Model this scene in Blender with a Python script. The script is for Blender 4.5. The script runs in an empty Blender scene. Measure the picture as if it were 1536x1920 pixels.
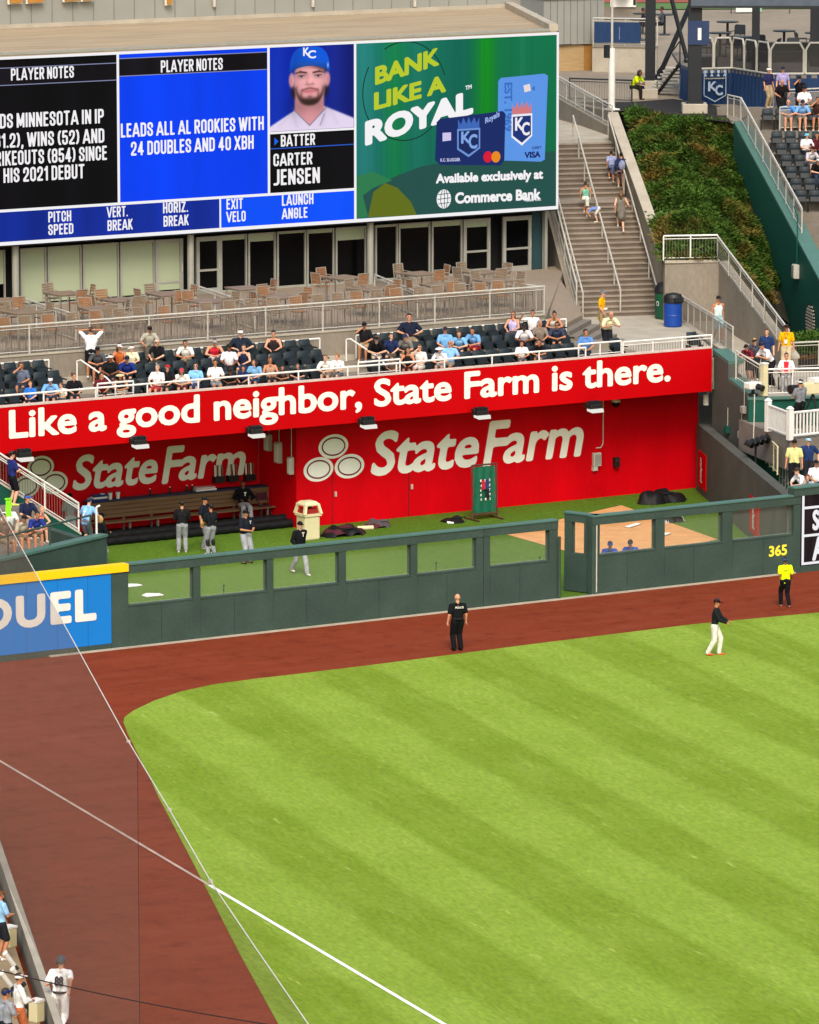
import bpy, bmesh, math, random
import numpy as np
from math import sin, cos, tan, atan, atan2, radians, pi, sqrt, hypot
from mathutils import Vector, Matrix
R = random.Random(7)
SC = bpy.context.scene
COL = SC.collection

# ------------------------------------------------------------------ camera, sky, sun
# world frame: X runs along the bullpen fence, Y away from the field, Z up, origin on the fence line
FOC, CX, CY, CAMH = 10000.0, 768.0, 960.0, 30.5          # focal length and centre in pixels of a 1536 x 1920 frame
TH, PHI = atan(1604 / FOC), atan(.632)
_ct, _st, _cp, _sp = cos(TH), sin(TH), cos(PHI), sin(PHI)
def _rc(u, v):
    x = (u - CX) / FOC; y = (CY - v) / FOC
    return x, _ct + y * _st, -_st + y * _ct
def _ts(x, y): return x * _cp + y * _sp, -x * _sp + y * _cp
_d = _rc(905, 1140); _t = CAMH / -_d[2]; _o = _ts(_d[0] * _t, _d[1] * _t)
CAM = (-_o[0], -_o[1], CAMH)
cd = bpy.data.cameras.new('camera'); cam = bpy.data.objects.new('camera', cd); COL.objects.link(cam)
cam.location = CAM; cam.rotation_euler = (pi / 2 - TH, 0, -PHI)
cd.sensor_fit = 'VERTICAL'; cd.sensor_height = 36; cd.lens = 36 * FOC / 1920
cd.clip_start = 1; cd.clip_end = 3000
SC.camera = cam
W = bpy.data.worlds.new('World'); SC.world = W; W.use_nodes = True
wn = W.node_tree.nodes; sky = wn.new('ShaderNodeTexSky'); sky.sky_type = 'NISHITA'; sky.sun_disc = False
SUN_EL, SUN_AZ = radians(46), radians(-150)               # azimuth of the sun, measured from +Y towards +X
sky.sun_elevation = SUN_EL; sky.sun_rotation = SUN_AZ; sky.air_density = 1.6; sky.dust_density = 4; sky.ozone_density = 1
W.node_tree.links.new(sky.outputs[0], wn['Background'].inputs[0]); wn['Background'].inputs[1].default_value = .15
sl = bpy.data.lights.new('sun', 'SUN'); sun = bpy.data.objects.new('sun', sl); COL.objects.link(sun)
sl.energy = 1.5; sl.angle = radians(22); sl.color = (1, .95, .88)
sv = Vector((cos(SUN_EL) * sin(SUN_AZ), cos(SUN_EL) * cos(SUN_AZ), sin(SUN_EL)))
sun.rotation_euler = sv.to_track_quat('Z', 'Y').to_euler()
SC.view_settings.view_transform = 'Standard'; SC.view_settings.look = 'None'
SC.view_settings.exposure = .55; SC.view_settings.gamma = 1
SC.render.engine = 'CYCLES'
SC.cycles.max_bounces = 6; SC.cycles.transparent_max_bounces = 12
SC.cycles.use_denoising = True

# ------------------------------------------------------------------ measuring: pixel of the frame -> point on a real plane
def ray(u, v):
    d = _rc(u, v); s = _ts(d[0], d[1]); return s[0], s[1], d[2]
def gz(u, v, z=0.):
    d = ray(u, v); t = (z - CAMH) / d[2]; return Vector((CAM[0] + d[0] * t, CAM[1] + d[1] * t, z))
def gy(u, v, Y):
    d = ray(u, v); t = (Y - CAM[1]) / d[1]; return Vector((CAM[0] + d[0] * t, Y, CAMH + d[2] * t))
def gl(u, v, a, b):                                       # vertical plane through a and b
    n = Vector((-(b[1] - a[1]), b[0] - a[0])); d = ray(u, v)
    t = (n.x * (a[0] - CAM[0]) + n.y * (a[1] - CAM[1])) / (n.x * d[0] + n.y * d[1])
    return Vector((CAM[0] + d[0] * t, CAM[1] + d[1] * t, CAMH + d[2] * t))
CAMX = Vector((_cp, -_sp, 0)); CAMF = Vector((_sp, _cp, 0))
def face(deg):                                            # yaw of a figure: 0 looks to the camera, 90 to the picture's right
    d = CAMX * sin(radians(deg)) - CAMF * cos(radians(deg)); return atan2(d.x, -d.y)

# ------------------------------------------------------------------ materials
def lin(c):
    if isinstance(c, str):
        c = [int(c[i:i + 2], 16) / 255 for i in (0, 2, 4)]
    return tuple(x / 12.92 if x <= .04045 else ((x + .055) / 1.055) ** 2.4 for x in c)
MATS = {}
def mat(name, col, rough=.7, var=.12, scale=3., metal=0., bump=0., spec=.4, stretch=(1, 1, 1), fine=0.):
    """procedural surface: base colour varied by noise of a given size, fine speckle and bump"""
    if name in MATS: return MATS[name]
    m = bpy.data.materials.new(name); m.use_nodes = True; nt = m.node_tree; b = nt.nodes['Principled BSDF']
    c = lin(col)
    b.inputs['Roughness'].default_value = rough; b.inputs['Metallic'].default_value = metal
    b.inputs['Specular IOR Level'].default_value = spec
    tc = nt.nodes.new('ShaderNodeTexCoord'); mp = nt.nodes.new('ShaderNodeMapping'); mp.inputs['Scale'].default_value = stretch
    nt.links.new(tc.outputs['Object'], mp.inputs[0])
    nz = nt.nodes.new('ShaderNodeTexNoise'); nz.inputs['Scale'].default_value = scale; nz.inputs['Detail'].default_value = 6
    nt.links.new(mp.outputs[0], nz.inputs['Vector'])
    rp = nt.nodes.new('ShaderNodeValToRGB')
    rp.color_ramp.elements[0].position = .3; rp.color_ramp.elements[1].position = .7
    rp.color_ramp.elements[0].color = (*[x * (1 - var) for x in c], 1); rp.color_ramp.elements[1].color = (*[min(1, x * (1 + var)) for x in c], 1)
    nt.links.new(nz.outputs[0], rp.inputs[0]); out = rp.outputs[0]
    if fine:
        n2 = nt.nodes.new('ShaderNodeTexNoise'); n2.inputs['Scale'].default_value = scale * 14; n2.inputs['Detail'].default_value = 4
        nt.links.new(mp.outputs[0], n2.inputs['Vector'])
        mx = nt.nodes.new('ShaderNodeMix'); mx.data_type = 'RGBA'; mx.blend_type = 'OVERLAY'; mx.inputs[0].default_value = fine
        nt.links.new(out, mx.inputs[6]); nt.links.new(n2.outputs[0], mx.inputs[7]); out = mx.outputs[2]
    nt.links.new(out, b.inputs['Base Color'])
    if bump:
        bp = nt.nodes.new('ShaderNodeBump'); bp.inputs['Strength'].default_value = bump; bp.inputs['Distance'].default_value = .02
        nt.links.new(nz.outputs[0], bp.inputs['Height']); nt.links.new(bp.outputs[0], b.inputs['Normal'])
    MATS[name] = m; return m
def glow(name, col, strength=1., var=.0, scale=1.):
    """a lit display surface: emission with faint uneven module brightness"""
    if name in MATS: return MATS[name]
    m = bpy.data.materials.new(name); m.use_nodes = True; nt = m.node_tree; b = nt.nodes['Principled BSDF']
    c = lin(col); b.inputs['Base Color'].default_value = (.004, .004, .004, 1); b.inputs['Roughness'].default_value = .8
    b.inputs['Specular IOR Level'].default_value = .0
    b.inputs['Emission Strength'].default_value = strength * EMI
    if var:
        tc = nt.nodes.new('ShaderNodeTexCoord'); nz = nt.nodes.new('ShaderNodeTexNoise'); mp = nt.nodes.new('ShaderNodeMapping')
        mp.inputs['Scale'].default_value = (1.1, 1, .12); nz.inputs['Scale'].default_value = scale
        nt.links.new(tc.outputs['Object'], mp.inputs[0]); nt.links.new(mp.outputs[0], nz.inputs[0])
        rp = nt.nodes.new('ShaderNodeValToRGB'); rp.color_ramp.elements[0].position = .35; rp.color_ramp.elements[1].position = .65
        rp.color_ramp.elements[0].color = (*[x * (1 - var) for x in c], 1); rp.color_ramp.elements[1].color = (*[x * (1 + var) for x in c], 1)
        nt.links.new(nz.outputs[0], rp.inputs[0]); nt.links.new(rp.outputs[0], b.inputs['Emission Color'])
    else: b.inputs['Emission Color'].default_value = (*c, 1)
    MATS[name] = m; return m
EMI = 2 ** -.55                                                  # display luminance that shows its own colour at this exposure
def veil(name, col, alpha):
    """thin woven netting or wire mesh: strands too fine to see singly, so a share of the surface is open"""
    if name in MATS: return MATS[name]
    m = bpy.data.materials.new(name); m.use_nodes = True; nt = m.node_tree; b = nt.nodes['Principled BSDF']
    b.inputs['Base Color'].default_value = (*lin(col), 1); b.inputs['Roughness'].default_value = .8
    tc = nt.nodes.new('ShaderNodeTexCoord'); nz = nt.nodes.new('ShaderNodeTexNoise'); nz.inputs['Scale'].default_value = .6
    mr = nt.nodes.new('ShaderNodeMapRange'); mr.inputs['To Min'].default_value = alpha * .85; mr.inputs['To Max'].default_value = alpha * 1.15
    nt.links.new(tc.outputs['Object'], nz.inputs[0]); nt.links.new(nz.outputs[0], mr.inputs[0]); nt.links.new(mr.outputs[0], b.inputs['Alpha'])
    MATS[name] = m; return m

# ------------------------------------------------------------------ objects
def tag(o, label=None, cat=None, group=None, kind=None):
    if label: o['label'] = label
    if cat: o['category'] = cat
    if group: o['group'] = group
    if kind: o['kind'] = kind
    return o
def thing(name, label, cat, loc=(0, 0, 0), rz=0., group=None):
    o = bpy.data.objects.new(name, None); COL.objects.link(o); o.location = loc; o.rotation_euler = (0, 0, rz)
    o.empty_display_size = .2
    return tag(o, label, cat, group)
def copy_tree(o, loc=None, rz=None, parent=None, label=None, group=None):
    c = o.copy(); COL.objects.link(c)
    if parent: c.parent = parent
    if loc is not None: c.location = loc
    if rz is not None: c.rotation_euler = (0, 0, rz)
    if label: c['label'] = label
    if group: c['group'] = group
    for ch in list(o.children): copy_tree(ch, parent=c)
    return c
class MB:
    """collects shapes and links them as ONE mesh object"""
    def __init__(s): s.v = []; s.f = []; s.m = []; s.mi = 0
    def add(s, vs, fs):
        n = len(s.v); s.v += [tuple(p) for p in vs]; s.f += [tuple(n + i for i in f) for f in fs]; s.m += [s.mi] * len(fs); return s
    def hexa(s, p):                                        # bottom 4 (counter-clockwise from above), top 4
        return s.add(p, [(3, 2, 1, 0), (4, 5, 6, 7), (0, 1, 5, 4), (1, 2, 6, 5), (2, 3, 7, 6), (3, 0, 4, 7)])
    def box(s, x0, y0, z0, x1, y1, z1):
        return s.hexa([(x0, y0, z0), (x1, y0, z0), (x1, y1, z0), (x0, y1, z0), (x0, y0, z1), (x1, y0, z1), (x1, y1, z1), (x0, y1, z1)])
    def prism(s, poly, z0, z1):
        n = len(poly); z0 = z0 if hasattr(z0, '__len__') else [z0] * n; z1 = z1 if hasattr(z1, '__len__') else [z1] * n
        return s.add([(p[0], p[1], z0[i]) for i, p in enumerate(poly)] + [(p[0], p[1], z1[i]) for i, p in enumerate(poly)],
            [tuple(range(n))[::-1], tuple(range(n, 2 * n))] + [(i, (i + 1) % n, n + (i + 1) % n, n + i) for i in range(n)])
    def slab(s, a, b, t, za0, za1, zb0=None, zb1=None, side=0):   # wall from a to b in plan, thickness t
        zb0 = za0 if zb0 is None else zb0; zb1 = za1 if zb1 is None else zb1
        d = Vector((b[0] - a[0], b[1] - a[1])).normalized(); n = Vector((-d.y, d.x))
        o0 = n * (t * (side - .5)); o1 = n * (t * (side + .5)) if side else n * (t * .5)
        if side == 1: o0, o1 = n * 0, n * t
        if side == -1: o0, o1 = n * -t, n * 0
        A0 = (a[0] + o0.x, a[1] + o0.y); A1 = (a[0] + o1.x, a[1] + o1.y); B0 = (b[0] + o0.x, b[1] + o0.y); B1 = (b[0] + o1.x, b[1] + o1.y)
        return s.hexa([(*A0, za0), (*B0, zb0), (*B1, zb0), (*A1, za0), (*A0, za1), (*B0, zb1), (*B1, zb1), (*A1, za1)])
    def tube(s, a, b, r, n=6, r2=None, caps=True):
        a = Vector(a); b = Vector(b); d = (b - a).normalized(); r2 = r if r2 is None else r2
        x = d.orthogonal().normalized(); y = d.cross(x)
        vs = [a + (x * cos(2 * pi * i / n) + y * sin(2 * pi * i / n)) * r for i in range(n)] + [b + (x * cos(2 * pi * i / n) + y * sin(2 * pi * i / n)) * r2 for i in range(n)]
        fs = [(i, (i + 1) % n, n + (i + 1) % n, n + i) for i in range(n)]
        if caps: fs += [tuple(range(n))[::-1], tuple(range(n, 2 * n))]
        return s.add(vs, fs)
    def pipe(s, pts, r, n=6):
        for a, b in zip(pts, pts[1:]): s.tube(a, b, r, n)
        return s
    def ball(s, c, r, nu=10, nv=7, M=None):
        r = r if hasattr(r, '__len__') else (r, r, r); vs = []; fs = []
        for j in range(1, nv):
            t = pi * j / nv
            for i in range(nu):
                p = Vector((r[0] * sin(t) * cos(2 * pi * i / nu), r[1] * sin(t) * sin(2 * pi * i / nu), r[2] * cos(t)))
                vs.append((M @ p if M else p) + Vector(c))
        for j in range(nv - 2):
            for i in range(nu):
                a = j * nu + i; b = j * nu + (i + 1) % nu; fs.append((a, a + nu, b + nu, b))
        tp = len(vs); q = Vector((0, 0, r[2])); vs += [(M @ q if M else q) + Vector(c), (M @ -q if M else -q) + Vector(c)]
        fs += [(tp, i, (i + 1) % nu) for i in range(nu)] + [(tp + 1, (nv - 2) * nu + (i + 1) % nu, (nv - 2) * nu + i) for i in range(nu)]
        return s.add(vs, fs)
    def cone(s, a, ra, b, rb, n=10):                       # rounded limb segment
        s.tube(a, b, ra, n, rb); s.ball(a, ra, n, 6); return s.ball(b, rb, n, 6)
    def lathe(s, prof, c=(0, 0, 0), n=16):
        vs = [(c[0] + r * cos(2 * pi * i / n), c[1] + r * sin(2 * pi * i / n), c[2] + z) for r, z in prof for i in range(n)]
        fs = [(j * n + i, j * n + (i + 1) % n, (j + 1) * n + (i + 1) % n, (j + 1) * n + i) for j in range(len(prof) - 1) for i in range(n)]
        fs += [tuple(range(n))[::-1], tuple(range((len(prof) - 1) * n, len(prof) * n))]
        return s.add(vs, fs)
    def mesh(s, name):
        me = bpy.data.meshes.new(name); me.from_pydata(s.v, [], s.f); me.update()
        if any(s.m): me.polygons.foreach_set('material_index', s.m)
        return me
    def build(s, name, m=None, parent=None, smooth=False, bevel=0., **kw):
        me = s.mesh(name); o = bpy.data.objects.new(name, me); COL.objects.link(o)
        for q in (m if isinstance(m, (list, tuple)) else [m]): me.materials.append(q)
        if parent: o.parent = parent
        if smooth: me.polygons.foreach_set('use_smooth', [True] * len(me.polygons))
        if bevel:
            md = o.modifiers.new('bevel', 'BEVEL'); md.width = bevel; md.segments = 2; md.limit_method = 'ANGLE'
        return tag(o, **kw)

# ------------------------------------------------------------------ lettering: glyph outlines thickened through a distance field
_TXT = {}
def text_mesh(body, weight=.03, sx=1., shear=0., space=1., res=34):
    key = (body, weight, sx, shear, space, res)
    if key in _TXT: return _TXT[key]
    c = bpy.data.curves.new('t', 'FONT'); c.body = body; c.fill_mode = 'NONE'; c.space_character = space; c.resolution_u = 4
    o = bpy.data.objects.new('t', c); COL.objects.link(o)
    dg = bpy.context.evaluated_depsgraph_get(); me = bpy.data.meshes.new_from_object(o.evaluated_get(dg))
    co = np.zeros(len(me.vertices) * 3); me.vertices.foreach_get('co', co); co = co.reshape(-1, 3)[:, :2].copy()
    ed = np.zeros(len(me.edges) * 2, int); me.edges.foreach_get('vertices', ed); ed = ed.reshape(-1, 2)
    bpy.data.objects.remove(o); bpy.data.meshes.remove(me)
    co[:, 0] *= sx; A = co[ed[:, 0]]; B = co[ed[:, 1]]
    h = 1. / res; x0, y0 = co.min(0) - weight - 2 * h; x1, y1 = co.max(0) + weight + 2 * h
    nx, ny = int((x1 - x0) / h) + 1, int((y1 - y0) / h) + 1
    xs = x0 + h * np.arange(nx); ys = y0 + h * np.arange(ny); F = np.zeros((nx, ny))
    for i0 in range(0, nx, 24):
        xx = xs[i0:i0 + 24]; k = (np.maximum(A[:, 0], B[:, 0]) > xx[0] - .2) & (np.minimum(A[:, 0], B[:, 0]) < xx[-1] + .2)
        if not k.any(): F[i0:i0 + 24] = -.2; continue
        a, b = A[k], B[k]; P = np.stack(np.meshgrid(xx, ys, indexing='ij'), -1)[:, :, None, :]
        ab = b - a; t = np.clip(((P - a) * ab).sum(-1) / np.maximum((ab ** 2).sum(-1), 1e-12), 0, 1)
        dist = np.sqrt((((a + t[..., None] * ab) - P) ** 2).sum(-1)).min(-1)
        cnt = np.zeros(P.shape[:2], int)
        for a, b in zip(A[right := np.maximum(A[:, 0], B[:, 0]) > xx[0]], B[right]):
            if a[1] == b[1]: continue
            j0, j1 = np.searchsorted(ys, min(a[1], b[1])), np.searchsorted(ys, max(a[1], b[1]))
            if j1 > j0: cnt[:, j0:j1] += xx[:, None] < a[0] + (b[0] - a[0]) * (ys[j0:j1][None] - a[1]) / (b[1] - a[1])
        F[i0:i0 + 24] = weight + np.where(cnt % 2 == 1, dist, -dist)
    V = []; FC = []; idx = {}
    def vert(kx, x, y):
        if kx not in idx: idx[kx] = len(V); V.append((x + shear * y, y))
        return idx[kx]
    ins = F > 0; any4 = ins[:-1, :-1] | ins[1:, :-1] | ins[1:, 1:] | ins[:-1, 1:]
    for i, j in np.argwhere(any4):
        cs = [(i, j), (i + 1, j), (i + 1, j + 1), (i, j + 1)]; pl = []
        for q in range(4):
            p, n = cs[q], cs[(q + 1) % 4]; fp, fn = F[p], F[n]
            if fp > 0: pl.append(vert((p, p), xs[p[0]], ys[p[1]]))
            if (fp > 0) != (fn > 0):
                t = fp / (fp - fn); kk = (p, n) if p < n else (n, p)
                pl.append(vert(kk, xs[p[0]] + t * (xs[n[0]] - xs[p[0]]), ys[p[1]] + t * (ys[n[1]] - ys[p[1]])))
        if len(pl) > 2: FC.append(tuple(pl))
    vv = np.array(V); lo = vv.min(0); hi = vv.max(0)
    _TXT[key] = (V, FC, lo, hi); return _TXT[key]
def place_text(mb, body, f, x0, x1, y0, y1, weight=.03, sx=1., shear=0., space=1., res=34):
    """fit the lettering into x0..x1, y0..y1 of a surface; f maps (x, y) of the surface to a point"""
    V, FC, lo, hi = text_mesh(body, weight, sx, shear, space, res)
    if x1 is None: x1 = x0 + (hi[0] - lo[0]) * (y1 - y0) / (hi[1] - lo[1])
    mb.add([f(x0 + (p[0] - lo[0]) / (hi[0] - lo[0]) * (x1 - x0), y0 + (p[1] - lo[1]) / (hi[1] - lo[1]) * (y1 - y0)) for p in V], FC)
    return mb
def poly_face(mb, pts, f): return mb.add([f(*p) for p in pts], [tuple(range(len(pts)))])
def ellipse(cx, cy, rx, ry, n=28, rot=0.): return [(cx + rx * cos(2 * pi * i / n) * cos(rot) - ry * sin(2 * pi * i / n) * sin(rot), cy + rx * cos(2 * pi * i / n) * sin(rot) + ry * sin(2 * pi * i / n) * cos(rot)) for i in range(n)]
def ring(mb, cx, cy, rx, ry, w, f, n=32, a0=0., a1=2 * pi):
    vs = []; 
    for i in range(n + 1):
        a = a0 + (a1 - a0) * i / n; vs += [f(cx + rx * cos(a), cy + ry * sin(a)), f(cx + (rx - w) * cos(a), cy + (ry - w) * sin(a))]
    return mb.add(vs, [(2 * i, 2 * i + 2, 2 * i + 3, 2 * i + 1) for i in range(n)])
def stroke(mb, pts, w, f):
    """line of constant width through 2-D points, mitred so that no faces overlap"""
    P = [Vector(p) for p in pts]; L = []
    for i, p in enumerate(P):
        d0 = (P[i] - P[i - 1]).normalized() if i else (P[1] - P[0]).normalized(); d1 = (P[i + 1] - P[i]).normalized() if i < len(P) - 1 else d0
        t = (d0 + d1).normalized(); n = Vector((-t.y, t.x)); k = 1 / max(.4, n.dot(Vector((-d0.y, d0.x)))); L.append((p + n * w / 2 * k, p - n * w / 2 * k))
    vs = [f(*q) for a in L for q in a]
    return mb.add(vs, [(2 * i, 2 * i + 2, 2 * i + 3, 2 * i + 1) for i in range(len(P) - 1)])
# ------------------------------------------------------------------ narrow block capitals of the display: strokes on a unit cap height
def _arc(cx, cy, rx, ry, a0, a1, n=7): return [(cx + rx * cos(radians(a0 + (a1 - a0) * i / n)), cy + ry * sin(radians(a0 + (a1 - a0) * i / n))) for i in range(n + 1)]
_HS = .076
def _glyphs():
    G = {}; w = .30; r = .15; R_ = .17; E = .3
    loop = _arc(w - r, 1 - R_, r, R_, 0, 90) + _arc(r, 1 - R_, r, R_, 90, 180) + _arc(r, R_, r, R_, 180, 270) + _arc(w - r, R_, r, R_, 270, 360)
    st = lambda x: [(x, -E), (x, 1 + E)]
    bowl = lambda y0, y1, x=w: [(0, y1)] + _arc(x - .13, y1 - .13, .13, .13, 90, 0) + _arc(x - .13, y0 + .13, .13, .13, 0, -90) + [(0, y0)]
    G['A'] = (.40, [[(-.08, -E), (.20, 1.12)], [(.48, -E), (.20, 1.12)], [(.09, .24), (.31, .24)]]); G['B'] = (w, [st(0), bowl(.53, 1), bowl(0, .53)])
    G['C'] = (w, [[(w, .66)] + _arc(w - r, 1 - R_, r, R_, 0, 90) + _arc(r, 1 - R_, r, R_, 90, 180) + _arc(r, R_, r, R_, 180, 270) + _arc(w - r, R_, r, R_, 270, 360) + [(w, .34)]])
    G['D'] = (w, [st(0), [(0, 1)] + _arc(w - r, 1 - R_, r, R_, 90, 0) + _arc(w - r, R_, r, R_, 0, -90) + [(0, 0)]])
    G['E'] = (.24, [st(0), [(0, 1), (.24, 1)], [(0, .53), (.21, .53)], [(0, 0), (.24, 0)]]); G['F'] = (.24, [st(0), [(0, 1), (.24, 1)], [(0, .5), (.21, .5)]])
    G['G'] = (w, [G['C'][1][0][:-1] + [(w, .34), (w, .46), (.17, .46)]]); G['H'] = (w, [st(0), st(w), [(0, .51), (w, .51)]]); G['I'] = (.0, [st(0)])
    G['J'] = (.24, [[(.24, 1 + E)] + [(.24, .3)] + _arc(.10, R_, .14, R_, 0, -90) + [(0, 0)]]); G['K'] = (w, [st(0), [(.0, .38), (.40, 1.28)], [(.10, .56), (.38, -.24)]]); G['L'] = (.22, [st(0), [(0, 0), (.22, 0)]])
    G['M'] = (.44, [st(0), st(.44), [(0, 1.12), (.22, .12)], [(.44, 1.12), (.22, .12)]]); G['N'] = (w + .02, [st(0), st(w + .02), [(-.02, 1.16), (w + .04, -.16)]]); G['O'] = (w, [loop + loop[:1]]); G['0'] = G['O']; G['Q'] = (w, [loop + loop[:1], [(.2, .18), (.34, -.06)]])
    G['P'] = (w, [st(0), bowl(.46, 1)]); G['R'] = (w, [st(0), bowl(.48, 1), [(.15, .48), (.36, -.26)]]); 
    S = [(w, .70)] + _arc(w - r, 1 - R_, r, R_, 0, 90) + _arc(r, 1 - R_, r, R_, 90, 180) + [(0, .70)] + [(.05, .60), (.25, .42), (w, .30)] + _arc(w - r, R_, r, R_, 0, -90) + _arc(r, R_, r, R_, 270, 180) + [(0, .30)]
    G['S'] = (w, [S]); G['T'] = (.32, [[(0, 1), (.32, 1)], [(.16, -E), (.16, 1)]]); G['U'] = (w, [[(0, 1 + E)] + _arc(r, R_, r, R_, 180, 270) + _arc(w - r, R_, r, R_, 270, 360) + [(w, 1 + E)]])
    G['V'] = (.40, [[(-.09, 1.3), (.20, -.1)], [(.49, 1.3), (.20, -.1)]]); G['W'] = (.56, [[(-.05, 1.3), (.14, -.1)], [(.14, -.1), (.28, .98)], [(.28, .98), (.42, -.1)], [(.61, 1.3), (.42, -.1)]]); G['X'] = (.36, [[(-.07, -.25), (.43, 1.25)], [(-.07, 1.25), (.43, -.25)]])
    G['Y'] = (.38, [[(-.10, 1.3), (.19, .45)], [(.48, 1.3), (.19, .45)], [(.19, .5), (.19, -E)]]); G['Z'] = (w, [[(0, 1), (w, 1), (0, 0), (w, 0)]])
    G['1'] = (.14, [st(.14), [(0, .80), (.14, .96)]]); G['2'] = (w, [[(0, .68)] + _arc(r, 1 - R_, r, R_, 180, 90) + _arc(w - r, 1 - R_, r, R_, 90, 0) + [(w, .66), (.24, .46), (0, .10), (0, 0), (w, 0)]])
    G['3'] = (w, [[(0, .72)] + _arc(r, 1 - R_, r, R_, 180, 90) + _arc(w - r, 1 - R_, r, R_, 90, 0) + _arc(w - .13, .68, .13, .15, 0, -90) + [(.10, .53)], [(.1, .53)] + _arc(w - .13, .38, .13, .15, 90, 0) + _arc(w - r, R_, r, R_, 0, -90) + _arc(r, R_, r, R_, 270, 180) + [(0, .28)]])
    G['4'] = (.34, [[(.24, -E), (.24, 1 + E)], [(.24, 1.02), (.0, .25), (.34, .25)]]); G['5'] = (w, [[(.28, 1), (.02, 1), (.01, .55), (.06, .58)] + _arc(w - r, .60 - R_ + .02, r, R_, 90, 0) + _arc(w - r, R_, r, R_, 0, -90) + _arc(r, R_, r, R_, 270, 180) + [(0, .26)]])
    G['6'] = (w, [[(w, .74)] + _arc(w - r, 1 - R_, r, R_, 0, 90) + _arc(r, 1 - R_, r, R_, 90, 180) + _arc(r, R_, r, R_, 180, 270) + _arc(w - r, R_, r, R_, 270, 360) + _arc(w - r, .58 - R_, r, R_, 0, 90) + [(r, .58), (0, .5)]])
    l2 = lambda y0, y1: [(r, y1)] + _arc(w - r, y1 - .14, r, .14, 90, 0) + _arc(w - r, y0 + .14, r, .14, 0, -90) + _arc(r, y0 + .14, r, .14, 270, 180) + _arc(r, y1 - .14, r, .14, 180, 90)
    G['8'] = (w, [l2(.53, 1), l2(0, .53)]); G['7'] = (w, [[(0, 1), (w, 1), (.08, -.3)]]); G['9'] = (w, [[(w - x, 1 - y) for x, y in p] for p in G['6'][1]])
    G['('] = (.10, [[(.12, 1.05), (.03, .85), (0, .5), (.03, .15), (.12, -.05)]]); G[')'] = (.10, [[(-.02, 1.05), (.07, .85), (.10, .5), (.07, .15), (-.02, -.05)]]); G['.'] = (.0, [[(0, 0), (0, .01)]]); G[','] = (.02, [[(.02, .03), (-.01, -.16)]])
    return G
_GL = _glyphs(); _BLK = {}
def block_glyph(ch, res=30):
    if ch in _BLK: return _BLK[ch]
    w, pl = _GL[ch]; A = []; B = []
    for p in pl:
        q = [(x + _HS, _HS + y * (1 - 2 * _HS)) for x, y in p]; A += q[:-1]; B += q[1:]
    A, B = np.array(A), np.array(B); h = 1 / res; xs = np.arange(-.12, w + 2 * _HS + .12, h); ys = np.arange(-.24, 1.08, h)
    P = np.stack(np.meshgrid(xs, ys, indexing='ij'), -1)[:, :, None, :]; ab = B - A; t = np.clip(((P - A) * ab).sum(-1) / np.maximum((ab ** 2).sum(-1), 1e-12), 0, 1)
    F = _HS - np.sqrt(((A + t[..., None] * ab - P) ** 2).sum(-1)).min(-1)
    F = np.minimum(F, 1 - ys[None, :])
    if ch != ',': F = np.minimum(F, ys[None, :])
    V, FC = march(F, xs, ys); _BLK[ch] = (V, FC, w + 2 * _HS); return _BLK[ch]
def march(F, xs, ys):
    V = []; FC = []; idx = {}
    def vert(k, x, y):
        if k not in idx: idx[k] = len(V); V.append((x, y))
        return idx[k]
    ins = F > 0
    for i, j in np.argwhere(ins[:-1, :-1] | ins[1:, :-1] | ins[1:, 1:] | ins[:-1, 1:]):
        cs = [(i, j), (i + 1, j), (i + 1, j + 1), (i, j + 1)]; pl = []
        for q in range(4):
            p, n = cs[q], cs[(q + 1) % 4]; fp, fn = F[p], F[n]
            if fp > 0: pl.append(vert((p, p), xs[p[0]], ys[p[1]]))
            if (fp > 0) != (fn > 0): t = fp / (fp - fn); pl.append(vert((p, n) if p < n else (n, p), xs[p[0]] + t * (xs[n[0]] - xs[p[0]]), ys[p[1]] + t * (ys[n[1]] - ys[p[1]])))
        if len(pl) > 2: FC.append(tuple(pl))
    return V, FC
def block_line(mb, body, f, x0, x1, zb, zc):
    """block capitals from x0 to x1 standing on zb, tops at zc"""
    gap = .085; X = 0; items = []
    for ch in body:
        if ch == ' ': X += .20; continue
        V, FC, w = block_glyph(ch); items.append((X, V, FC)); X += w + gap
    X -= gap; k = (x1 - x0) / X; kz = zc - zb
    for ox, V, FC in items: mb.add([f(x0 + (ox + p[0]) * k, zb + p[1] * kz) for p in V], FC)
    return mb
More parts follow.
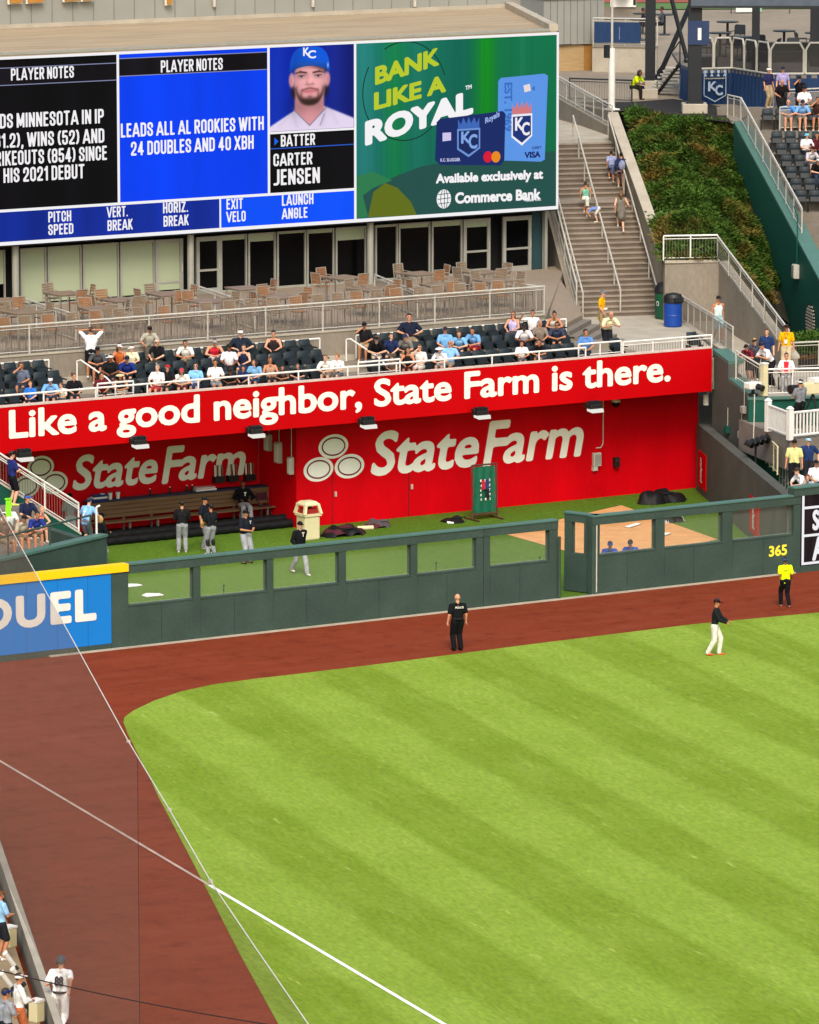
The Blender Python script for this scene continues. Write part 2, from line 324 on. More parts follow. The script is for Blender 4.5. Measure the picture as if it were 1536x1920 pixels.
# ------------------------------------------------------------------ figures: one continuous body per pose, clothes over it
def ik(a, c, l1, l2, hint):
    a, c = Vector(a), Vector(c); d = c - a; L = min(d.length, (l1 + l2) * .999); d.normalize(); c = a + d * L
    k = (l1 * l1 - l2 * l2 + L * L) / (2 * L); h = sqrt(max(0, l1 * l1 - k * k)); hv = Vector(hint); hv = (hv - d * hv.dot(d)).normalized()
    return a + d * k + hv * h, c
def joints(pel=(0, 0, .94), lean=0, wl=(.27, -.06, .87), wr=None, ehl=(.4, 1, -.1), ehr=None, al=(.1, 0, .09), ar=None, kh=(0, -1, .1), hp=0, hy=0, tl=0, tr=0):
    mx = lambda p: (-p[0], p[1], p[2])
    wr = wr or mx(wl); ehr = ehr or mx(ehl); ar = ar or mx(al)
    J = {}; pel = Vector(pel); t = Vector((0, -sin(radians(lean)), cos(radians(lean)))); X = Vector((1, 0, 0))
    J['pel'] = pel; J['t'] = t; J['waist'] = pel + t * .14; J['chest'] = pel + t * .33; J['neck'] = pel + t * .53
    ht = (t * .65 + Vector((0, 0, .35))).normalized(); J['head'] = J['neck'] + ht * .16 + Vector((0, -.015, 0))
    J['H'] = Matrix.Rotation(radians(hy), 3, 'Z') @ Matrix.Rotation(radians(hp), 3, 'X')
    for s, w, e, a, n, toe in ((1, wl, ehl, al, 'L', tl), (-1, wr, ehr, ar, 'R', tr)):
        sh = pel + t * .46 + X * s * .185; el, wv = ik(sh, w, .29, .26, e); hi = pel + X * s * .09 - t * .03; kn, an = ik(hi, a, .44, .42, kh if not isinstance(kh, dict) else kh[n])
        J['sh' + n], J['el' + n], J['wr' + n], J['hi' + n], J['kn' + n], J['an' + n], J['toe' + n] = sh, el, wv, hi, kn, an, toe
    return J
SITL = dict(pel=(0, .03, .56), al=(.12, -.42, .09), kh=(0, -.6, 1))
POSES = {
 'stand': dict(), 'stand_wide': dict(wl=(.33, -.02, .93), ehl=(1, .6, 0), al=(.17, 0, .09)), 'front': dict(wl=(.06, -.27, 1.1), ehl=(.8, .6, -.3), al=(.12, 0, .09)),
 'hold': dict(wl=(.05, -.40, 1.06), wr=(-.08, -.36, 1.02), ehl=(.5, .6, -.6), al=(.09, -.12, .09), ar=(-.09, .2, .10), hp=12, lean=4),
 'walk': dict(wl=(.25, .16, .9), wr=(-.25, -.24, .96), al=(.09, -.34, .10), ar=(-.09, .36, .14), lean=3, pel=(0, 0, .91)),
 'stroll': dict(wl=(.25, .08, .87), wr=(-.24, -.14, .9), al=(.09, -.18, .09), ar=(-.09, .18, .11), lean=2, pel=(0, 0, .93)),
 'run': dict(wl=(.22, -.26, 1.12), wr=(-.24, .2, 1.05), al=(.09, -.12, .09), ar=(-.1, .42, .35), lean=8),
 'hands_head': dict(wl=(.13, .05, 1.66), ehl=(1, -.5, .1)), 'lean_rail': dict(pel=(0, .12, .92), lean=38, wl=(.12, -.44, 1.10), ehl=(.7, .2, -.6), al=(.1, .18, .09), hp=10),
 'lean_soft': dict(pel=(0, .08, .93), lean=20, wl=(.22, -.34, 1.02), ehl=(.8, .4, -.3), hp=14), 'bend': dict(pel=(0, .2, .86), lean=95, wl=(.14, -.36, .42), ehl=(.3, 0, 1), al=(.1, .12, .09), hp=40),
 'sit': dict(SITL, wl=(.12, -.30, .70), ehl=(1, .6, -.2)), 'sit_lean': dict(SITL, lean=32, wl=(.07, -.48, .68), ehl=(1, .3, -.1), hp=8), 'sit_back': dict(SITL, lean=-10, wl=(.16, -.18, .74), ehl=(1, .6, 0), al=(.14, -.5, .09)),
 'sit_face': dict(SITL, lean=8, wl=(.1, -.3, .68), wr=(-.06, -.20, 1.17), ehl=(1, .6, -.2), ehr=(-1, -.2, -1), hp=5), 'sit_turn': dict(SITL, lean=6, wl=(.16, -.36, .68), wr=(-.1, -.32, .70), ehl=(1, .6, -.2), hy=50, hp=4), 'sit_turn_other': dict(SITL, lean=12, wl=(.1, -.36, .70), ehl=(1, .6, -.2), hy=-50, hp=6),
 'sit_wave': dict(SITL, lean=4, wl=(.14, -.3, .68), wr=(-.34, -.22, 1.2), ehl=(1, .6, -.2), ehr=(-1, .3, -.6), hp=-4),
 'climb': dict(wl=(.25, -.05, .9), wr=(-.3, -.3, 1.02), al=(.09, -.26, .27), ar=(-.09, .14, .09), lean=8, pel=(0, -.03, .93)),
 'crouch': dict(pel=(0, .1, .80), lean=30, wl=(.12, -.35, .85), ehl=(1, .4, -.2), al=(.16, -.02, .09), kh=(.2, -1, .2)),
}
def remeshed(mb, vox, smooth, dark=None):
    o = mb.build('tmp'); r = o.modifiers.new('r', 'REMESH'); r.mode = 'VOXEL'; r.voxel_size = vox; r.use_smooth_shade = True
    s = o.modifiers.new('s', 'SMOOTH'); s.factor = .5; s.iterations = smooth
    me = bpy.data.meshes.new_from_object(o.evaluated_get(bpy.context.evaluated_depsgraph_get())); old = o.data; bpy.data.objects.remove(o); bpy.data.meshes.remove(old)
    me.materials.clear(); me.materials.append(None)
    if dark:
        n = len(me.vertices); b = bmesh.new(); b.from_mesh(me)
        for i, d in enumerate(dark):
            me.materials.append(None); t = d.mesh('t'); k = len(b.faces); b.from_mesh(t); b.faces.ensure_lookup_table()
            for f in b.faces[k:]: f.material_index = i + 1; f.smooth = True
            bpy.data.meshes.remove(t)
        b.to_mesh(me); b.free()
    return me
def hand(m, w, d, ref, side, curl=.5):
    """palm, four unequal bent fingers and a thumb leaving the side of the palm"""
    d = d.normalized(); s = (ref - d * ref.dot(d)).normalized(); n = d.cross(s)
    m.cone(w, .026, w + d * .045, .034, 8)
    for i, (x, L) in enumerate(((-.032, .062), (-.011, .075), (.011, .07), (.032, .055))):
        a = w + d * .06 + s * x; b = a + (d * (1 - curl * .3) + n * curl * .45).normalized() * L * .55; c = b + (d * (1 - curl) + n * curl).normalized() * L * .5
        m.cone(a, .0115, b, .0105, 6); m.cone(b, .0105, c, .0095, 6)
    a = w + d * .02 + s * -.03; b = a + (d * .55 - s * .75 + n * .25).normalized() * .045; m.cone(a, .014, b, .0115, 6); m.cone(b, .0115, b + (d * .9 - s * .1 + n * .4).normalized() * .032, .0105, 6)
_FIG = {}
def fig(pose, part):
    key = (pose, part)
    if key in _FIG: return _FIG[key]
    J = joints(**POSES[pose]); X = Vector((1, 0, 0)); t = J['t']; H = J['H']; hd = J['head']; hp = lambda x, y, z: hd + H @ Vector((x, y, z))
    m = MB(); fwd = Vector((0, -cos(radians(POSES[pose].get('lean', 0))), -sin(radians(POSES[pose].get('lean', 0)))))
    def torso(g, top=.46, low=-.04, sh=True):
        for s in (-1, 1):
            m.cone(J['pel'] + t * low + X * s * .075, .095 + g, J['waist'] + X * s * .06, .09 + g, 12); m.cone(J['waist'] + X * s * .06, .09 + g, J['chest'] + X * s * .085, .098 + g, 12)
            if sh: m.cone(J['chest'] + X * s * .085, .098 + g, J['pel'] + t * top + X * s * .13, .062 + g, 12); m.cone(J['pel'] + t * top + X * s * .13, .06 + g, J['neck'] - t * .02, .05 + g * .6, 10)
        m.cone(J['chest'] + fwd * .02, .1 + g, J['waist'] + fwd * .015, .095 + g, 12)
    if part == 'body':
        torso(-.012)
        m.cone(J['neck'] - t * .04, .056, hd - Vector((0, -.01, .05)), .052, 10)
        m.ball(hd + H @ Vector((0, .008, .022)), (.074, .092, .096), 14, 10, H); m.ball(hp(0, -.028, -.048), (.054, .062, .062), 12, 8, H); m.ball(hp(0, -.093, -.004), (.013, .02, .024), 8, 6, H); m.ball(hp(0, -.078, -.085), (.026, .02, .018), 8, 6, H)
        for s in (-1, 1): m.ball(hp(s * .076, .012, 0), (.013, .022, .034), 8, 6, H)
        for n, s in (('L', 1), ('R', -1)):
            m.cone(J['sh' + n], .056, J['el' + n], .042, 10); m.cone(J['el' + n], .041, J['wr' + n], .028, 10)
            d = (J['wr' + n] - J['el' + n]); hand(m, J['wr' + n], d, Vector((0, -1, .1)) if abs(d.normalized().y) < .8 else Vector((s, 0, 0)), s)
            m.cone(J['hi' + n], .088, J['kn' + n], .058, 12); m.cone(J['kn' + n], .056, J['kn' + n].lerp(J['an' + n], .35), .056, 10); m.cone(J['kn' + n].lerp(J['an' + n], .35), .056, J['an' + n], .036, 10)
            m.cone(J['an' + n] - Vector((0, 0, .03)), .034, J['an' + n] + Vector((0, -.13, -.05)), .026, 8)
        eyes = MB(); mouth = MB()
        for s in (-1, 1): eyes.ball(hp(s * .031, -.079, .018), (.014, .010, .008), 8, 5, H); eyes.ball(hp(s * .031, -.082, .042), (.02, .009, .005), 8, 5, H)
        mouth.ball(hp(0, -.089, -.052), (.022, .008, .007), 8, 5, H)
        me = remeshed(m, .0115, 3, [eyes, mouth])
    elif part in ('tee', 'long', 'tank'):
        torso(.012 if part != 'tank' else .006, sh=part != 'tank')
        if part == 'tank':
            for s in (-1, 1): m.cone(J['chest'] + X * s * .08, .1, J['pel'] + t * .44 + X * s * .09, .06, 10)
        for n in 'LR':
            if part == 'tank': continue
            e = J['el' + n] if part == 'long' else J['sh' + n].lerp(J['el' + n], .72)
            m.cone(J['sh' + n], .074, e, .064 if part == 'long' else .07, 12)
            if part == 'long': m.cone(e, .062, J['el' + n].lerp(J['wr' + n], .93), .042, 12)
        me = remeshed(m, .0145, 4)
    elif part in ('trousers', 'shorts', 'leggings'):
        for s in (-1, 1): m.cone(J['pel'] + t * .05 + X * s * .06, .106, J['pel'] - t * .02 + X * s * .07, .112, 12)
        for n in 'LR':
            g = .006 if part == 'leggings' else .022; kn = J['kn' + n]
            if part == 'shorts': m.cone(J['hi' + n], .108, J['hi' + n].lerp(kn, .86), .092, 12)
            else: m.cone(J['hi' + n], .09 + g, kn, .064 + g, 12); m.cone(kn, .064 + g, J['an' + n] + Vector((0, .0, .0)), .042 + g * 1.3, 12)
        me = remeshed(m, .0145, 4)
    elif part == 'dress':
        torso(.012); 
        for n in 'LR': m.cone(J['hi' + n], .115, J['hi' + n].lerp(J['kn' + n], .8) * 1, .125, 12)
        m.cone(J['pel'], .14, J['pel'] - t * .3, .16, 12); me = remeshed(m, .016, 5)
    elif part.startswith('shoe'):
        n = part[-1]; a = J['an' + n]; m.ball(a + Vector((0, .0, -.04)), (.045, .06, .05), 10, 7); m.cone(a + Vector((0, .03, -.055)), .036, a + Vector((0, -.16, -.058)), .033, 10); me = remeshed(m, .012, 2)
    elif part in ('hair', 'long_hair', 'bun'):
        m.ball(hp(0, .016, .036), (.084, .1, .096), 16, 11, H); inv = H.transposed()
        keep = [f for f in m.f if not any((lambda q: q.y < -.035 and q.z < .062)(inv @ (Vector(m.v[i]) - hd)) for i in f) and not any((lambda q: q.z < -.05)(inv @ (Vector(m.v[i]) - hd)) for i in f)]
        m.f = keep; m.m = [0] * len(keep)
        if part == 'long_hair': m.cone(hp(0, .06, .02), .085, hp(0, .085, -.16), .07, 12); m.cone(hp(.05, .03, 0), .045, hp(.06, .04, -.16), .04, 8); m.cone(hp(-.05, .03, 0), .045, hp(-.06, .04, -.16), .04, 8)
        if part == 'bun': m.ball(hp(0, .09, .09), .05, 10, 7)
        me = m.mesh(part); me.materials.append(None); me.polygons.foreach_set('use_smooth', [True] * len(me.polygons))
    elif part in ('cap', 'helmet', 'sun_hat', 'headset'):
        m.ball(hp(0, .012, .03 if part != 'helmet' else .03), (.089, .106, .094) if part != 'helmet' else (.1, .118, .112), 16, 11, H); inv = H.transposed(); lim = .028 if part != 'helmet' else -.03
        m.f = [f for f in m.f if not any((inv @ (Vector(m.v[i]) - hd)).z < lim - .012 for i in f)]; m.m = [0] * len(m.f)
        if part == 'cap': m.ball(hp(0, -.115, .034), (.07, .085, .011), 12, 6, H)
        if part == 'helmet': m.ball(hp(0, -.12, .05), (.075, .07, .012), 12, 6, H); m.ball(hp(.09, .01, -.02), (.02, .05, .055), 8, 6, H)
        if part == 'sun_hat': m.ball(hp(0, 0, .036), (.17, .19, .012), 18, 6, H)
        me = m.mesh(part); me.materials.append(None); me.polygons.foreach_set('use_smooth', [True] * len(me.polygons))
    elif part == 'sunglasses':
        for s in (-1, 1): m.ball(hp(s * .034, -.088, .018), (.028, .014, .018), 8, 6, H)
        m.pipe([hp(-.075, 0, .02), hp(-.06, -.08, .02), hp(.06, -.08, .02), hp(.075, 0, .02)], .006, 5); me = m.mesh(part); me.materials.append(None)
    _FIG[key] = me; return me
SKIN = {'light': 'c98f72', 'fair': 'd6a285', 'tan': 'b57a58', 'brown': '7a4a33', 'dark': '4a2c20'}
def skin_mat(k): return mat('skin_' + k, SKIN[k], .55, .06, 6, spec=.35)
def cloth(c): return mat('cloth_' + c, c, .88, .2, 11, bump=.9, spec=.1, stretch=(1, 1, .6))
def obj_part(name, me, mats, parent):
    o = bpy.data.objects.new(name, me); COL.objects.link(o); o.parent = parent
    for i, m_ in enumerate(mats): o.material_slots[i].link = 'OBJECT'; o.material_slots[i].material = m_
    return o
def person(pose, loc, deg, label, top=('tee', 'dddddd'), legs=('trousers', '22252b'), head=None, hair=('hair', '2a1d16'), skin='light', h=1.76, shoes='d8d4cc', wide=1., group=None, glasses=False):
    s = h / 1.76; o = thing('person', label, 'person', loc, face(deg), group); o.scale = (s * wide, s * wide, s)
    b = obj_part('body', fig(pose, 'body'), [skin_mat(skin), mat('eye_dark', '1a1210', .4), mat('lip', '8a4a44', .5)], o)
    if top: obj_part({'tee': 'shirt', 'long': 'jacket', 'tank': 'tank_top', 'dress': 'dress'}[top[0]], fig(pose, top[0]), [cloth(top[1])], o)
    if legs: obj_part(legs[0], fig(pose, legs[0]), [cloth(legs[1])], o)
    if shoes: 
        for n in 'LR': obj_part('shoe', fig(pose, 'shoe' + n), [cloth(shoes)], o)
    if hair: obj_part('hair', fig(pose, hair[0]), [mat('hair_' + hair[1], hair[1], .6, .2, 20)], b)
    if head: obj_part({'sun_hat': 'hat'}.get(head[0], head[0]), fig(pose, head[0]), [cloth(head[1])], o)
    if glasses: obj_part('sunglasses', fig(pose, 'sunglasses'), [M_BLACK], o)
    return o
def held(o, name, mb, m_, loc=None):
    c = mb.build(name, m_, o, smooth=True); return c
# ------------------------------------------------------------------ ground
def sheet(name, pts, z, m, kind='structure', **kw):
    b = MB(); b.add([(p[0], p[1], z) for p in pts], [tuple(range(len(pts)))]); return b.build(name, m, kind=kind, **kw)
FL = (gz(835, 1920).xy - gz(0, 1425).xy).normalized(); FN = Vector((-FL.y, FL.x))          # along the foul line, across it
_sd = Vector(_ts(-.36, 1)).normalized(); SN = Vector((-_sd.y, _sd.x))                      # across the mown stripes
def grass_mat(name, c1, c2, period, tip):
    m = bpy.data.materials.new(name); m.use_nodes = True; nt = m.node_tree; b = nt.nodes['Principled BSDF']; N = nt.nodes.new; L = nt.links.new
    b.inputs['Roughness'].default_value = .85; b.inputs['Specular IOR Level'].default_value = .15
    tc = N('ShaderNodeTexCoord'); mp = N('ShaderNodeMapping'); mp.inputs['Rotation'].default_value = (0, 0, -atan2(SN.y, SN.x)); L(tc.outputs['Object'], mp.inputs[0])
    # wobble of the mown edges
    n0 = N('ShaderNodeTexNoise'); n0.inputs['Scale'].default_value = 1.2; n0.inputs['Detail'].default_value = 5; L(mp.outputs[0], n0.inputs[0])
    sep = N('ShaderNodeSeparateXYZ'); L(mp.outputs[0], sep.inputs[0])
    def math_(op, a, b_=None, c=None):
        q = N('ShaderNodeMath'); q.operation = op
        for k, v in enumerate((a, b_, c)):
            if v is None: continue
            if isinstance(v, (int, float)): q.inputs[k].default_value = v
            else: L(v, q.inputs[k])
        return q.outputs[0]
    def mix(f, a, b_, bt='MIX'):
        q = N('ShaderNodeMix'); q.data_type = 'RGBA'; q.blend_type = bt
        for k, v in ((0, f), (6, a), (7, b_)):
            if isinstance(v, (int, float)): q.inputs[k].default_value = v
            elif isinstance(v, tuple): q.inputs[k].default_value = (*v, 1)
            else: L(v, q.inputs[k])
        return q.outputs[2]
    def bands(coord, per, soft, amp):
        w = math_('MULTIPLY_ADD', n0.outputs[0], amp, coord); s = math_('SINE', math_('MULTIPLY', w, 2 * pi / per))
        return math_('MULTIPLY_ADD', math_('MINIMUM', math_('MAXIMUM', math_('MULTIPLY', s, soft), -1.), 1.), .5, .5)
    s1 = bands(sep.outputs[0], period, 4.5, .5); s2 = bands(sep.outputs[1], period * 1.3, 2.0, .8)
    st = math_('MULTIPLY_ADD', s2, .2, math_('MULTIPLY', s1, .8))
    col = mix(st, lin(c1), lin(c2))
    # streaky wear along the mowing direction and across the view
    def streak(sx, sy, sc, lo, hi, rot=0):
        mm = N('ShaderNodeMapping'); mm.inputs['Scale'].default_value = (sx, sy, 1); mm.inputs['Rotation'].default_value = (0, 0, rot); L(mp.outputs[0], mm.inputs[0])
        n = N('ShaderNodeTexNoise'); n.inputs['Scale'].default_value = sc; n.inputs['Detail'].default_value = 7; n.inputs['Roughness'].default_value = .65; L(mm.outputs[0], n.inputs[0])
        r = N('ShaderNodeMapRange'); r.inputs['From Min'].default_value = lo; r.inputs['From Max'].default_value = hi; L(n.outputs[0], r.inputs[0]); return r.outputs[0]
    col = mix(math_('MULTIPLY', streak(1, .12, 2.2, .45, .8), .22), col, lin(tip))
    col = mix(math_('MULTIPLY', streak(.9, .16, 3.5, .62, .74, .9), .6), col, lin(tip))
    col = mix(math_('MULTIPLY', streak(1, 1, .5, .5, .75), .15), col, lin(c1))
    fine = streak(1, .3, 10, .3, .7); col = mix(.72, col, mix(fine, (.35, .35, .35), (.66, .66, .66)), 'OVERLAY')
    L(col, b.inputs['Base Color'])
    bp = N('ShaderNodeBump'); bp.inputs['Strength'].default_value = .5; bp.inputs['Distance'].default_value = .05; L(fine, bp.inputs['Height']); L(bp.outputs[0], b.inputs['Normal'])
    MATS[name] = m; return m
M_GRASS = grass_mat('mown_grass', '6f871b', '7f982f', 4.6, 'b2bf62')
M_TURF = grass_mat('pen_grass', '4a6a18', '587822', 40, '67862f')
def dirt_mat():
    """raked crushed brick: streaks along the rake, damp blotches, scuffs, grit"""
    m = bpy.data.materials.new('crushed_brick_track'); m.use_nodes = True; nt = m.node_tree; b = nt.nodes['Principled BSDF']; N = nt.nodes.new; L = nt.links.new; b.inputs['Roughness'].default_value = .95; b.inputs['Specular IOR Level'].default_value = .08
    tc = N('ShaderNodeTexCoord'); col = None; hgt = None
    for sx, sy, sc, det, lo, hi, c, f, rot in ((1, 1, .22, 4, .35, .7, '743019', .7, 0), (.16, 1.1, 1.3, 9, .4, .75, '96503a', .35, .06), (1, .2, 1.5, 9, .5, .8, '66281a', .35, .15), (1, 1, 1.4, 9, .52, .72, '5a2112', .6, 0), (1, 1, 9, 6, .58, .74, '9a5a40', .4, 0), (1, 1, 30, 3, .35, .65, '4a1a0e', .35, 0)):
        mp = N('ShaderNodeMapping'); mp.inputs['Scale'].default_value = (sx, sy, 1); mp.inputs['Rotation'].default_value = (0, 0, rot); L(tc.outputs['Object'], mp.inputs[0]); n = N('ShaderNodeTexNoise'); n.inputs['Scale'].default_value = sc; n.inputs['Detail'].default_value = det; n.inputs['Roughness'].default_value = .62; L(mp.outputs[0], n.inputs[0])
        r = N('ShaderNodeMapRange'); r.inputs['From Min'].default_value = lo; r.inputs['From Max'].default_value = hi; r.inputs['To Max'].default_value = f; L(n.outputs[0], r.inputs[0]); x = N('ShaderNodeMix'); x.data_type = 'RGBA'; L(r.outputs[0], x.inputs[0])
        if col is None: x.inputs[6].default_value = (*lin('83371d'), 1)
        else: L(col, x.inputs[6])
        x.inputs[7].default_value = (*lin(c), 1); col = x.outputs[2]; hgt = n.outputs[0] if sc == 9 else hgt
    L(col, b.inputs['Base Color']); bp = N('ShaderNodeBump'); bp.inputs['Strength'].default_value = .8; bp.inputs['Distance'].default_value = .03; L(hgt, bp.inputs['Height']); L(bp.outputs[0], b.inputs['Normal']); MATS['dirt'] = m; return m
M_DIRT = dirt_mat()
M_CLAY = mat('mound_clay', 'cb9560', .95, .12, 1.5, bump=.4, spec=.1, fine=.4)
M_CONC = mat('concrete', '847b6e', .9, .14, .8, bump=.15, spec=.2, fine=.25, stretch=(1, 1, .4))
M_CONC_L = mat('concrete_light', 'a89f8f', .9, .12, 1.2, spec=.2, fine=.2)
M_CONC_D = mat('concrete_step', '776f65', .9, .12, 1.5, spec=.2, fine=.2)
M_PLAZA = mat('plaza_paving', '887c6c', .92, .1, .15, spec=.15, fine=.2)
M_PATIO = mat('patio_paving', '8a7b6a', .9, .1, .5, spec=.2, fine=.2)
M_GREEN = mat('fence_green', '364840', .62, .16, .9, spec=.25, fine=.3)
M_GREEN_D = mat('wall_green', '124a3d', .65, .1, .6, spec=.2, fine=.1)
M_GREEN_CAP = mat('coping_green', '486a60', .5, .08, 2, spec=.3)
M_PENWALL = mat('pen_wall_grey', '4f504a', .85, .14, .8, spec=.15, fine=.2)
M_RED = mat('painted_red_block', 'c4000e', .6, .16, .5, stretch=(1, 1, .3), bump=.12, spec=.08, fine=.15)
M_REDB = mat('sign_red', 'b40006', .55, .06, .25, spec=.08)
M_CREAM = mat('lettering_cream', 'e6e6da', .7, .04, 2)
M_WHITE = mat('white_paint', 'dcd9d2', .5, .05, 2)
M_RAIL = mat('galvanised_rail', 'b5b1a6', .45, .08, 4, spec=.5)
M_RAIL_D = mat('rail_infill', '6f675c', .55, .08, 4, spec=.4)
M_BLACK = mat('black_paint', '151515', .5, .1, 3)
M_TARP = mat('black_tarpaulin', '0e0e10', .62, .25, 2.5, bump=.8, spec=.25)
M_YEL = mat('yellow_cap', 'f2c200', .5, .04, 2)
M_SIDING = mat('metal_siding', '8d8d86', .6, .06, .5, spec=.3)
M_ALU = mat('aluminium_frame', '9b9a90', .45, .06, 3, metal=.2)
M_GLASS = mat('dark_glass', '050607', .15, .2, .6, spec=.16)
M_BLIND = mat('roller_blind', '9aa386', .85, .04, .6)
M_STEEL = mat('dark_steel', '1a1e24', .5, .1, 2, spec=.4)
M_NETMESH = veil('chain_link', 'a9b2a0', .12)

sheet('ground', [(-1200, -400), (1200, -400), (1200, 1500), (-1200, 1500)], -.12, mat('earth', '6f675a', .95, .15, .05))
sheet('warning_track', [(-120, -150), (60, -150), (60, -.02), (-120, -.02)], 0, M_DIRT)
pts = [gz(u, v).xy for u, v in [(1536, 1149), (1300, 1171), (1000, 1208), (870, 1225), (700, 1247), (560, 1264), (480, 1273), (400, 1284), (340, 1297), (290, 1314), (250, 1333), (233, 1346), (232, 1356), (240, 1377), (262, 1421), (300, 1500), (350, 1595), (395, 1682), (450, 1790), (520, 1917), (700, 2260)]]
sheet('outfield_grass', [(40, -6.6)] + pts + [gz(2600, 2260).xy], .012, M_GRASS)
sheet('bullpen_turf', [(-30, .02), (24, .02), (24, 21), (-30, 21)], .004, M_TURF)
sheet('bullpen_mound', [gz(*q).xy for q in [(940, 1000), (1151, 1059), (1345, 1012), (1165, 948)]], .016, M_CLAY)
a, b = gz(-300, 1250).xy, gz(1100, 2080).xy; w = FN * .055
M_CHALK = mat('chalk', 'e9e9e2', .9, .05, 3)
q = gz(392, 1661).xy; t_ = (q - a).dot((b - a).normalized()); q = a + (b - a).normalized() * t_
sheet('foul_line', [q - w, b - w, b + w, q + w], .02, M_CHALK); w2 = w * .8; sheet('foul_line', [a - w2, q - w2, q + w2, a + w2], .02, mat('worn_chalk', 'b8a090', .95, .22, 1.6))
k = MB(); k.box(-16, -.14, .004, 12.5, -.03, .05); k.build('track_kerb', M_CONC_L, kind='structure')

# ------------------------------------------------------------------ bullpen fence, gate, advertising panel, display board
def fx(u, v=1080): return gy(u, v, 0).x
fence = thing('bullpen_fence', 'long dark green padded fence with mesh windows between bullpen and warning track', 'fence', (fx(640), 0, 0))
def pf(mb, name, m, parent=fence, **kw):
    mb.v = [(p[0] - parent.location.x, p[1] - parent.location.y, p[2] - parent.location.z) for p in mb.v]; return mb.build(name, m, parent, **kw)
ZL, ZT, ZB = 1.30, 2.66, 2.34
def fence_run(spans, x0, x1, parent, seam=True):
    pf(MB().box(x0, -.02, ZB, x1, .26, ZT - .05), 'top_rail', M_GREEN, parent)
    pf(MB().box(x0, -.05, ZT - .05, x1, .29, ZT), 'rail_cap', M_GREEN_CAP, parent)  # paler green on the fence cap: light on its top put into colour
    edges = [x0] + [x for s in spans for x in s] + [x1]
    for i in range(0, len(edges), 2): pf(MB().box(edges[i], 0, 0, edges[i + 1], .24, ZB), 'post', M_GREEN, parent)
    for a, b in spans:
        c = (a + b) / 2; m = MB(); m.box(a, -.012, .06, c - .006, .2, ZL); m.box(c + .006, -.012, .06, b, .2, ZL); m.box(a, -.03, ZL, b, .22, ZL + .04)
        pf(m, 'lower_panel', M_GREEN, parent)
        m = MB(); m.add([(a, .12, ZL + .04), (b, .12, ZL + .04), (b, .12, ZB), (a, .12, ZB)], [(0, 1, 2, 3)]); m.tube((a, .13, ZL + .06), (b, .13, ZL + .06), .018); pf(m, 'wire_mesh', M_NETMESH, parent)
fence_run([(fx(u), fx(w)) for u, w in [(240, 363), (376, 501), (513, 636), (649, 771), (783, 893)]], fx(240.5), fx(906), fence)
pf(MB().box(fx(209), 0, 0, fx(240.4), .24, 2.415), 'end_post', M_GREEN, fence)
fence2 = thing('bullpen_fence', 'dark green padded fence with mesh windows right of the open gate, numbered 365', 'fence', (fx(1300), 0, 0))
fence_run([(fx(u), fx(w)) for u, w in [(1122, 1229), (1246, 1354), (1373, 1487)]], fx(1110), fx(1500), fence2)
g = thing('fence_gate', 'closed dark green gate leaf with a mesh window left of the gap', 'gate', (fx(975), 0, 0))
fence_run([(fx(919), fx(1030))], fx(907), fx(1046), g); pf(MB().tube((fx(1047), -.06, 0), (fx(1047), -.06, 2.1), .05, 8), 'drop_bolt', M_GREEN, g)
h = gz(1110, 1113.5); e = gz(1050, 1106); Lg = (e - h).xy.length
g = thing('fence_gate', 'narrow dark green gate leaf standing ajar with its mesh window', 'gate', (h.x, .05, 0), atan2(h.y - e.y, h.x - e.x))
def gl_(mb, n, m): mb.v = [(p[0] - Lg, p[1], p[2]) for p in mb.v]; return mb.build(n, m, g)
gl_(MB().box(0, 0, .04, Lg, .2, ZL), 'lower_panel', M_GREEN); gl_(MB().box(0, 0, ZB, Lg, .22, ZT - .05), 'top_rail', M_GREEN); gl_(MB().box(-.02, -.03, ZT - .05, Lg, .25, ZT), 'rail_cap', M_GREEN_CAP)
gl_(MB().box(0, .01, ZL, .3, .2, ZB), 'post', M_GREEN); gl_(MB().box(Lg - .5, .01, ZL, Lg, .2, ZB), 'post', M_GREEN); gl_(MB().add([(.3, .1, ZL), (Lg - .5, .1, ZL), (Lg - .5, .1, ZB), (.3, .1, ZB)], [(0, 1, 2, 3)]), 'wire_mesh', M_NETMESH)
gl_(MB().tube((Lg + .03, -.03, .1), (Lg + .03, -.03, 2.4), .03), 'hinge_post', M_RAIL)

def cap_scale(weight, sx=1.): 
    V, FC, lo, hi = text_mesh('L', weight, sx); return hi[1] - lo[1], -lo[1]
def text_line(mb, body, f, x0, x1, zb, zc, weight=.03, sx=1., shear=0., space=1., res=34, base_slope=0.):
    """lettering whose capitals stand from zb to zc and whose ink runs from x0 to x1"""
    hL, lo0 = cap_scale(weight); V, FC, lo, hi = text_mesh(body, weight, sx, shear, space, res); k = (zc - zb) / hL
    return place_text(mb, body, f, x0, x1, zb + (lo[1] + lo0) * k, zb + (hi[1] + lo0) * k, weight, sx, shear, space, res)
def on(Y, off=.012): return lambda x, z: (x, Y - off, z)
def px_text(mb, body, Y, uv0, u1, cap_px, off=.012, weight=.03, sx=1., shear=0., space=1., res=34):
    """uv0: left end of the baseline in the frame; cap_px: height of the capitals there"""
    a = gy(uv0[0], uv0[1], Y); t = gy(uv0[0], uv0[1] - cap_px, Y); b = gy(u1, uv0[1] - (u1 - uv0[0]) * .07, Y)
    return text_line(mb, body, on(Y, off), a.x, b.x, a.z, t.z, weight, sx, shear, space, res)
m = MB(); px_text(m, '365', 0, (1441, 1044), 1475, 20, off=.024, weight=.035); pf(m, 'distance_number', mat('number_yellow', 'e8dc3c', .5, .04), fence2)

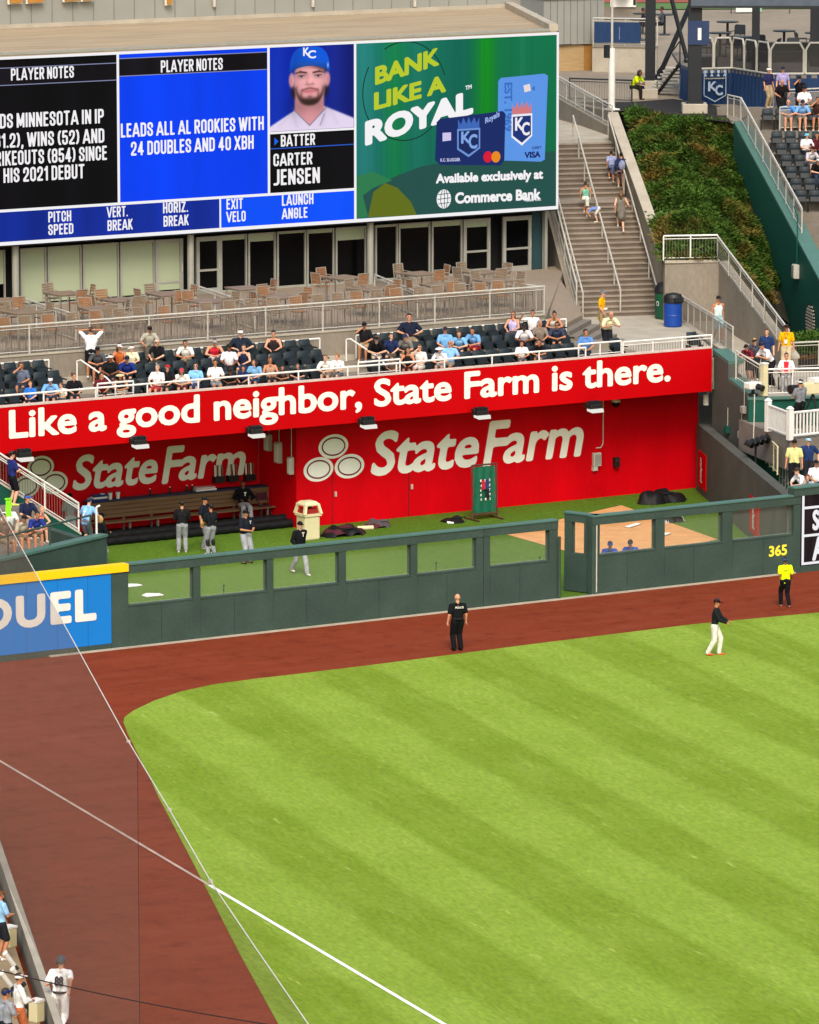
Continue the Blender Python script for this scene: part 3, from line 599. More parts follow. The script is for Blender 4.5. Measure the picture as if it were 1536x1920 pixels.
ad = thing('advertising_fence', 'blue padded outfield fence with white DUEL lettering and yellow cap', 'fence', (-17, 0, 0))
xa = fx(209, 1130); pf(MB().box(-30, 0, .2, xa - .004, .24, 2.42), 'blue_panel', mat('ad_blue', '0f74c4', .45, .05, .3, spec=.3), ad)
pf(MB().box(-30, .01, 0, xa - .004, .24, .2), 'footing', M_GREEN, ad); pf(MB().box(-30, -.05, 2.42, fx(240, 1060), .27, 2.66), 'yellow_cap', M_YEL, ad)
m = MB()
for u in (-70, -8, 50, 108, 165): pf(MB().box(fx(u, 1140) - .006, -.004, .22, fx(u, 1140) + .006, .002, 2.41), 'panel_seam', mat('seam_blue', '0a5590', .6), ad)
m = MB(); px_text(m, 'FANDUEL', 0, (-214, 1205.5), 181, 62, weight=.045, space=1.14); pf(m, 'lettering', M_WHITE, ad)

lb = thing('ribbon_display', 'dark lit display board with white frames set into the fence at the far right', 'display', (13, 0, 0))
x0 = fx(1503.5, 1000)
pf(MB().box(fx(1500), .02, 0, 24, .3, 2.62), 'housing', M_BLACK, lb); pf(MB().box(fx(1486), -.06, 2.62, 24, .3, 2.88), 'top_cap', M_GREEN, lb); pf(MB().box(fx(1486), -.09, 2.88, 24, .33, 2.93), 'rail_cap', M_GREEN_CAP, lb)
pf(MB().box(fx(1486), -.06, 0, 24, .0, .2), 'footing', M_GREEN, lb)
pf(MB().box(x0, 0, .24, 24, .018, 2.6), 'screen', glow('led_dark', '2c2024', .75, .5, 2.5), lb)
G_WHITE = glow('led_white', 'f4f2f4', 1.)
m = MB(); m.box(x0, -.012, .24, x0 + .09, -.004, 2.6)
for z in (.24, 1.19, 2.14): m.box(x0 + .092, -.012, z, 24, -.004, z + .085)
pf(m, 'frame_line', G_WHITE, lb)
m = MB(); f = on(0, .008); text_line(m, 'SO', f, fx(1523, 1010), None, 1.39, 2.08, .035, .62); text_line(m, 'AB', f, fx(1523, 1050), None, .35, 1.16, .035, .62); pf(m, 'lettering', G_WHITE, lb)

# ------------------------------------------------------------------ bullpen walls, deck above, red sign band
YW, YL, YF = 17.0, 19.6, 15.0
wx = lambda u, v=900, Y=YW: gy(u, v, Y).x
XC = wx(556); XE = 20.6
rw = thing('bullpen_back_wall', 'bright red block wall with oval emblem and StateFarm lettering behind the bullpen', 'wall', (XC, YW, 0))
pf(MB().box(XC, YW, 0, XE, YW + .3, 4.6), 'wall', M_RED, rw)
pf(MB().box(XC, YW + .3, 0, XC + .3, YL - .01, 4.6), 'return_wall', M_RED, rw)
def oval_logo(Y, cs, rx, ry, parent, mats):
    f = on(Y, .012); m = MB(); r = MB(); i2 = MB(); k = 0
    for u, v in cs:
        c = gy(u, v, Y); f = on(Y, .012 + .002 * k); k += 1
        poly_face(m, ellipse(c.x, c.z, rx, ry, 40, .05), f); ring(r, c.x, c.z, rx * .80, ry * .78, .055, on(Y, .024), 40)
    pf(m, 'oval_emblem', mats[0], parent); pf(r, 'emblem_ring', mats[1], parent)
M_RING = mat('ring_red', '6c0c16', .6)
oval_logo(YW, [(625, 837), (597, 880), (655, 874)], .62, .435, rw, (M_CREAM, M_RING))
def brand(Y, S0, S1, F0, F1, m1, parent):
    """S0/S1 bottom-left and top of the first word, F0/F1 of the tall letter, m1 right end"""
    m = MB(); a = gy(*S0, Y); t = gy(S0[0], S1, Y); kk = dict(weight=.024, shear=.2)
    b = gy(F0[0] - 7, F0[1], Y); f0 = gy(F0[0], F0[1], Y); f1 = gy(F0[0], F1, Y); e = gy(*m1, Y)
    text_line(m, 'State', on(Y), a.x, b.x, a.z, t.z, **kk)
    w = (e.x - f0.x); text_line(m, 'F', on(Y, .014), f0.x, f0.x + w * .275, f0.z - .02, f1.z, **kk)
    text_line(m, 'arm', on(Y, .012), f0.x + w * .20, e.x, a.z, t.z, **kk)
    pf(m, 'lettering', M_CREAM, parent)
brand(YW, (695, 893), 811, (905, 876), 791, (1094, 858), rw)
for u, w in ((582, 622), (624, 668), (724, 765), (767, 818)):
    d = pf(MB().box(wx(u), YW - .006, .03, wx(w), YW, 2.15), 'door', M_RED, rw); s = (u, w)
    if u in (624, 767):
        x = wx(u + 3) - rw.location.x; MB().box(x, -.06, 1.0, x + .07, -.007, 1.18).build('handle', M_RAIL, d); 
m = MB()
for u in (623, 766): m.box(wx(u) - .02, YW - .01, .03, wx(u) + .01, YW - .007, 2.2)
pf(m, 'door_gap', mat('gap_red', '3d0308', .8), rw)
x = wx(1130, 820); m = MB(); m.pipe([(x, YW - .03, 4.4), (x, YW - .03, 2.0), (x - .1, YW - .03, 1.86), (x - .3, YW - .03, 1.86)], .022); pf(m, 'conduit', M_RAIL, rw)
m = MB(); m.pipe([(wx(1131, 900), YW - .025, 1.8), (wx(1131, 900), YW - .025, .1)], .02); pf(m, 'conduit', M_RED, rw)
c = gy(1117, 861, YW); o = thing('junction_box', 'grey electrical box on red wall beside a conduit', 'junction box', (c.x, YW, c.z - .25))
MB().box(-.17, -.14, 0, .17, 0, .5).build('casing', M_RAIL, o, bevel=.02); MB().box(-.13, -.16, .06, .13, -.141, .44).build('door', M_ALU, o); MB().box(-.18, -.12, -.16, .02, 0, -.01).build('outlet', M_RAIL, o)
c = gy(1153, 866, YW); o = thing('wall_speaker', 'small black speaker on red wall right of grey box', 'speaker', (c.x, YW, c.z - .18))
MB().box(-.1, -.2, 0, .1, 0, .36).build('cabinet', M_BLACK, o, bevel=.02); MB().ball((0, -.2, .24), (.07, .02, .07)).build('cone', M_STEEL, o)
c = gy(1155, 757, YW - .4); o = thing('dome_camera', 'round dark security camera hanging under red sign band', 'camera', (c.x, YW - .4, c.z))
MB().ball((0, 0, 0), .14, 12, 8).build('dome', M_GLASS, o, smooth=True); MB().lathe([(.16, .06), (.17, .16), (.06, .2), (.06, .6)]).build('mount', M_RAIL, o)

lw = thing('dugout_back_wall', 'shaded red wall with oval emblem and lettering behind the bullpen bench', 'wall', (-8, YL, 0))
pf(MB().box(-32, YL, 0, XC - .01, YL + .3, 4.6), 'wall', M_RED, lw)
oval_logo(YL, [(76, 876), (49, 912), (102, 905)], .53, .40, lw, (M_CREAM, M_RING))
brand(YL, (136, 920), 855, (303, 907), 838, (461, 891), lw)
for u, v in ((138, 841), (230, 833), (329, 826), (422, 816)):
    c = gy(u, v, YL - .25); o = thing('ceiling_lamp', 'pale double strip lamp under the deck above the bullpen bench', 'lamp', (c.x, YL - .25, 3.7), group='strip lamps over the bullpen bench')
    MB().box(-.36, -.2, -.04, .30, -.02, .0).build('tube', M_CREAM, o); MB().box(-.30, .02, -.04, .36, .2, .0).build('tube', M_CREAM, o); MB().box(-.4, -.2, .002, .4, .2, .25).build('housing', M_RED, o)
# seating deck and terraces
ROWZ, ROWY = (5.06, 5.41, 5.66), (15.85, 16.85, 17.85)
m = MB(); m.box(-32, YF + .16, 3.95, XE - .4, 20.2, 4.25)
m.build('stand_deck', M_CONC_D, kind='structure')
m = MB(); m.box(-32, YF + .2, 4.251, XE - .4, 16.45, ROWZ[0]); m.box(-32, 16.451, 4.251, 17.4, 17.45, ROWZ[1]); m.box(-32, 17.451, 4.251, 16.9, 18.35, ROWZ[2])
m.build('stand_terrace', M_CONC, kind='structure')
sb = thing('red_sign_band', 'long red sign band above the bullpen reading Like a good neighbor, State Farm is there.', 'sign', (5, YF, 3.9))
xr = gy(1335, 690, YF).x; pf(MB().box(-32, YF, 3.92, xr, YF + .15, 5.5), 'board', M_REDB, sb); pf(MB().box(-32, YF - .01, 5.501, xr, YF + .2, 5.56), 'top_trim', mat('trim_pink', 'c9b3a9', .6), sb)
m = MB(); px_text(m, 'Like a good neighbor, State Farm is there.', YF, (17, 823), 1257, 54, weight=.028, res=34); pf(m, 'lettering', M_CREAM, sb)
for u, v in ((46, 856), (262, 832), (480, 812), (690, 795), (903, 777), (1115, 765)):
    c = gy(u, v + 4, YF - .28); o = thing('flood_lamp', 'black floodlight with a bright lens hanging under the red sign band', 'floodlight', (c.x, YF - .28, c.z), group='floodlights under the red sign band'); o.scale = (1.15, 1.15, 1.15)
    m = MB(); m.box(-.24, -.12, .05, .2, .2, .2); m.box(-.3, -.06, .08, -.25, .14, .26); m.build('housing', M_BLACK, o, bevel=.03)
    m = MB()
    for i in range(5): m.box(-.18 + .08 * i, -.1, .201, -.14 + .08 * i, .16, .29)
    m.build('cooling_fin', M_STEEL, o); MB().hexa([(-.22, -.2, -.06), (.22, -.2, -.06), (.22, .1, -.02), (-.22, .1, -.02), (-.22, -.17, .05), (.22, -.17, .05), (.22, .1, .049), (-.22, .1, .049)]).build('lens', glow('lens', 'f6f4ea', .9), o)
    MB().pipe([(0, .1, .1), (0, .36, .0)], .03).build('bracket', M_BLACK, o)

# ------------------------------------------------------------------ things in the bullpen
XB0, XB1 = gy(168, 980, 18.9).x, gy(506, 930, 18.9).x
b = thing('bullpen_bench', 'long brown wooden bench with tall plank back along the shaded red wall', 'bench', ((XB0 + XB1) / 2, 18.9, 0))
hb = (XB1 - XB0) / 2; M_WOOD = mat('bench_planks', '6b5034', .7, .25, 2, stretch=(.4, 1, 12), fine=.3)
m = MB()
for i in range(4): m.box(-hb, .02, .66 + .145 * i, hb, .07, .79 + .145 * i)
m.build('backrest', M_WOOD, b); m = MB(); m.box(-hb, -.45, .54, hb, -.24, .59); m.box(-hb, -.22, .54, hb, -.02, .59); m.build('seat', M_WOOD, b)
MB().box(-hb, .0, 1.24, hb, .5, 1.28).build('shelf', mat('navy_shelf', '1c2340', .6), b)
for i in range(7):
    x = -hb + .3 + (2 * hb - .6) * i / 6; m = MB(); m.box(x - .03, -.38, .15, x + .03, -.3, .5); m.box(x - .03, .08, .15, x + .03, .14, 1.235); m.box(x - .03, -.38, .501, x + .03, .14, .538); m.build('leg', M_RAIL_D, b)
p = thing('bench_platform', 'low black tarpaulin covered platform with padded steps below the bench', 'platform', ((XB0 + XB1) / 2, 18.2, 0))
hp0 = gy(150, 1000, 17.2).x - p.location.x; hp1 = gy(548, 985, 17.2).x - p.location.x
MB().box(hp0, -.35, 0, hp1 - .3, 1.39, .15).build('deck', M_TARP, p)
for y, z, r in ((-.95, .15, .16), (-.5, .26, .17), (-.66, .10, .12)):
    m = MB(); n = 60; rad = lambda i, j: r * (1 + .12 * sin(i * 1.9 + j) + R.uniform(-.05, .05))
    vs = [(hp0 + (hp1 - hp0) * i / n, y + rad(i, j) * cos(2 * pi * j / 9), z + rad(i, j) * sin(2 * pi * j / 9)) for i in range(n + 1) for j in range(9)]
    m.add(vs, [(i * 9 + j, i * 9 + (j + 1) % 9, i * 9 + 9 + (j + 1) % 9, i * 9 + 9 + j) for i in range(n) for j in range(9)]); m.build('padded_roll', M_TARP, p, smooth=True)
# litter bin
c = gz(578, 1011); o = thing('litter_bin', 'cream plastic litter bin with hooded top against the red wall corner', 'bin', c)
M_BIN = mat('cream_plastic', 'cfc59c', .5, .05, 2)
MB().prism([(-.31, -.31), (.31, -.31), (.31, .31), (-.31, .31)], 0, .85).build('body', M_BIN, o, bevel=.06)
m = MB(); m.box(-.35, -.35, .851, .35, .35, .93)
for sx in (-1, 1):
    for sy in (-1, 1): m.hexa([(sx * .33 - .05, sy * .33 - .05, .931), (sx * .33 + .05, sy * .33 - .05, .931), (sx * .33 + .05, sy * .33 + .05, .931), (sx * .33 - .05, sy * .33 + .05, .931)] + [(sx * .26 - .05, sy * .26 - .05, 1.22), (sx * .26 + .05, sy * .26 - .05, 1.22), (sx * .26 + .05, sy * .26 + .05, 1.22), (sx * .26 - .05, sy * .26 + .05, 1.22)])
m.box(-.31, -.31, 1.221, .31, .31, 1.26); m.hexa([(-.31, -.31, 1.261), (.31, -.31, 1.261), (.31, .31, 1.261), (-.31, .31, 1.261), (-.2, -.2, 1.36), (.2, -.2, 1.36), (.2, .2, 1.36), (-.2, .2, 1.36)]); m.build('hood', M_BIN, o)
MB().box(-.24, -.24, .931, .24, .24, 1.1).build('liner', mat('bin_red', '8a1512', .7), o)
def heap(name, label, cat, uv, n, sx, sy, h, mats, seed):
    """soft pile of bags or folded cloth: one crumpled surface over a few humps"""
    rr = random.Random(seed); c = gz(*uv); o = thing(name, label, cat, c); hum = [(rr.uniform(-sx, sx), rr.uniform(-sy, sy), rr.uniform(.2, .45), rr.uniform(.5, 1) * h) for _ in range(n)]
    m = MB(); nx, ny = 36, 16; X = sx + .35; Y = sy + .3
    hz = lambda x, y: max(hh * .7 * sqrt(max(0, 1 - ((x - a) ** 2 + (y - b) ** 2) / r ** 2)) for a, b, r, hh in hum) * (1 + .16 * sin(x * 15 + y * 9) * cos(y * 21 + x * 7)) + (.02 if abs(x) < X and abs(y) < Y else 0)
    vs = [(-X + 2 * X * i / nx, -Y + 2 * Y * j / ny, hz(-X + 2 * X * i / nx, -Y + 2 * Y * j / ny)) for i in range(nx + 1) for j in range(ny + 1)]
    keep = [(i * (ny + 1) + j, (i + 1) * (ny + 1) + j, (i + 1) * (ny + 1) + j + 1, i * (ny + 1) + j + 1) for i in range(nx) for j in range(ny)]
    keep = [q for q in keep if max(vs[k][2] for k in q) > .03]; used = sorted({k for q in keep for k in q}); ix = {k: i for i, k in enumerate(used)}
    m.add([vs[k] for k in used], [tuple(ix[k] for k in q) for q in keep])
    for k, q in enumerate(m.f):
        if len(mats) > 1: m.m[k] = int(sin(m.v[q[0]][0] * 6 + m.v[q[0]][1] * 4) > .55)
    me = m.build('cloth', mats, o, smooth=True); MB().tube((-.2, -sy, h * .5), (.25, -sy - .1, h * .62), .025).build('strap', mats[0], o); return o
M_MAROON = mat('maroon_cloth', '4a1420', .8, .2, 4)
heap('equipment_bag', 'heap of black and maroon kit bags on grass by the bin', 'bag', (640, 1002), 9, .85, .3, .42, [M_TARP, M_MAROON], 3)
heap('tarpaulin_pile', 'folded black tarpaulin pile at the foot of the right red wall', 'tarpaulin', (1238, 940), 9, .8, .35, .62, [M_TARP], 5)
heap('kit_bag', 'grey and maroon kit bag against the red wall between two doors', 'bag', (712, 986), 4, .25, .2, .38, [mat('grey_cloth', '4b4448', .8, .2, 4), M_MAROON], 8)
heap('ball_bag', 'black and white equipment bag left of the pitching screen', 'bag', (855, 978), 3, .15, .15, .3, [M_TARP, M_WHITE], 9)
heap('glove_bag', 'black bag with white lid on turf right of the mound', 'bag', (1263, 978), 4, .25, .2, .42, [M_TARP, mat('pale_cloth', 'a8a7a5', .8)], 12)
c = gz(685, 994); o = thing('foam_roller', 'cream foam roller lying on grass beside the kit bags', 'roller', c); MB().tube((-.28, .08, .08), (.28, -.08, .08), .08, 12).build('roll', M_BIN, o); MB().tube((.281, -.081, .08), (.285, -.082, .08), .045, 10).build('core', M_CONC_D, o)
# pitching target
c = (gz(880, 977) + gz(938, 971)) / 2; o = thing('pitching_screen', 'green pitching target screen with white numbered strike zone', 'screen', c); M_TG = mat('target_green', '0a5a42', .5, .12, 3, bump=.3)
m = MB(); hw = .52
for x in (-hw, hw): m.pipe([(x, 0, .05), (x, .05, 1.98)], .035); m.pipe([(x, -.45, .04), (x, .5, .04)], .03)
m.pipe([(-hw, .05, 1.98), (hw, .05, 1.98)], .035); m.pipe([(-hw, 0, .2), (hw, 0, .2)], .03); m.build('frame', mat('rusty_frame', '4d2c26', .6, .2, 5), o)
n = 14; m = MB(); vs = [(-hw + .05 + (2 * hw - .1) * i / n, .02 + .03 * sin(i * 1.3 + j * .7) * cos(j * .9) + .002 * j, .26 + 1.66 * j / n) for i in range(n + 1) for j in range(n + 1)]
m.add(vs, [(i * (n + 1) + j, (i + 1) * (n + 1) + j, (i + 1) * (n + 1) + j + 1, i * (n + 1) + j + 1) for i in range(n) for j in range(n)]); m.build('sheet', M_TG, o, smooth=True)
f = lambda x, z: (x, -.035, z)
for nm, q, cc in (('strike_zone', (-.17, .0, 1.1, 1.45), 'a51c2c'), ('strike_zone', (0, .17, 1.1, 1.45), '1d2f63'), ('strike_zone', (0.01, .17, .75, 1.09), '0b1418')):
    poly_face(MB(), [(q[0], q[2]), (q[1], q[2]), (q[1], q[3]), (q[0], q[3])], f).build(nm, mat('zone_' + cc, cc, .6), o)
m = MB(); f = lambda x, z: (x, -.045, z); k = 0
for x, z in [(-.2, 1.38), (-.02, 1.38), (.17, 1.38), (-.19, 1.2), (.18, 1.2), (-.2, 1.03), (.18, 1.03), (-.19, .86), (.19, .86), (-.18, .7), (.01, .7), (.2, .7)]:
    k += 1; text_line(m, str(k % 10), f, x - .03, x + .03, z, z + .09, .03)
m.build('number', M_WHITE, o)
for u, v, l, s in ((284, 1117, 'white home plate lying on the turf left in front of bench', .33), (246, 1099, 'white home plate edge on turf close to the fence post', .3), (478, 1116, 'small white plate on the turf behind the third fence window', .26)):
    c = gz(u, v); o = thing('home_plate', l, 'plate', c + Vector((0, 0, .005))); MB().prism([(-s, -s * .7), (s, -s * .7), (s, .2 * s), (0, s), (-s, .2 * s)], 0, .04).build('slab', M_CHALK, o); MB().prism([(-s * 1.05, -s * .75), (s * 1.05, -s * .75), (s * 1.05, .2 * s), (0, s * 1.05), (-s * 1.05, .2 * s)], 0, .012).build('edging', M_BLACK, o)
for u, v, l in ((1187, 986, 'white pitching rubber set in the clay mound centre'), (1243, 1004, 'white pitching rubber near the right tip of clay mound')):
    c = gz(u, v, .03); o = thing('pitching_rubber', l, 'pitching rubber', c, .5); MB().box(-.42, -.09, 0, .42, .09, .04).build('slab', M_CHALK, o); MB().box(-.44, -.11, -.012, .44, .11, .012).build('edging', M_CONC_D, o)
for u, v, g_ in ((420, 1121, 0), (818, 1078, 0), (1012, 1068, 0), (888, 1085, 0)):
    c = gz(u, v); o = thing('ground_stake', 'thin dark stake standing in turf behind the fence mesh', 'stake', c, group='thin stakes in the bullpen turf'); MB().tube((0, 0, 0), (0, 0, .42), .018).build('rod', M_BLACK, o); MB().tube((-.04, 0, .42), (.04, 0, .42), .02).build('hook', M_BLACK, o)
# things on the bench shelf
for i, u in enumerate((165, 181, 197)):
    c = gy(208 + (u - 181) * .9, 921 - i, 19.1); o = thing('cup_stack', 'white paper cup stack on the left of bench shelf', 'cups', (c.x, 19.15, 1.281), group='cup stacks on the bench shelf'); MB().lathe([(.06, 0), (.075, .2), (.085, .24)]).build('cup', M_WHITE, o); MB().lathe([(.086, .241), (.07, .26)]).build('lid', mat('lid_blue', '22366e', .5), o)
c = gy(186, 921, 19.1); o = thing('towel_pile', 'blue and white towel heap at the left end of bench shelf', 'towels', (c.x, 19.15, 1.281))
for i in range(3): MB().box(-.3 + .03 * i, -.15, .07 * i, .26 + .03 * i, .14, .065 + .07 * i).build('towel', [mat('towel_blue', '20356f', .9), M_WHITE, MATS['towel_blue']][i], o, bevel=.02)
c = gy(385, 907, 19.1); o = thing('towel_pile', 'white and pink folded towels on the right of bench shelf', 'towels', (c.x, 19.15, 1.281))
for i in range(2): MB().box(-.42, -.16, .07 * i, .42 - .06 * i, .16, .065 + .07 * i).build('towel', [M_WHITE, mat('towel_pink', 'c9a5a6', .9)][i], o, bevel=.02)
for u, v in ((352, 908), (362, 907), (283, 917), (320, 914)):
    c = gy(u, v, 19.1); o = thing('drink_bottle', 'small dark drink bottle standing on bench shelf', 'bottle', (c.x, 19.15, 1.281), group='drink bottles on the bench shelf'); MB().lathe([(.045, 0), (.045, .17), (.02, .22)]).build('bottle', M_BLACK, o); MB().lathe([(.022, .221), (.022, .25)]).build('cap', M_WHITE, o)
for u, v, l in ((412, 893, 'black bat rack with white grips on red wall right of lettering'), (438, 891, 'second bat rack by the shaded wall corner'), (470, 889, 'bat rack nearest the return wall of the bench')):
    c = gy(u, v + 12, YL - .2); o = thing('bat_rack', l, 'rack', (c.x, YL - .16, c.z)); MB().box(-.2, -.1, 0, .2, .15, .22).build('tray', M_BLACK, o)
    for i in range(4): MB().tube((-.15 + .1 * i, 0, .1), (-.14 + .1 * i, .05, .62), .028).build('bat', [M_WHITE, M_WOOD][i % 2], o)
xw = XC - .02
for y, z, w, h_, l in ((YL - .8, 2.55, .3, .6, 'pale grey telephone box on the shaded return wall'), (YL - 1.5, 2.2, .28, .75, 'white cabinet on the shaded return wall beside the bench'), (YL - 2.35, 1.9, .2, .62, 'narrow white cabinet near the red wall corner')):
    o = thing('wall_cabinet', l, 'cabinet', (XC, y, z)); MB().box(-.18, -w / 2, 0, 0, w / 2, h_).build('casing', M_RAIL, o, bevel=.015); MB().box(-.2, -w / 2 + .03, .05, -.181, w / 2 - .03, h_ - .05).build('door', M_WHITE, o); MB().tube((-.05, 0, h_), (-.05, 0, 3.9 - z), .015).build('cable', M_RAIL, o)
c = gz(517, 975, .1); o = thing('folding_chair', 'dark maroon folding chair in the shaded corner beside the bench', 'chair', (c.x - .3, 18.7, .151))
MB().box(-.22, -.2, .44, .22, .2, .47).build('seat', M_MAROON, o); MB().box(-.22, .2, .62, .22, .23, .9).build('backrest', M_MAROON, o)
for sx in (-.2, .2): MB().pipe([(sx, -.22, 0), (sx, .22, .92)], .014).build('leg', M_STEEL, o); MB().pipe([(sx, .24, 0), (sx, -.18, .44)], .014).build('leg', M_STEEL, o)
# ------------------------------------------------------------------ video board and pavilion
YS, YWIN = 30.5, 31.6
sx_ = lambda u, v=250: gy(u, v, YS).x
ZS1 = gy(1046, 60, YS).z; ZS0 = gy(1044, 392, YS).z; ZST = gy(560, 361, YS).z
XS1 = sx_(1046); xA, xB, xC, xD = sx_(221), sx_(503), sx_(665), XS1
vb = thing('video_board', 'huge lit video board with player notes, portrait and green bank advert above the patio', 'video board', (10, YS, ZS0))
pf(MB().box(-30, YS + .03, ZS0 - .06, XS1 + .04, YS + .9, ZS1 + .04), 'housing', M_BLACK, vb)
def panel(x0, x1, z0, z1, m, name='screen_panel', lift=.0, **kw): return pf(MB().box(x0, YS - lift, z0, x1, YS + .028 - lift, z1), name, m, vb, **kw)
zsL = gy(410, 395, YS).z
xE_ = sx_(412, 395)
G_BLUE = glow('led_blue', '0040f2', 1., .10, .5); G_NAVY = glow('led_navy', '0f2d9c', .95, .25, .5); G_BLACK = glow('led_black', '08070c', .7, .6, .4)
panel(-30, xA, ZST, ZS1, G_BLACK); panel(xA, xB, ZST, ZS1, G_BLUE); panel(-30, xE_, ZS0, ZST, G_NAVY); panel(xE_, xC, ZS0, ZST, glow('led_blue_strip', '0550fa', 1., .08, .5))
zP0 = gy(580, 245, YS).z; panel(xB, xC, zP0, ZS1, glow('led_portrait', '0d1c6e', 1., .3, .7)); panel(xB, xC, ZST, zP0, G_BLACK)
# portrait: flat picture on the screen
def onS(k): return lambda x, z: (x, YS - .004 * k, z)
upx = lambda u, v: (gy(u, v, YS).x, gy(u, v, YS).z)
def pic(name, pts, col, k, strength=1.): 
    m = MB(); poly_face(m, [upx(*p) for p in pts], onS(k)); return pf(m, name, glow('led_' + col, col, strength), vb)
# portrait on the screen: a grid of display pixels coloured by soft shapes
def screen_picture(name, x0, x1, z0, z1, C, lift):
    """grid of display pixels with their own colours (sRGB array nx x nz x 3)"""
    nx, nz = C.shape[:2]; b = MB(); b.add([(x0 + (x1 - x0) * i / (nx - 1), YS - lift, z0 + (z1 - z0) * j / (nz - 1)) for i in range(nx) for j in range(nz)], [(i * nz + j, (i + 1) * nz + j, (i + 1) * nz + j + 1, i * nz + j + 1) for i in range(nx - 1) for j in range(nz - 1)])
    o = pf(b, name, None, vb); at = o.data.color_attributes.new('picture', 'FLOAT_COLOR', 'POINT'); C = np.clip(C, 0, 1); L = np.where(C <= .04045, C / 12.92, ((C + .055) / 1.055) ** 2.4); col = np.ones((nx * nz, 4)); col[:, :3] = L.reshape(-1, 3); at.data.foreach_set('color', col.ravel().astype(np.float32))
    if 'led_picture' not in MATS:
        m = bpy.data.materials.new('led_picture'); m.use_nodes = True; bs = m.node_tree.nodes['Principled BSDF']; bs.inputs['Base Color'].default_value = (.004, .004, .004, 1); bs.inputs['Specular IOR Level'].default_value = 0; bs.inputs['Emission Strength'].default_value = EMI
        a = m.node_tree.nodes.new('ShaderNodeVertexColor'); a.layer_name = 'picture'; m.node_tree.links.new(a.outputs[0], bs.inputs['Emission Color']); MATS['led_picture'] = m
    o.data.materials.clear(); o.data.materials.append(MATS['led_picture']); return o
def portrait():
    x0, x1 = xB + .05, xC - .05; z0, z1 = zP0 + .04, ZS1 - .11; nx, nz = 150, 150
    gx, gz_ = np.meshgrid(np.linspace(0, 1, nx), np.linspace(0, 1, nz), indexing='ij'); X = gx * 160 ; Yp = (1 - gz_) * 160   # 160 x 160 design units, y down
    S = lambda d, w=2.: 1 / (1 + np.exp(np.clip(d / w, -30, 30)))            # soft inside mask of a signed distance
    el = lambda cx, cy, rx, ry: (np.sqrt(((X - cx) / rx) ** 2 + ((Yp - cy) / ry) ** 2) - 1) * min(rx, ry)
    C = np.zeros((nx, nz, 3)); C[:] = (.02, .17, .70); C += ((X / 160)[..., None] * np.array((.06, -.03, -.12))) + .02 * np.sin(X / 9)[..., None]
    def put(m, col): C[:] = C * (1 - m[..., None]) + np.array(col) * m[..., None]
    def tone(m, k): C[:] = C * (1 + m[..., None] * (k - 1))
    se = lambda cx, cy, rx, ry, p: ((np.abs((X - cx) / rx) ** p + np.abs((Yp - cy) / ry) ** p) ** (1 / p) - 1) * min(rx, ry)
    seg = lambda x0_, y0_, x1_, y1_, w: np.hypot(X - x0_ - (t_ := np.clip(((X - x0_) * (x1_ - x0_) + (Yp - y0_) * (y1_ - y0_)) / ((x1_ - x0_) ** 2 + (y1_ - y0_) ** 2), 0, 1)) * (x1_ - x0_), Yp - y0_ - t_ * (y1_ - y0_)) - w
    tone(S(-(X - 128), 14) * .7, .62)
    sl = np.where(X < 76, 122 + (47 - X) * .62, 117 + (X - 106) * .46); put(S(sl - Yp, .8), (.90, .84, .94)); 
    for q0, q1 in (((20, 150), (40, 128)), ((128, 150), (118, 126)), ((100, 152), (106, 124)), ((52, 152), (44, 126))): tone(S(seg(*q0, *q1, 1.2), 2), .93)
    put(S(np.maximum(np.abs(X - 75.5) - 28, np.maximum(-(Yp - 88), Yp - (152 - np.abs(X - 76) * 1.05))), .8), (.88, .60, .62)); tone(S(el(52, 118, 14, 20), 6), .86); tone(S(el(96, 112, 12, 22), 6), .90); tone(S(el(76, 112, 30, 10), 5), .82)
    put(S(np.abs((152 - np.abs(X - 76) * 1.05) - Yp) - 1.1, .6) * S(-(Yp - 118), 2), (.45, .42, .52)); put(S(seg(96, 152, 104, 132, .7), .5), (.55, .50, .60))
    put(S(np.minimum(el(46, 84, 5, 14), el(107, 82, 5, 14)), 1.2), (.13, .09, .10))
    for cx in (40.5, 111.5): put(S(el(cx + (2 if cx < 70 else -2), 64, 5.5, 13.5), .7), (.90, .62, .64)); tone(S(el(cx, 65, 2.4, 8), 1.2), .84)
    face = np.maximum(se(76.5, 66, 29.5, 48, 2.4), -(Yp - 30)); fin = S(face, .8); put(fin, (.94, .67, .68))
    tone(S(el(49, 72, 7, 30), 4) * fin, .86); tone(S(el(104, 72, 6, 30), 4) * fin, .90); tone(S(el(66, 70, 9, 9), 5) * fin, 1.04); tone(S(el(88, 70, 9, 9), 5) * fin, 1.05)
    jaw = np.maximum(face, -(se(76.5, 63, 27, 39, 2.4))); put(S(np.maximum(jaw, 72 - Yp + np.abs(X - 76.5) * .25), 1.6) * fin * .93, (.17, .11, .10)); put(S(np.maximum(el(76.5, 106, 19, 10), -(Yp - 100)), 1.8) * .85 * fin, (.20, .13, .11)); put(S(el(76.5, 97.5, 4, 3.2), 1.2) * .6, (.34, .22, .20))
    for s_ in (-1, 1): put(S(seg(76.5 + s_ * 2, 80.5, 76.5 + s_ * 14, 84, 1.7), .9) * .8, (.36, .20, .19)); put(S(seg(76.5 + s_ * 15, 85, 76.5 + s_ * 17, 98, 1.6), 1.2) * .6, (.34, .20, .18))
    put(S(seg(66, 87, 87, 86.6, .8), .5), (.60, .30, .34)); put(S(el(76.5, 89.6, 8.5, 2.0), .8), (.86, .50, .56)); put(S(el(76.5, 85, 9, 1.4), .7), (.78, .44, .48))
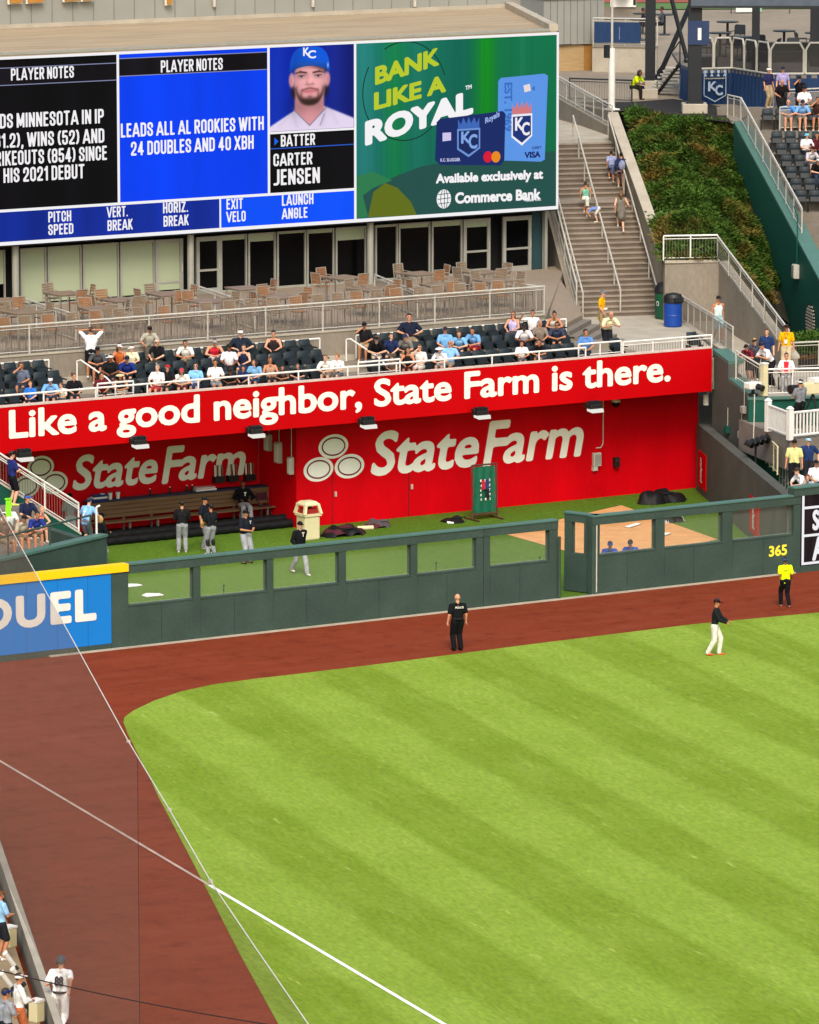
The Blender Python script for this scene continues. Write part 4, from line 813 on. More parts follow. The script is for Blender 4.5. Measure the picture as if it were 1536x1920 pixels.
    tone(S(seg(71.5, 54, 71, 70, 1.4), 1.4) * fin, .88); tone(S(seg(80, 52, 79, 66, 1.5), 1.5) * fin, 1.06); tone(S(el(76, 73.5, 6.5, 1.6), .9), .72); tone(S(el(71, 71.5, 1.8, 2.4), .9), .86); tone(S(el(82, 71.5, 1.8, 2.4), .9), .82)
    for s_, cx in ((-1, 60.5), (1, 92.5)):
        tone(S(el(cx, 55.5, 9.5, 4.8), 2) * fin, .80); put(S(el(cx, 57.3, 5.6, 1.9), .5), (.80, .70, .74)); put(S(el(cx, 57.2, 2.2, 2.1), .4), (.25, .16, .18)); put(S(seg(cx - 6, 56.4, cx + 6, 56.0, .7), .4), (.25, .14, .15)); tone(S(seg(cx - 5, 60.6, cx + 5, 60.8, .7), .8), .86)
        put(S(seg(cx - s_ * 9.0, 50.8, cx + s_ * 2, 48.6, 1.4), .6), (.20, .12, .12)); put(S(seg(cx + s_ * 2, 48.6, cx + s_ * 10.5, 51.0, 1.1), .6), (.22, .13, .13))
    lowc = 37.5 + ((X - 76) / 38) ** 2 * 11; put(S(np.maximum(np.abs(X - 76.5) - 31, np.maximum(Yp - lowc - 5, 30 - Yp)), 1.0) * .8 * (.25 + .75 * S(-(X - 84), 6)), (.30, .16, .17))
    cs = np.maximum(np.abs((X - 76.5) / (34 + Yp * .08)) ** 3 + np.abs(np.minimum(Yp - 46, 0) / 44.5) ** 3.4 - 1, 0); cm = S(cs * 12 + np.maximum(0, Yp - lowc) * 1.5 - .6, .3); put(cm, (.03, .36, .86))
    tone(S(el(50, 24, 10, 26), 7) * cm, .82); tone(S(el(98, 16, 18, 12), 9) * cm, 1.08); tone(S(np.abs(Yp - lowc + 4.5) - 2.2, 1.4) * cm, .80); tone(S(np.abs(Yp - lowc) - 1.0, .7) * cm, .55); tone(S(np.abs(Yp - lowc + 8) - .5, .6) * cm, .9)
    put(S(el(111, 38, 1.2, 4), .5), (.75, .80, .92))
    screen_picture('portrait_picture', x0, x1, z0, z1, C, .016)
portrait()
m = MB(); a = upx(568, 111); b_ = upx(592, 88); f = onS(6)
text_line(m, 'K', f, a[0], a[0] + .27, a[1] + .12, b_[1], .03); text_line(m, 'C', onS(7), a[0] + .2, b_[0], a[1] + .02, a[1] + .32, .03); pf(m, 'cap_letters', G_WHITE, vb)
# bars, header bands
lw_ = .08
m = MB(); F_ = lambda x0, z0, x1, z1: m.box(x0, YS - .06, z0, x1, YS - .035, z1)
F_(-30, ZS1 - .1, XS1, ZS1); F_(-30, ZS0, XS1, ZS0 + .13); F_(XS1 - .09, ZS0 + .131, XS1, ZS1 - .101)
for x, z0 in ((xA, ZST + .05), (xB, ZST + .05), (xC, ZS0 + .131)): F_(x - .045, z0, x + .045, ZS1 - .101)
F_(-30, ZST - .05, xC - .046, ZST + .049); F_(xE_ - .03, ZS0 + .131, xE_ + .03, ZST - .051); F_(xB + .046, zP0 - .05, xC - .046, zP0 + .03)
pf(m, 'frame_line', G_WHITE, vb)
def band(u0, v0, v1, x0, x1):
    z1, z0 = gy(u0, v0, YS).z, gy(u0, v1, YS).z
    pf(MB().box(x0, YS - .02, z0, x1, YS - .008, z1), 'header_band', glow('led_band', '141018', .8, .5, .6), vb)
    for z in (z0, z1): pf(MB().box(x0, YS - .03, z - .015, x1, YS - .021, z + .015), 'band_line', glow('led_line', '8d93b8', .9), vb)
band(223, 110, 143, xA + .05, xB - .05); band(217, 118, 150, -30, xA - .05)
z = gy(600, 274, YS).z; pf(MB().box(xB + .05, YS - .02, z - .02, xC - .05, YS - .008, z + .02), 'band_line', glow('led_rule', '2a58c0'), vb)
pic('arrow_mark', [(514, 258), (522, 265), (514, 273)], '1d62ea', 6)
T = MB(); kw = dict(off=.034, weight=.03, sx=.5)
def bt(body, uv, u1, cap):
    a = gy(uv[0], uv[1], YS); t = gy(uv[0], uv[1] - cap * 1.03, YS); b = gy(u1, uv[1] - (u1 - uv[0]) * .07, YS); block_line(T, body, onS(8.5), a.x, b.x, a.z, t.z)
bt('PLAYER NOTES', (20, 151), 138, 22); bt('PLAYER NOTES', (301, 136), 417, 22)
bt('LEADS MINNESOTA IN IP', (-40, 243), 194, 26.5); bt('(1161.2), WINS (52) AND', (-38, 280), 195, 26.5); bt('STRIKEOUTS (854) SINCE', (-35, 313), 200, 26.5); bt('HIS 2021 DEBUT', (6, 343), 158, 26.5)
bt('LEADS ALL AL ROOKIES WITH', (226, 258), 494, 25.5); bt('24 DOUBLES AND 40 XBH', (245, 292), 475, 25.5)
bt('BATTER', (526, 275), 590, 21); bt('CARTER', (512, 312), 585, 23); bt('JENSEN', (512, 348), 599, 29)
for body, uv, u1 in (('PITCH', (90, 417), 133), ('SPEED', (90, 441), 137), ('VERT.', (200, 408), 239), ('BREAK', (201, 433), 248), ('HORIZ.', (305, 400), 352), ('BREAK', (306, 425), 353), ('EXIT', (424, 393), 455), ('VELO', (424, 417), 460), ('LAUNCH', (528, 386), 587), ('ANGLE', (528, 411), 576)): bt(body, uv, u1, 19.5)
pf(T, 'lettering', G_WHITE, vb)
# advert
panel(xC, xD, ZS0, ZS1, glow('led_green', '12704f', 1., .28, .6))
pic('advert_hill', [(669, 408), (669, 375), (700, 352), (740, 331), (790, 312), (850, 300), (930, 292), (1042, 283), (1042, 390), (860, 401)], '24504a', 1.6)
pic('advert_hill', [(669, 408), (669, 330), (700, 322), (735, 338), (700, 352), (680, 366), (690, 406)], '2c7a4c', 2)
pic('advert_hill', [(690, 407), (700, 360), (722, 343), (745, 352), (770, 378), (782, 404)], '6c7a1e', 2.5, .8)
nx, nz = 160, 120; gx, gzz = np.meshgrid(np.linspace(0, 1, nx), np.linspace(0, 1, nz), indexing='ij'); Q = lambda x: x[..., None]
t = np.clip(gx * 1.5, 0, 1); C = Q(1 - t) * np.array((.10, .46, .44)) + Q(t) * np.array((.05, .45, .29))
bump_ = lambda c, w: np.exp(-((gx - c) / w) ** 2)
C = C + Q(bump_(.645, .05)) * np.array((.01, .10, -.17)) + Q(bump_(.19, .06)) * np.array((-.02, .05, -.10)) + Q(bump_(.04, .05)) * np.array((.05, .06, .06)) - Q(bump_(.5, .09)) * np.array((.02, .05, .0)) + Q(bump_(.30, .02) + bump_(.83, .02)) * .025
C = C * Q(1 - .10 * (1 - gzz)) + .006 * np.random.RandomState(3).randn(nx, 1, 1)
screen_picture('advert_background', xC + .05, xD - .1, ZS0 + .14, ZS1 - .11, C, .003)
a, b_ = upx(760, 172); m = MB(); ring(m, a, b_, 1.9, 1.95, .05, onS(2), 30, .3, 2.1); ring(m, a, b_, 1.95, 2.0, .05, onS(2), 30, 2.6, 3.9); ring(m, a, b_, 1.85, 1.9, .05, onS(2), 30, 4.2, 6.1); pf(m, 'advert_circle', glow('led_circle', '0c4030', 1), vb)
m = MB()
def tilt_text(body, p0, p1, cap, weight, col, k, name='advert_lettering', sx=1.):
    """line of lettering along a slanted baseline p0 -> p1 (frame pixels)"""
    a, b = Vector(upx(*p0)), Vector(upx(*p1)); hL, lo0 = cap_scale(weight); V, FC, lo, hi = text_mesh(body, weight, sx)
    c = upx(p0[0], p0[1] - cap)[1] - a.y; sc = c / hL; d = (b - a) / (hi[0] - lo[0])
    mm = MB(); mm.add([(a.x + d.x * (p[0] - lo[0]), YS - .004 * k, a.y + d.y * (p[0] - lo[0]) + (p[1] + lo0) * sc) for p in V], FC); return pf(mm, name, glow('led_' + col, col), vb)
tilt_text('BANK', (703, 160), (823, 122), 34, .045, 'b9c92c', 4); tilt_text('LIKE A', (701, 207), (836, 172), 33, .045, 'b9c92c', 4); tilt_text('ROYAL', (684, 274), (887, 213), 46, .06, 'f4f2f4', 5); tilt_text('TM', (872, 169), (884, 166), 8, .03, 'f4f2f4', 6)
tilt_text('Available exclusively at', (817, 344), (1018, 335), 18, .045, 'f4f2f4', 5); tilt_text('Commerce Bank', (853, 382), (1013, 374), 21, .045, 'f4f2f4', 5); tilt_text('Member FDIC', (984, 378), (1014, 376), 4, .03, 'f4f2f4', 5)
a, b_ = upx(832, 373); m = MB(); poly_face(m, ellipse(a, b_, .33, .37, 30), onS(4)); pf(m, 'globe_mark', G_WHITE, vb)
m = MB()
for q in (-.18, 0, .18): stroke(m, [(a - .3 * sqrt(max(0, 1 - (q / .37) ** 2)), b_ + q), (a + .3 * sqrt(max(0, 1 - (q / .37) ** 2)), b_ + q + .03)], .03, onS(6))
for q in (-.15, .02, .17): stroke(m, [(a + q * .5, b_ + .35), (a + q, b_ + .12), (a + q, b_ - .12), (a + q * .5, b_ - .35)], .03, onS(7))
pf(m, 'globe_line', glow('led_24504a', '24504a'), vb)
pic('bank_card', [(934, 152), (939, 146), (1020, 138), (1027, 142), (1021, 299), (1014, 303), (945, 301), (932, 290)], '5c95e6', 5)
pic('card_chip', [(981, 160), (993, 157), (995, 170), (983, 173)], 'e8d8d8', 6)
m = MB(); a, b_ = upx(996, 166)
for q in (.06, .11, .16): ring(m, a, b_, q, q, .025, onS(6), 8, -.7, .7)
pf(m, 'contactless_mark', glow('led_navyline', '1b3c86'), vb)
tilt_text('VISA', (983, 297), (1013, 295), 12, .05, '1b2f6a', 6); tilt_text('DEBIT', (997, 280), (1015, 278.6), 5, .03, '27427e', 6)
m = MB(); f = onS(6); a = Vector(upx(946, 232)); e = Vector(upx(946, 155)); V, FC, lo, hi = text_mesh('EST. 1969', .03, .8); sc = (a.y - e.y) / (hi[0] - lo[0]) * 1.25
m.add([(e.x + (p[1]) * abs(sc) * .8, YS - .024, e.y - (p[0] - lo[0]) * abs(sc) * .95) for p in V], FC); pf(m, 'card_lettering', glow('led_cardline', '3a6cc0'), vb)
def crest(cu, cv, w, h, cols, k, letters):
    """shield with a crown and the two letters"""
    P = lambda x, y: (cu + x * w, cv + y * h)
    pic('crest_crown', [P(-.5, -.33), P(-.5, -.62), P(-.36, -.46), P(-.25, -.68), P(-.1, -.48), P(0, -.7), P(.12, -.5), P(.26, -.7), P(.37, -.5), P(.5, -.68), P(.5, -.36)], cols[0], k)
    pic('crest_border', [P(-.54, -.32), P(.54, -.36), P(.54, .28), P(0, .56), P(-.54, .32)], cols[1], k)
    pic('crest_shield', [P(-.47, -.26), P(.47, -.3), P(.47, .25), P(0, .48), P(-.47, .28)], cols[2], k + 1)
    mm = MB(); a = upx(*P(-.36, .14)); t = upx(*P(-.36, -.24)); w_ = upx(*P(.5, 0))[0] - upx(*P(-.5, 0))[0]
    text_line(mm, 'K', onS(k + 2), a[0], a[0] + w_ * .45, a[1], t[1], .03); text_line(mm, 'C', onS(k + 3), a[0] + w_ * .35, a[0] + w_ * .76, a[1] - w_ * .22, a[1] + w_ * .35, .03); pf(mm, 'crest_letters', glow('led_' + letters, letters), vb)
crest(978, 236, 36, 66, ('d2787c', 'f0eef2', '1b3278'), 6, 'f0eef2')
pic('bank_card', [(818, 229), (824, 223), (942, 208), (947, 213), (945, 300), (938, 310), (825, 309), (815, 300)], '182a66', 8)
pic('card_chip', [(829, 249), (845, 248), (845, 263), (829, 265)], 'cfc6ee', 9); crest(878, 261, 40, 60, ('3d67b8', '6d93d8', '16285e'), 9, '7fa6e6')
tilt_text('Royals', (909, 232), (936, 218), 11, .03, '9fb8ee', 9); tilt_text('K.C. SLUGGER', (825, 303), (862, 302), 6, .03, 'c9cdf0', 9)
for u, cc, k in ((914, 'd81838', 9), (929, 'e88a1c', 10)): a, b_ = upx(u, 294); m = MB(); poly_face(m, ellipse(a, b_, .21, .22, 24), onS(k)); pf(m, 'card_circle', glow('led_' + cc, cc), vb)

pv = thing('pavilion_building', 'grey pavilion building behind the video board with a glazed ground floor', 'building', (8, YWIN, 6.6)); ZP = 6.6
M_TEAL = mat('teal_panel', '1d3a40', .6, .06); M_ROOF = mat('roof_membrane', '9c8a70', .9, .16, .7, stretch=(.4, 2, 1), fine=.2)
xw0 = gy(1019, 450, YWIN).x
pf(MB().box(-30, YS + .92, 9.0, XS1, 42, 9.2), 'soffit', M_BLACK, pv)
pf(MB().prism([(-30, YS + .92), (XS1, YS + .92), (30.0, 42), (-30, 42)], 9.21, ZS1 - .12), 'upper_wall', M_SIDING, pv)
pf(MB().prism([(-30, YS + .0), (XS1 - .05, YS + .0), (29.5, 43), (-30, 43)], ZS1 - .11, ZS1 + .05), 'roof', M_ROOF, pv)
pf(MB().slab((XS1 - .02, YS - .02), (29.4, 42.9), .35, ZS1 + .051, ZS1 + .3, side=1), 'roof_curb', M_CONC_L, pv); pf(MB().box(-30, YS - .02, ZS1 + .051, XS1 - .4, YS + .25, ZS1 + .14), 'roof_edge', M_ALU, pv)
wy = lambda u, v=480: gy(u, v, YWIN).x
pf(MB().box(-30, YWIN + .5, ZP, xw0, YWIN + .8, 9.0), 'back_wall', mat('interior_dark', '0b0c0d', .9), pv)
pf(MB().box(wy(997), YWIN - .04, ZP, xw0, YWIN + .1, 9.0), 'teal_wall', M_TEAL, pv)
ZW = 8.72
def window(u0, u1, blind):
    x0, x1 = wy(u0), wy(u1); o = pf(MB().box(x0, YWIN, ZP + .08, x1, YWIN + .02, ZW), 'window', M_GLASS, pv); L_ = pv.location
    def sub(n, mm, b): b.v = [(p[0] - L_.x, p[1] - L_.y, p[2] - L_.z) for p in b.v]; return b.build(n, mm, o)
    sub('frame', M_ALU, MB().box(x0 - .07, YWIN - .08, ZP, x0, YWIN + .03, ZW + .06).box(x1, YWIN - .08, ZP, x1 + .05, YWIN + .03, ZW + .06).box(x0, YWIN - .07, ZP, x1, YWIN + .03, ZP + .079).box(x0, YWIN - .07, ZW + .001, x1, YWIN + .03, ZW + .06))
    if blind: sub('roller_blind', M_BLIND, MB().box(x0 + .01, YWIN - .03, ZW - blind * (ZW - ZP - .1), x1 - .01, YWIN - .005, ZW))
def door(u0, u1, blind=0, rail=.85):
    x0, x1 = wy(u0), wy(u1); o = pf(MB().box(x0 + .14, YWIN - .02, ZP + .2, x1 - .14, YWIN, ZW - .12), 'door', M_GLASS, pv); L_ = pv.location
    def sub(n, mm, b): b.v = [(p[0] - L_.x, p[1] - L_.y, p[2] - L_.z) for p in b.v]; return b.build(n, mm, o)
    sub('frame', M_ALU, MB().box(x0, YWIN - .07, ZP, x0 + .139, YWIN + .03, ZW + .05).box(x1 - .139, YWIN - .07, ZP, x1, YWIN + .03, ZW + .05).box(x0 + .14, YWIN - .07, ZW - .119, x1 - .14, YWIN + .03, ZW + .05).box(x0 + .14, YWIN - .07, ZP, x1 - .14, YWIN + .03, ZP + .199).box(x0 + .14, YWIN - .07, ZP + rail, x1 - .14, YWIN - .021, ZP + rail + .08))
    sub('handle', M_RAIL, MB().tube((x1 - .07, YWIN - .12, ZP + .9), (x1 - .07, YWIN - .12, ZP + 1.25), .02))
    if blind: sub('roller_blind', M_BLIND, MB().box(x0 + .15, YWIN - .05, ZW - .12 - blind * 1.9, x1 - .15, YWIN - .03, ZW - .12))
for u0, u1, bl in [(-130, -70, .98), (-60, 6, .6), (40, 83, .98), (91, 149, .98), (157, 219, .98), (227, 286, .98), (415, 459, .07), (467, 513, .13), (521, 570, .02), (577, 623, .05), (631, 683, .22), (705, 742, .02), (749, 803, .07), (811, 863, .08)]: window(u0, u1, bl)
door(290, 342, .92, .5); door(367, 412); door(868, 918, .08); door(942, 995)
for u in (31, 360, 697): x = gy(u, 460, YWIN - .7).x; pf(MB().lathe([(.13, ZP), (.13, 9.0)], (x, YWIN - .6, 0), 14), 'column', M_ALU, pv)
x = wy(1016); pf(MB().box(x - .05, YWIN - .3, ZP, x + .07, YWIN - .1, 9.0), 'column', M_ALU, pv)
# upper siding with seams and the feet of the sign letters
uw = thing('siding_wall', 'tall grey metal siding wall rising behind the pavilion roof', 'wall', (10, 43, ZS1)); YU = 43
pf(MB().box(-32, YU, ZS1 + .06, 29.4, YU + .6, 25), 'wall', M_SIDING, uw); pf(MB().box(-32, YU - .12, ZS1 + .055, 29.4, YU - .01, ZS1 + .22), 'base_flashing', M_CONC_L, uw)
m = MB(); x = -10.
while x < 29: m.box(x, YU - .018, ZS1 + .23, x + .03, YU - .003, 25); x += .93
pf(m, 'seam', mat('siding_seam', '74746d', .6), uw)
m = MB()
for u in (402, 587, 778): c = gy(u, 8, YU - .1); m.tube((c.x, YU - .1, c.z - .1), (c.x, YU - .1, c.z + 2), .07, 10)
pf(m, 'drain_pipe', M_RAIL, uw)
lt = thing('sign_letters', 'feet of large gold sign letters with white edges on the grey siding wall', 'sign', (0, YU - .2, 17)); M_GOLD = mat('gold_letter', 'a8742f', .45, .1, 2); M_LW = mat('letter_edge', 'd8d2c4', .5)
for u, v, w in ((30, 6, 22), (67, 5, 28), (135, 2, 26), (165, 1, 18), (318, 8, 8)):
    a, b_ = gy(u - w / 2, v, YU - .25), gy(u + w / 2, v, YU - .25); pf(MB().box(a.x - .06, YU - .2, a.z - .05, b_.x + .06, YU - .12, 20), 'letter_edge', M_LW, lt); pf(MB().box(a.x, YU - .3, a.z, b_.x, YU - .2, 19.9), 'letter', M_GOLD, lt)
# ------------------------------------------------------------------ patio
YP = 18.5
xpe = gy(1018, 575, YP).x
pd = MB(); pd.prism([(-30, YP), (xpe, YP), (xpe + .35, YP + .3), (wy(1050, 515) + .6, YWIN + .5), (-30, YWIN + .5)], 4.3, ZP); pd.build('patio_deck', M_PATIO, kind='structure')
cw = thing('patio_wall', 'low concrete wall carrying the patio railing behind the seats', 'wall', (-5, YP, 5.5)); pf(MB().box(-30, YP - .14, 4.3, xpe, YP - .002, ZP + .1), 'wall', M_CONC, cw); pf(MB().box(-30, YP - .17, ZP + .1, xpe, YP + .02, ZP + .16), 'coping', M_CONC_L, cw)
def rail(name, label, pts, h=1.0, step=2.4, pick=.115, m=M_RAIL, cat='railing', group=None, infill='pickets', r=.03, mid=None, side=None):
    """railing along base points: top rail, posts, picket infill"""
    P = [Vector(p) for p in pts]; o = thing(name, label, cat, P[0], 0, group); up = Vector((0, 0, h)); Q = [p - P[0] for p in P]
    t = MB(); t.pipe([p + up for p in Q], r * 1.15, 8); t.build('top_rail', m, o)
    b = MB(); pk = MB(); cut = []
    for a, c in zip(Q, Q[1:]):
        L_ = (c - a).length; n = max(1, round(L_ / step))
        for i in range(n + 1):
            q = a + (c - a) * i / n
            if all((q - z).length > .05 for z in cut): cut.append(q); MB().tube(q, q + up, r, 6).build('post', m, o)
        if infill:
            lo, hi = Vector((0, 0, .09)), Vector((0, 0, h - .12)); b.tube(a + lo, c + lo, r * .6, 5); b.tube(a + hi, c + hi, r * .6, 5)
            if infill == 'pickets':
                k = max(1, int(L_ / pick))
                for i in range(1, k):
                    q = a + (c - a) * i / k; pk.tube(q + lo, q + hi, .008, 4, caps=False)
            else: pk.add([a + lo, c + lo, c + hi, a + hi], [(0, 1, 2, 3)])
        if mid: b.tube(a + Vector((0, 0, h * mid)), c + Vector((0, 0, h * mid)), r * .7, 5)
    if b.v: b.build('bottom_rail', m, o)
    if pk.v: pk.build('pickets' if infill == 'pickets' else 'infill_panel', M_RAIL_D if infill == 'pickets' else VPANEL, o)
    return o
VPANEL = veil('woven_panel', '9a958a', .5)
ZC = ZP + .16
rail('patio_railing', 'long grey picket railing along the front of the patio', [(-28, YP - .08, ZC), (xpe, YP - .08, ZC)], 1.0, 2.35)
rail('patio_railing', 'short patio railing turning back at the right end by stairs', [(xpe + .02, YP - .06, ZC), (xpe + .25, YP + .8, ZC - .1), (xpe + .2, YP + 2.2, ZC - .1)], 1.0, 1.2)
for u0, v0, u1, v1, l in ((33, 560, 143, 600, 'left sloping picket railing dividing the patio tables'), (367, 538, 478, 580, 'middle sloping picket railing dividing patio beside a glass door'), (703, 517, 783, 556, 'right sloping picket railing dividing the patio tables')):
    a = gz(u0, v0 + 45, ZP); b_ = gz(u1, v1 + 40, ZP); rail('patio_railing', l, [a, b_], .95, 2.2)
for (x0, x1, l) in ((-28, gy(92, 690, 18.35).x, 'white rail behind the left block of seats'), (gy(164, 690, 18.35).x, gy(600, 660, 18.35).x, 'white rail behind the middle block of seats'), (gy(668, 655, 18.35).x, gy(1062, 600, 18.35).x, 'white rail behind the right block of seats')):
    rail('seat_rail', l, [(x0, 18.36, 5.66), (x1, 18.36, 5.66)], .84, 2.6, m=M_WHITE, infill=None)
rail('front_rail', 'long white safety rail on top of the red sign band', [(-28, 15.3, 5.0), (gy(1098, 700, 15.3).x, 15.3, 5.0)], .86, 2.0, m=M_WHITE, infill=None)
rail('front_rail', 'white picket railing above the red sign band at its right end', [(gy(1168, 690, 15.2).x, 15.2, 5.1), (gy(1334, 680, 15.2).x, 15.2, 5.1)], .86, 1.25, m=M_WHITE)
# aisle stairs
for u0, u1, l in ((110, 205, 'left'), (608, 690, 'right')):
    for k in range(3):
        x0, x1 = gy(u0 + 18 * (2 - k), 700 - 24 * k, ROWY[k]).x, gy(u1 - 6 * k, 700 - 24 * k, ROWY[k]).x
        MB().box(x0 + .25, ROWY[k] + .25 , ROWZ[k] + .002, x1 - .1, ROWY[k] + .599, ROWZ[k] + .19).build('aisle_step', M_CONC_L, kind='structure')
for u, v, l in ((150, 712, 'white bent handrail beside the left aisle steps'), (655, 690, 'white bent handrail beside the right aisle steps')):
    a = gy(u, v, 17.9); o = thing('handrail', l, 'handrail', (a.x, 17.6, 5.62)); MB().pipe([(0, .5, 0), (0, .5, .8), (.05, .3, .85), (.35, -1.0, .35), (.35, -1.6, .1), (.35, -1.6, -.6)], .03, 8).build('rail', M_WHITE, o); MB().tube((.3, -.8, -.4), (.3, -.8, .43), .025).build('post', M_WHITE, o)
for u, v, x1u, l in ((183, 722, 250, 'low white guard rail in front of the left aisle'), (672, 692, 750, 'low white guard rail in front of the right aisle'), (1085, 665, 1165, 'low white guard rail left of the usher walkway')):
    a = gy(u, v, 15.6); b_ = gy(x1u, v - 5, 15.6); rail('aisle_guard', l, [(a.x, 15.6, 4.9), (b_.x, 15.6, 4.9)], 1.05, .75, m=M_WHITE, infill=None, mid=.62)

# ------------------------------------------------------------------ seats
M_SEAT = mat('seat_plastic', '121a1e', .5, .08, 3, spec=.3); M_SEATT = mat('seat_back', '1c272c', .5, .1, 3, spec=.3)
def seat_proto():
    o = thing('stadium_seat', 'empty dark green folding stadium seat in the stand above the red sign', 'seat', (0, 0, 0), 0, 'empty seats in the stand above the red sign')
    m = MB(); n = 6; vs = []
    for j in range(5):
        z = .46 + .42 * j / 4; y = .2 + .10 * j / 4
        for i in range(n + 1): x = -.23 + .46 * i / n; vs.append((x * (1 - .12 * (j == 4)), y - .05 * (1 - (2 * x / .46) ** 2) + (.0), z))
    k = len(vs); vs += [(p[0], p[1] + .035, p[2]) for p in vs]; w = n + 1
    fs = [(j * w + i, j * w + i + 1, (j + 1) * w + i + 1, (j + 1) * w + i) for j in range(4) for i in range(n)]; fs += [tuple(k + q for q in f)[::-1] for f in fs]
    fs += [(4 * w + i, 4 * w + i + 1, k + 4 * w + i + 1, k + 4 * w + i) for i in range(n)]
    m.add(vs, fs); m.build('backrest', M_SEATT, o, smooth=True)
    m = MB(); m.hexa([(-.21, -.05, .42), (.21, -.05, .42), (.22, .16, .42), (-.22, .16, .42), (-.21, .02, .62), (.21, .02, .62), (.22, .17, .70), (-.22, .17, .70)]); m.build('seat', M_SEAT, o, bevel=.02)
    for s in (-1, 1): MB().box(s * .265 - .02, -.06, 0, s * .265 + .02, .24, .42).build('leg', M_SEAT, o); MB().box(s * .265 - .025, -.16, .58, s * .265 + .025, .22, .62).build('armrest', M_SEAT, o)
    MB().ball((0, .285, .83), (.025, .012, .03), 8, 5).build('number_plate', M_RAIL, o); return o
SEAT = seat_proto(); SEATS = []
for r_, spans in ((0, [(-30, 152), (196, 634), (690, 1090)]), (1, [(-30, 124), (188, 616), (684, 1076)]), (2, [(-30, 96), (172, 594), (672, 1062)])):
    Y = ROWY[r_] + .0
    for u0, u1 in spans:
        x0, x1 = gy(u0, 690 - 24 * r_ - .085 * (u0 - 500), Y).x, gy(u1, 690 - 24 * r_ - .085 * (u1 - 500), Y).x; n = int((x1 - x0) / .56)
        for i in range(n): SEATS.append([x1 - .28 - .56 * i, r_, None])
SEAT.location = (0, 0, -50); SEAT_USED = [False]
def put_seat(x, y, z, rz=0., label=None, group=None):
    if not SEAT_USED[0]: SEAT_USED[0] = True; SEAT.location = (x, y, z); SEAT.rotation_euler = (0, 0, rz); o = SEAT
    else: o = copy_tree(SEAT, (x, y, z), rz)
    if label: o['label'] = label
    if group: o['group'] = group
    return o
for s in SEATS: put_seat(s[0], ROWY[s[1]] + .1, ROWZ[s[1]] + .001)
for u, l in ((1160, 'lone folding seat by the white rail left on the walkway'), (1305, 'lone folding seat behind white pickets at right walkway end')):
    c = gy(u, 680, 15.9); o = put_seat(c.x, 15.9, 5.101, 0, l); 
# ------------------------------------------------------------------ patio furniture
M_TEAK = mat('teak_slats', '8c6444', .6, .18, 3, stretch=(1, 1, 6), fine=.2); M_TEAKG = mat('weathered_slats', '7d6a56', .65, .15, 3, stretch=(1, 1, 6), fine=.2); M_CHF = mat('chair_frame', '8f877a', .45, .06, 3, metal=.1)
def chair_proto(m_, label, group):
    o = thing('bar_chair', label, 'chair', (0, 0, -40), 0, group)
    m = MB()
    for i in range(5): m.box(-.2, .2 + .012 * i, .84 + .075 * i, .2, .22 + .012 * i, .9 + .075 * i)
    m.build('backrest', m_, o); m = MB()
    for i in range(5): m.box(-.21, -.2 + .08 * i, .72, .21, -.135 + .08 * i, .745)
    m.build('seat', m_, o)
    for s in (-1, 1):
        MB().pipe([(s * .225, .19, 0), (s * .225, .2, .72), (s * .225, .27, 1.22)], .016, 5).build('leg', M_CHF, o); MB().pipe([(s * .225, -.22, 0), (s * .225, -.21, .95), (s * .225, .22, .97)], .016, 5).build('leg', M_CHF, o)
    MB().pipe([(-.225, .27, 1.22), (.225, .27, 1.22)], .016, 5).build('top_rail', M_CHF, o); MB().pipe([(-.225, -.21, .25), (.225, -.21, .25)], .013, 5).build('footrest', M_CHF, o); return o
CH = [chair_proto(M_TEAK, 'brown slatted bar chair with pale frame at a patio table', 'bar chairs at the patio tables'), chair_proto(M_TEAKG, 'grey brown weathered bar chair with pale frame at patio table', 'weathered bar chairs at the patio tables')]
chair_used = [False, False]
for q in CH: q.scale = (1.1, 1.1, 1.06)
def put_chair(x, y, rz, label=None, group=None):
    k = int(R.random() < .45); 
    if group: k = int(R.random() < .6)
    if not chair_used[k] and not label: chair_used[k] = True; o = CH[k]; o.location = (x, y, ZP + .001); o.rotation_euler = (0, 0, rz); return o
    return copy_tree(CH[k], (x, y, ZP + .001), rz, None, label, group)
def table_proto():
    o = thing('bar_table', 'x', 'table', (0, 0, -40), 0, 'square tables on the patio'); m = MB()
    for i in range(6): m.box(-.48, -.48 + .161 * i, 1.03, .48, -.33 + .161 * i, 1.06)
    m.build('tabletop', M_TEAKG, o); MB().box(-.46, -.46, .99, .46, .46, 1.028).build('apron', M_CHF, o)
    for a in (-1, 1):
        for b in (-1, 1): MB().tube((a * .42, b * .42, 0), (a * .42, b * .42, .99), .025, 6).build('leg', M_CHF, o)
    o.scale = (1.16, 1.16, 1.0); return o
TB = table_proto()
TABLES = [(5, 562, 'square slatted table at the left picture edge on the patio'), (42, 584, 'slatted table in front of the left sloping railing, near the picture edge'), (121, 549, 'slatted table before the second pale blind from left'), (183, 577, 'slatted table between left sloping railing and front rail'), (225, 561, 'slatted table before the fourth pale blind from left'), (312, 550, 'slatted table by the blinded glass door'), (389, 564, 'slatted table left of the middle sloping railing'), (459, 539, 'slatted table before the dark window right of the left open door'), (530, 555, 'slatted table between middle railing and dark windows'), (642, 519, 'slatted table before the half drawn blind'), (694, 541, 'slatted table left of the right sloping railing'), (786, 512, 'slatted table before the dark windows right of the pillar'), (823, 533, 'slatted table right of the right sloping railing'), (903, 509, 'slatted table before the right pale framed door'), (927, 525, 'slatted table near the right end of the patio')]
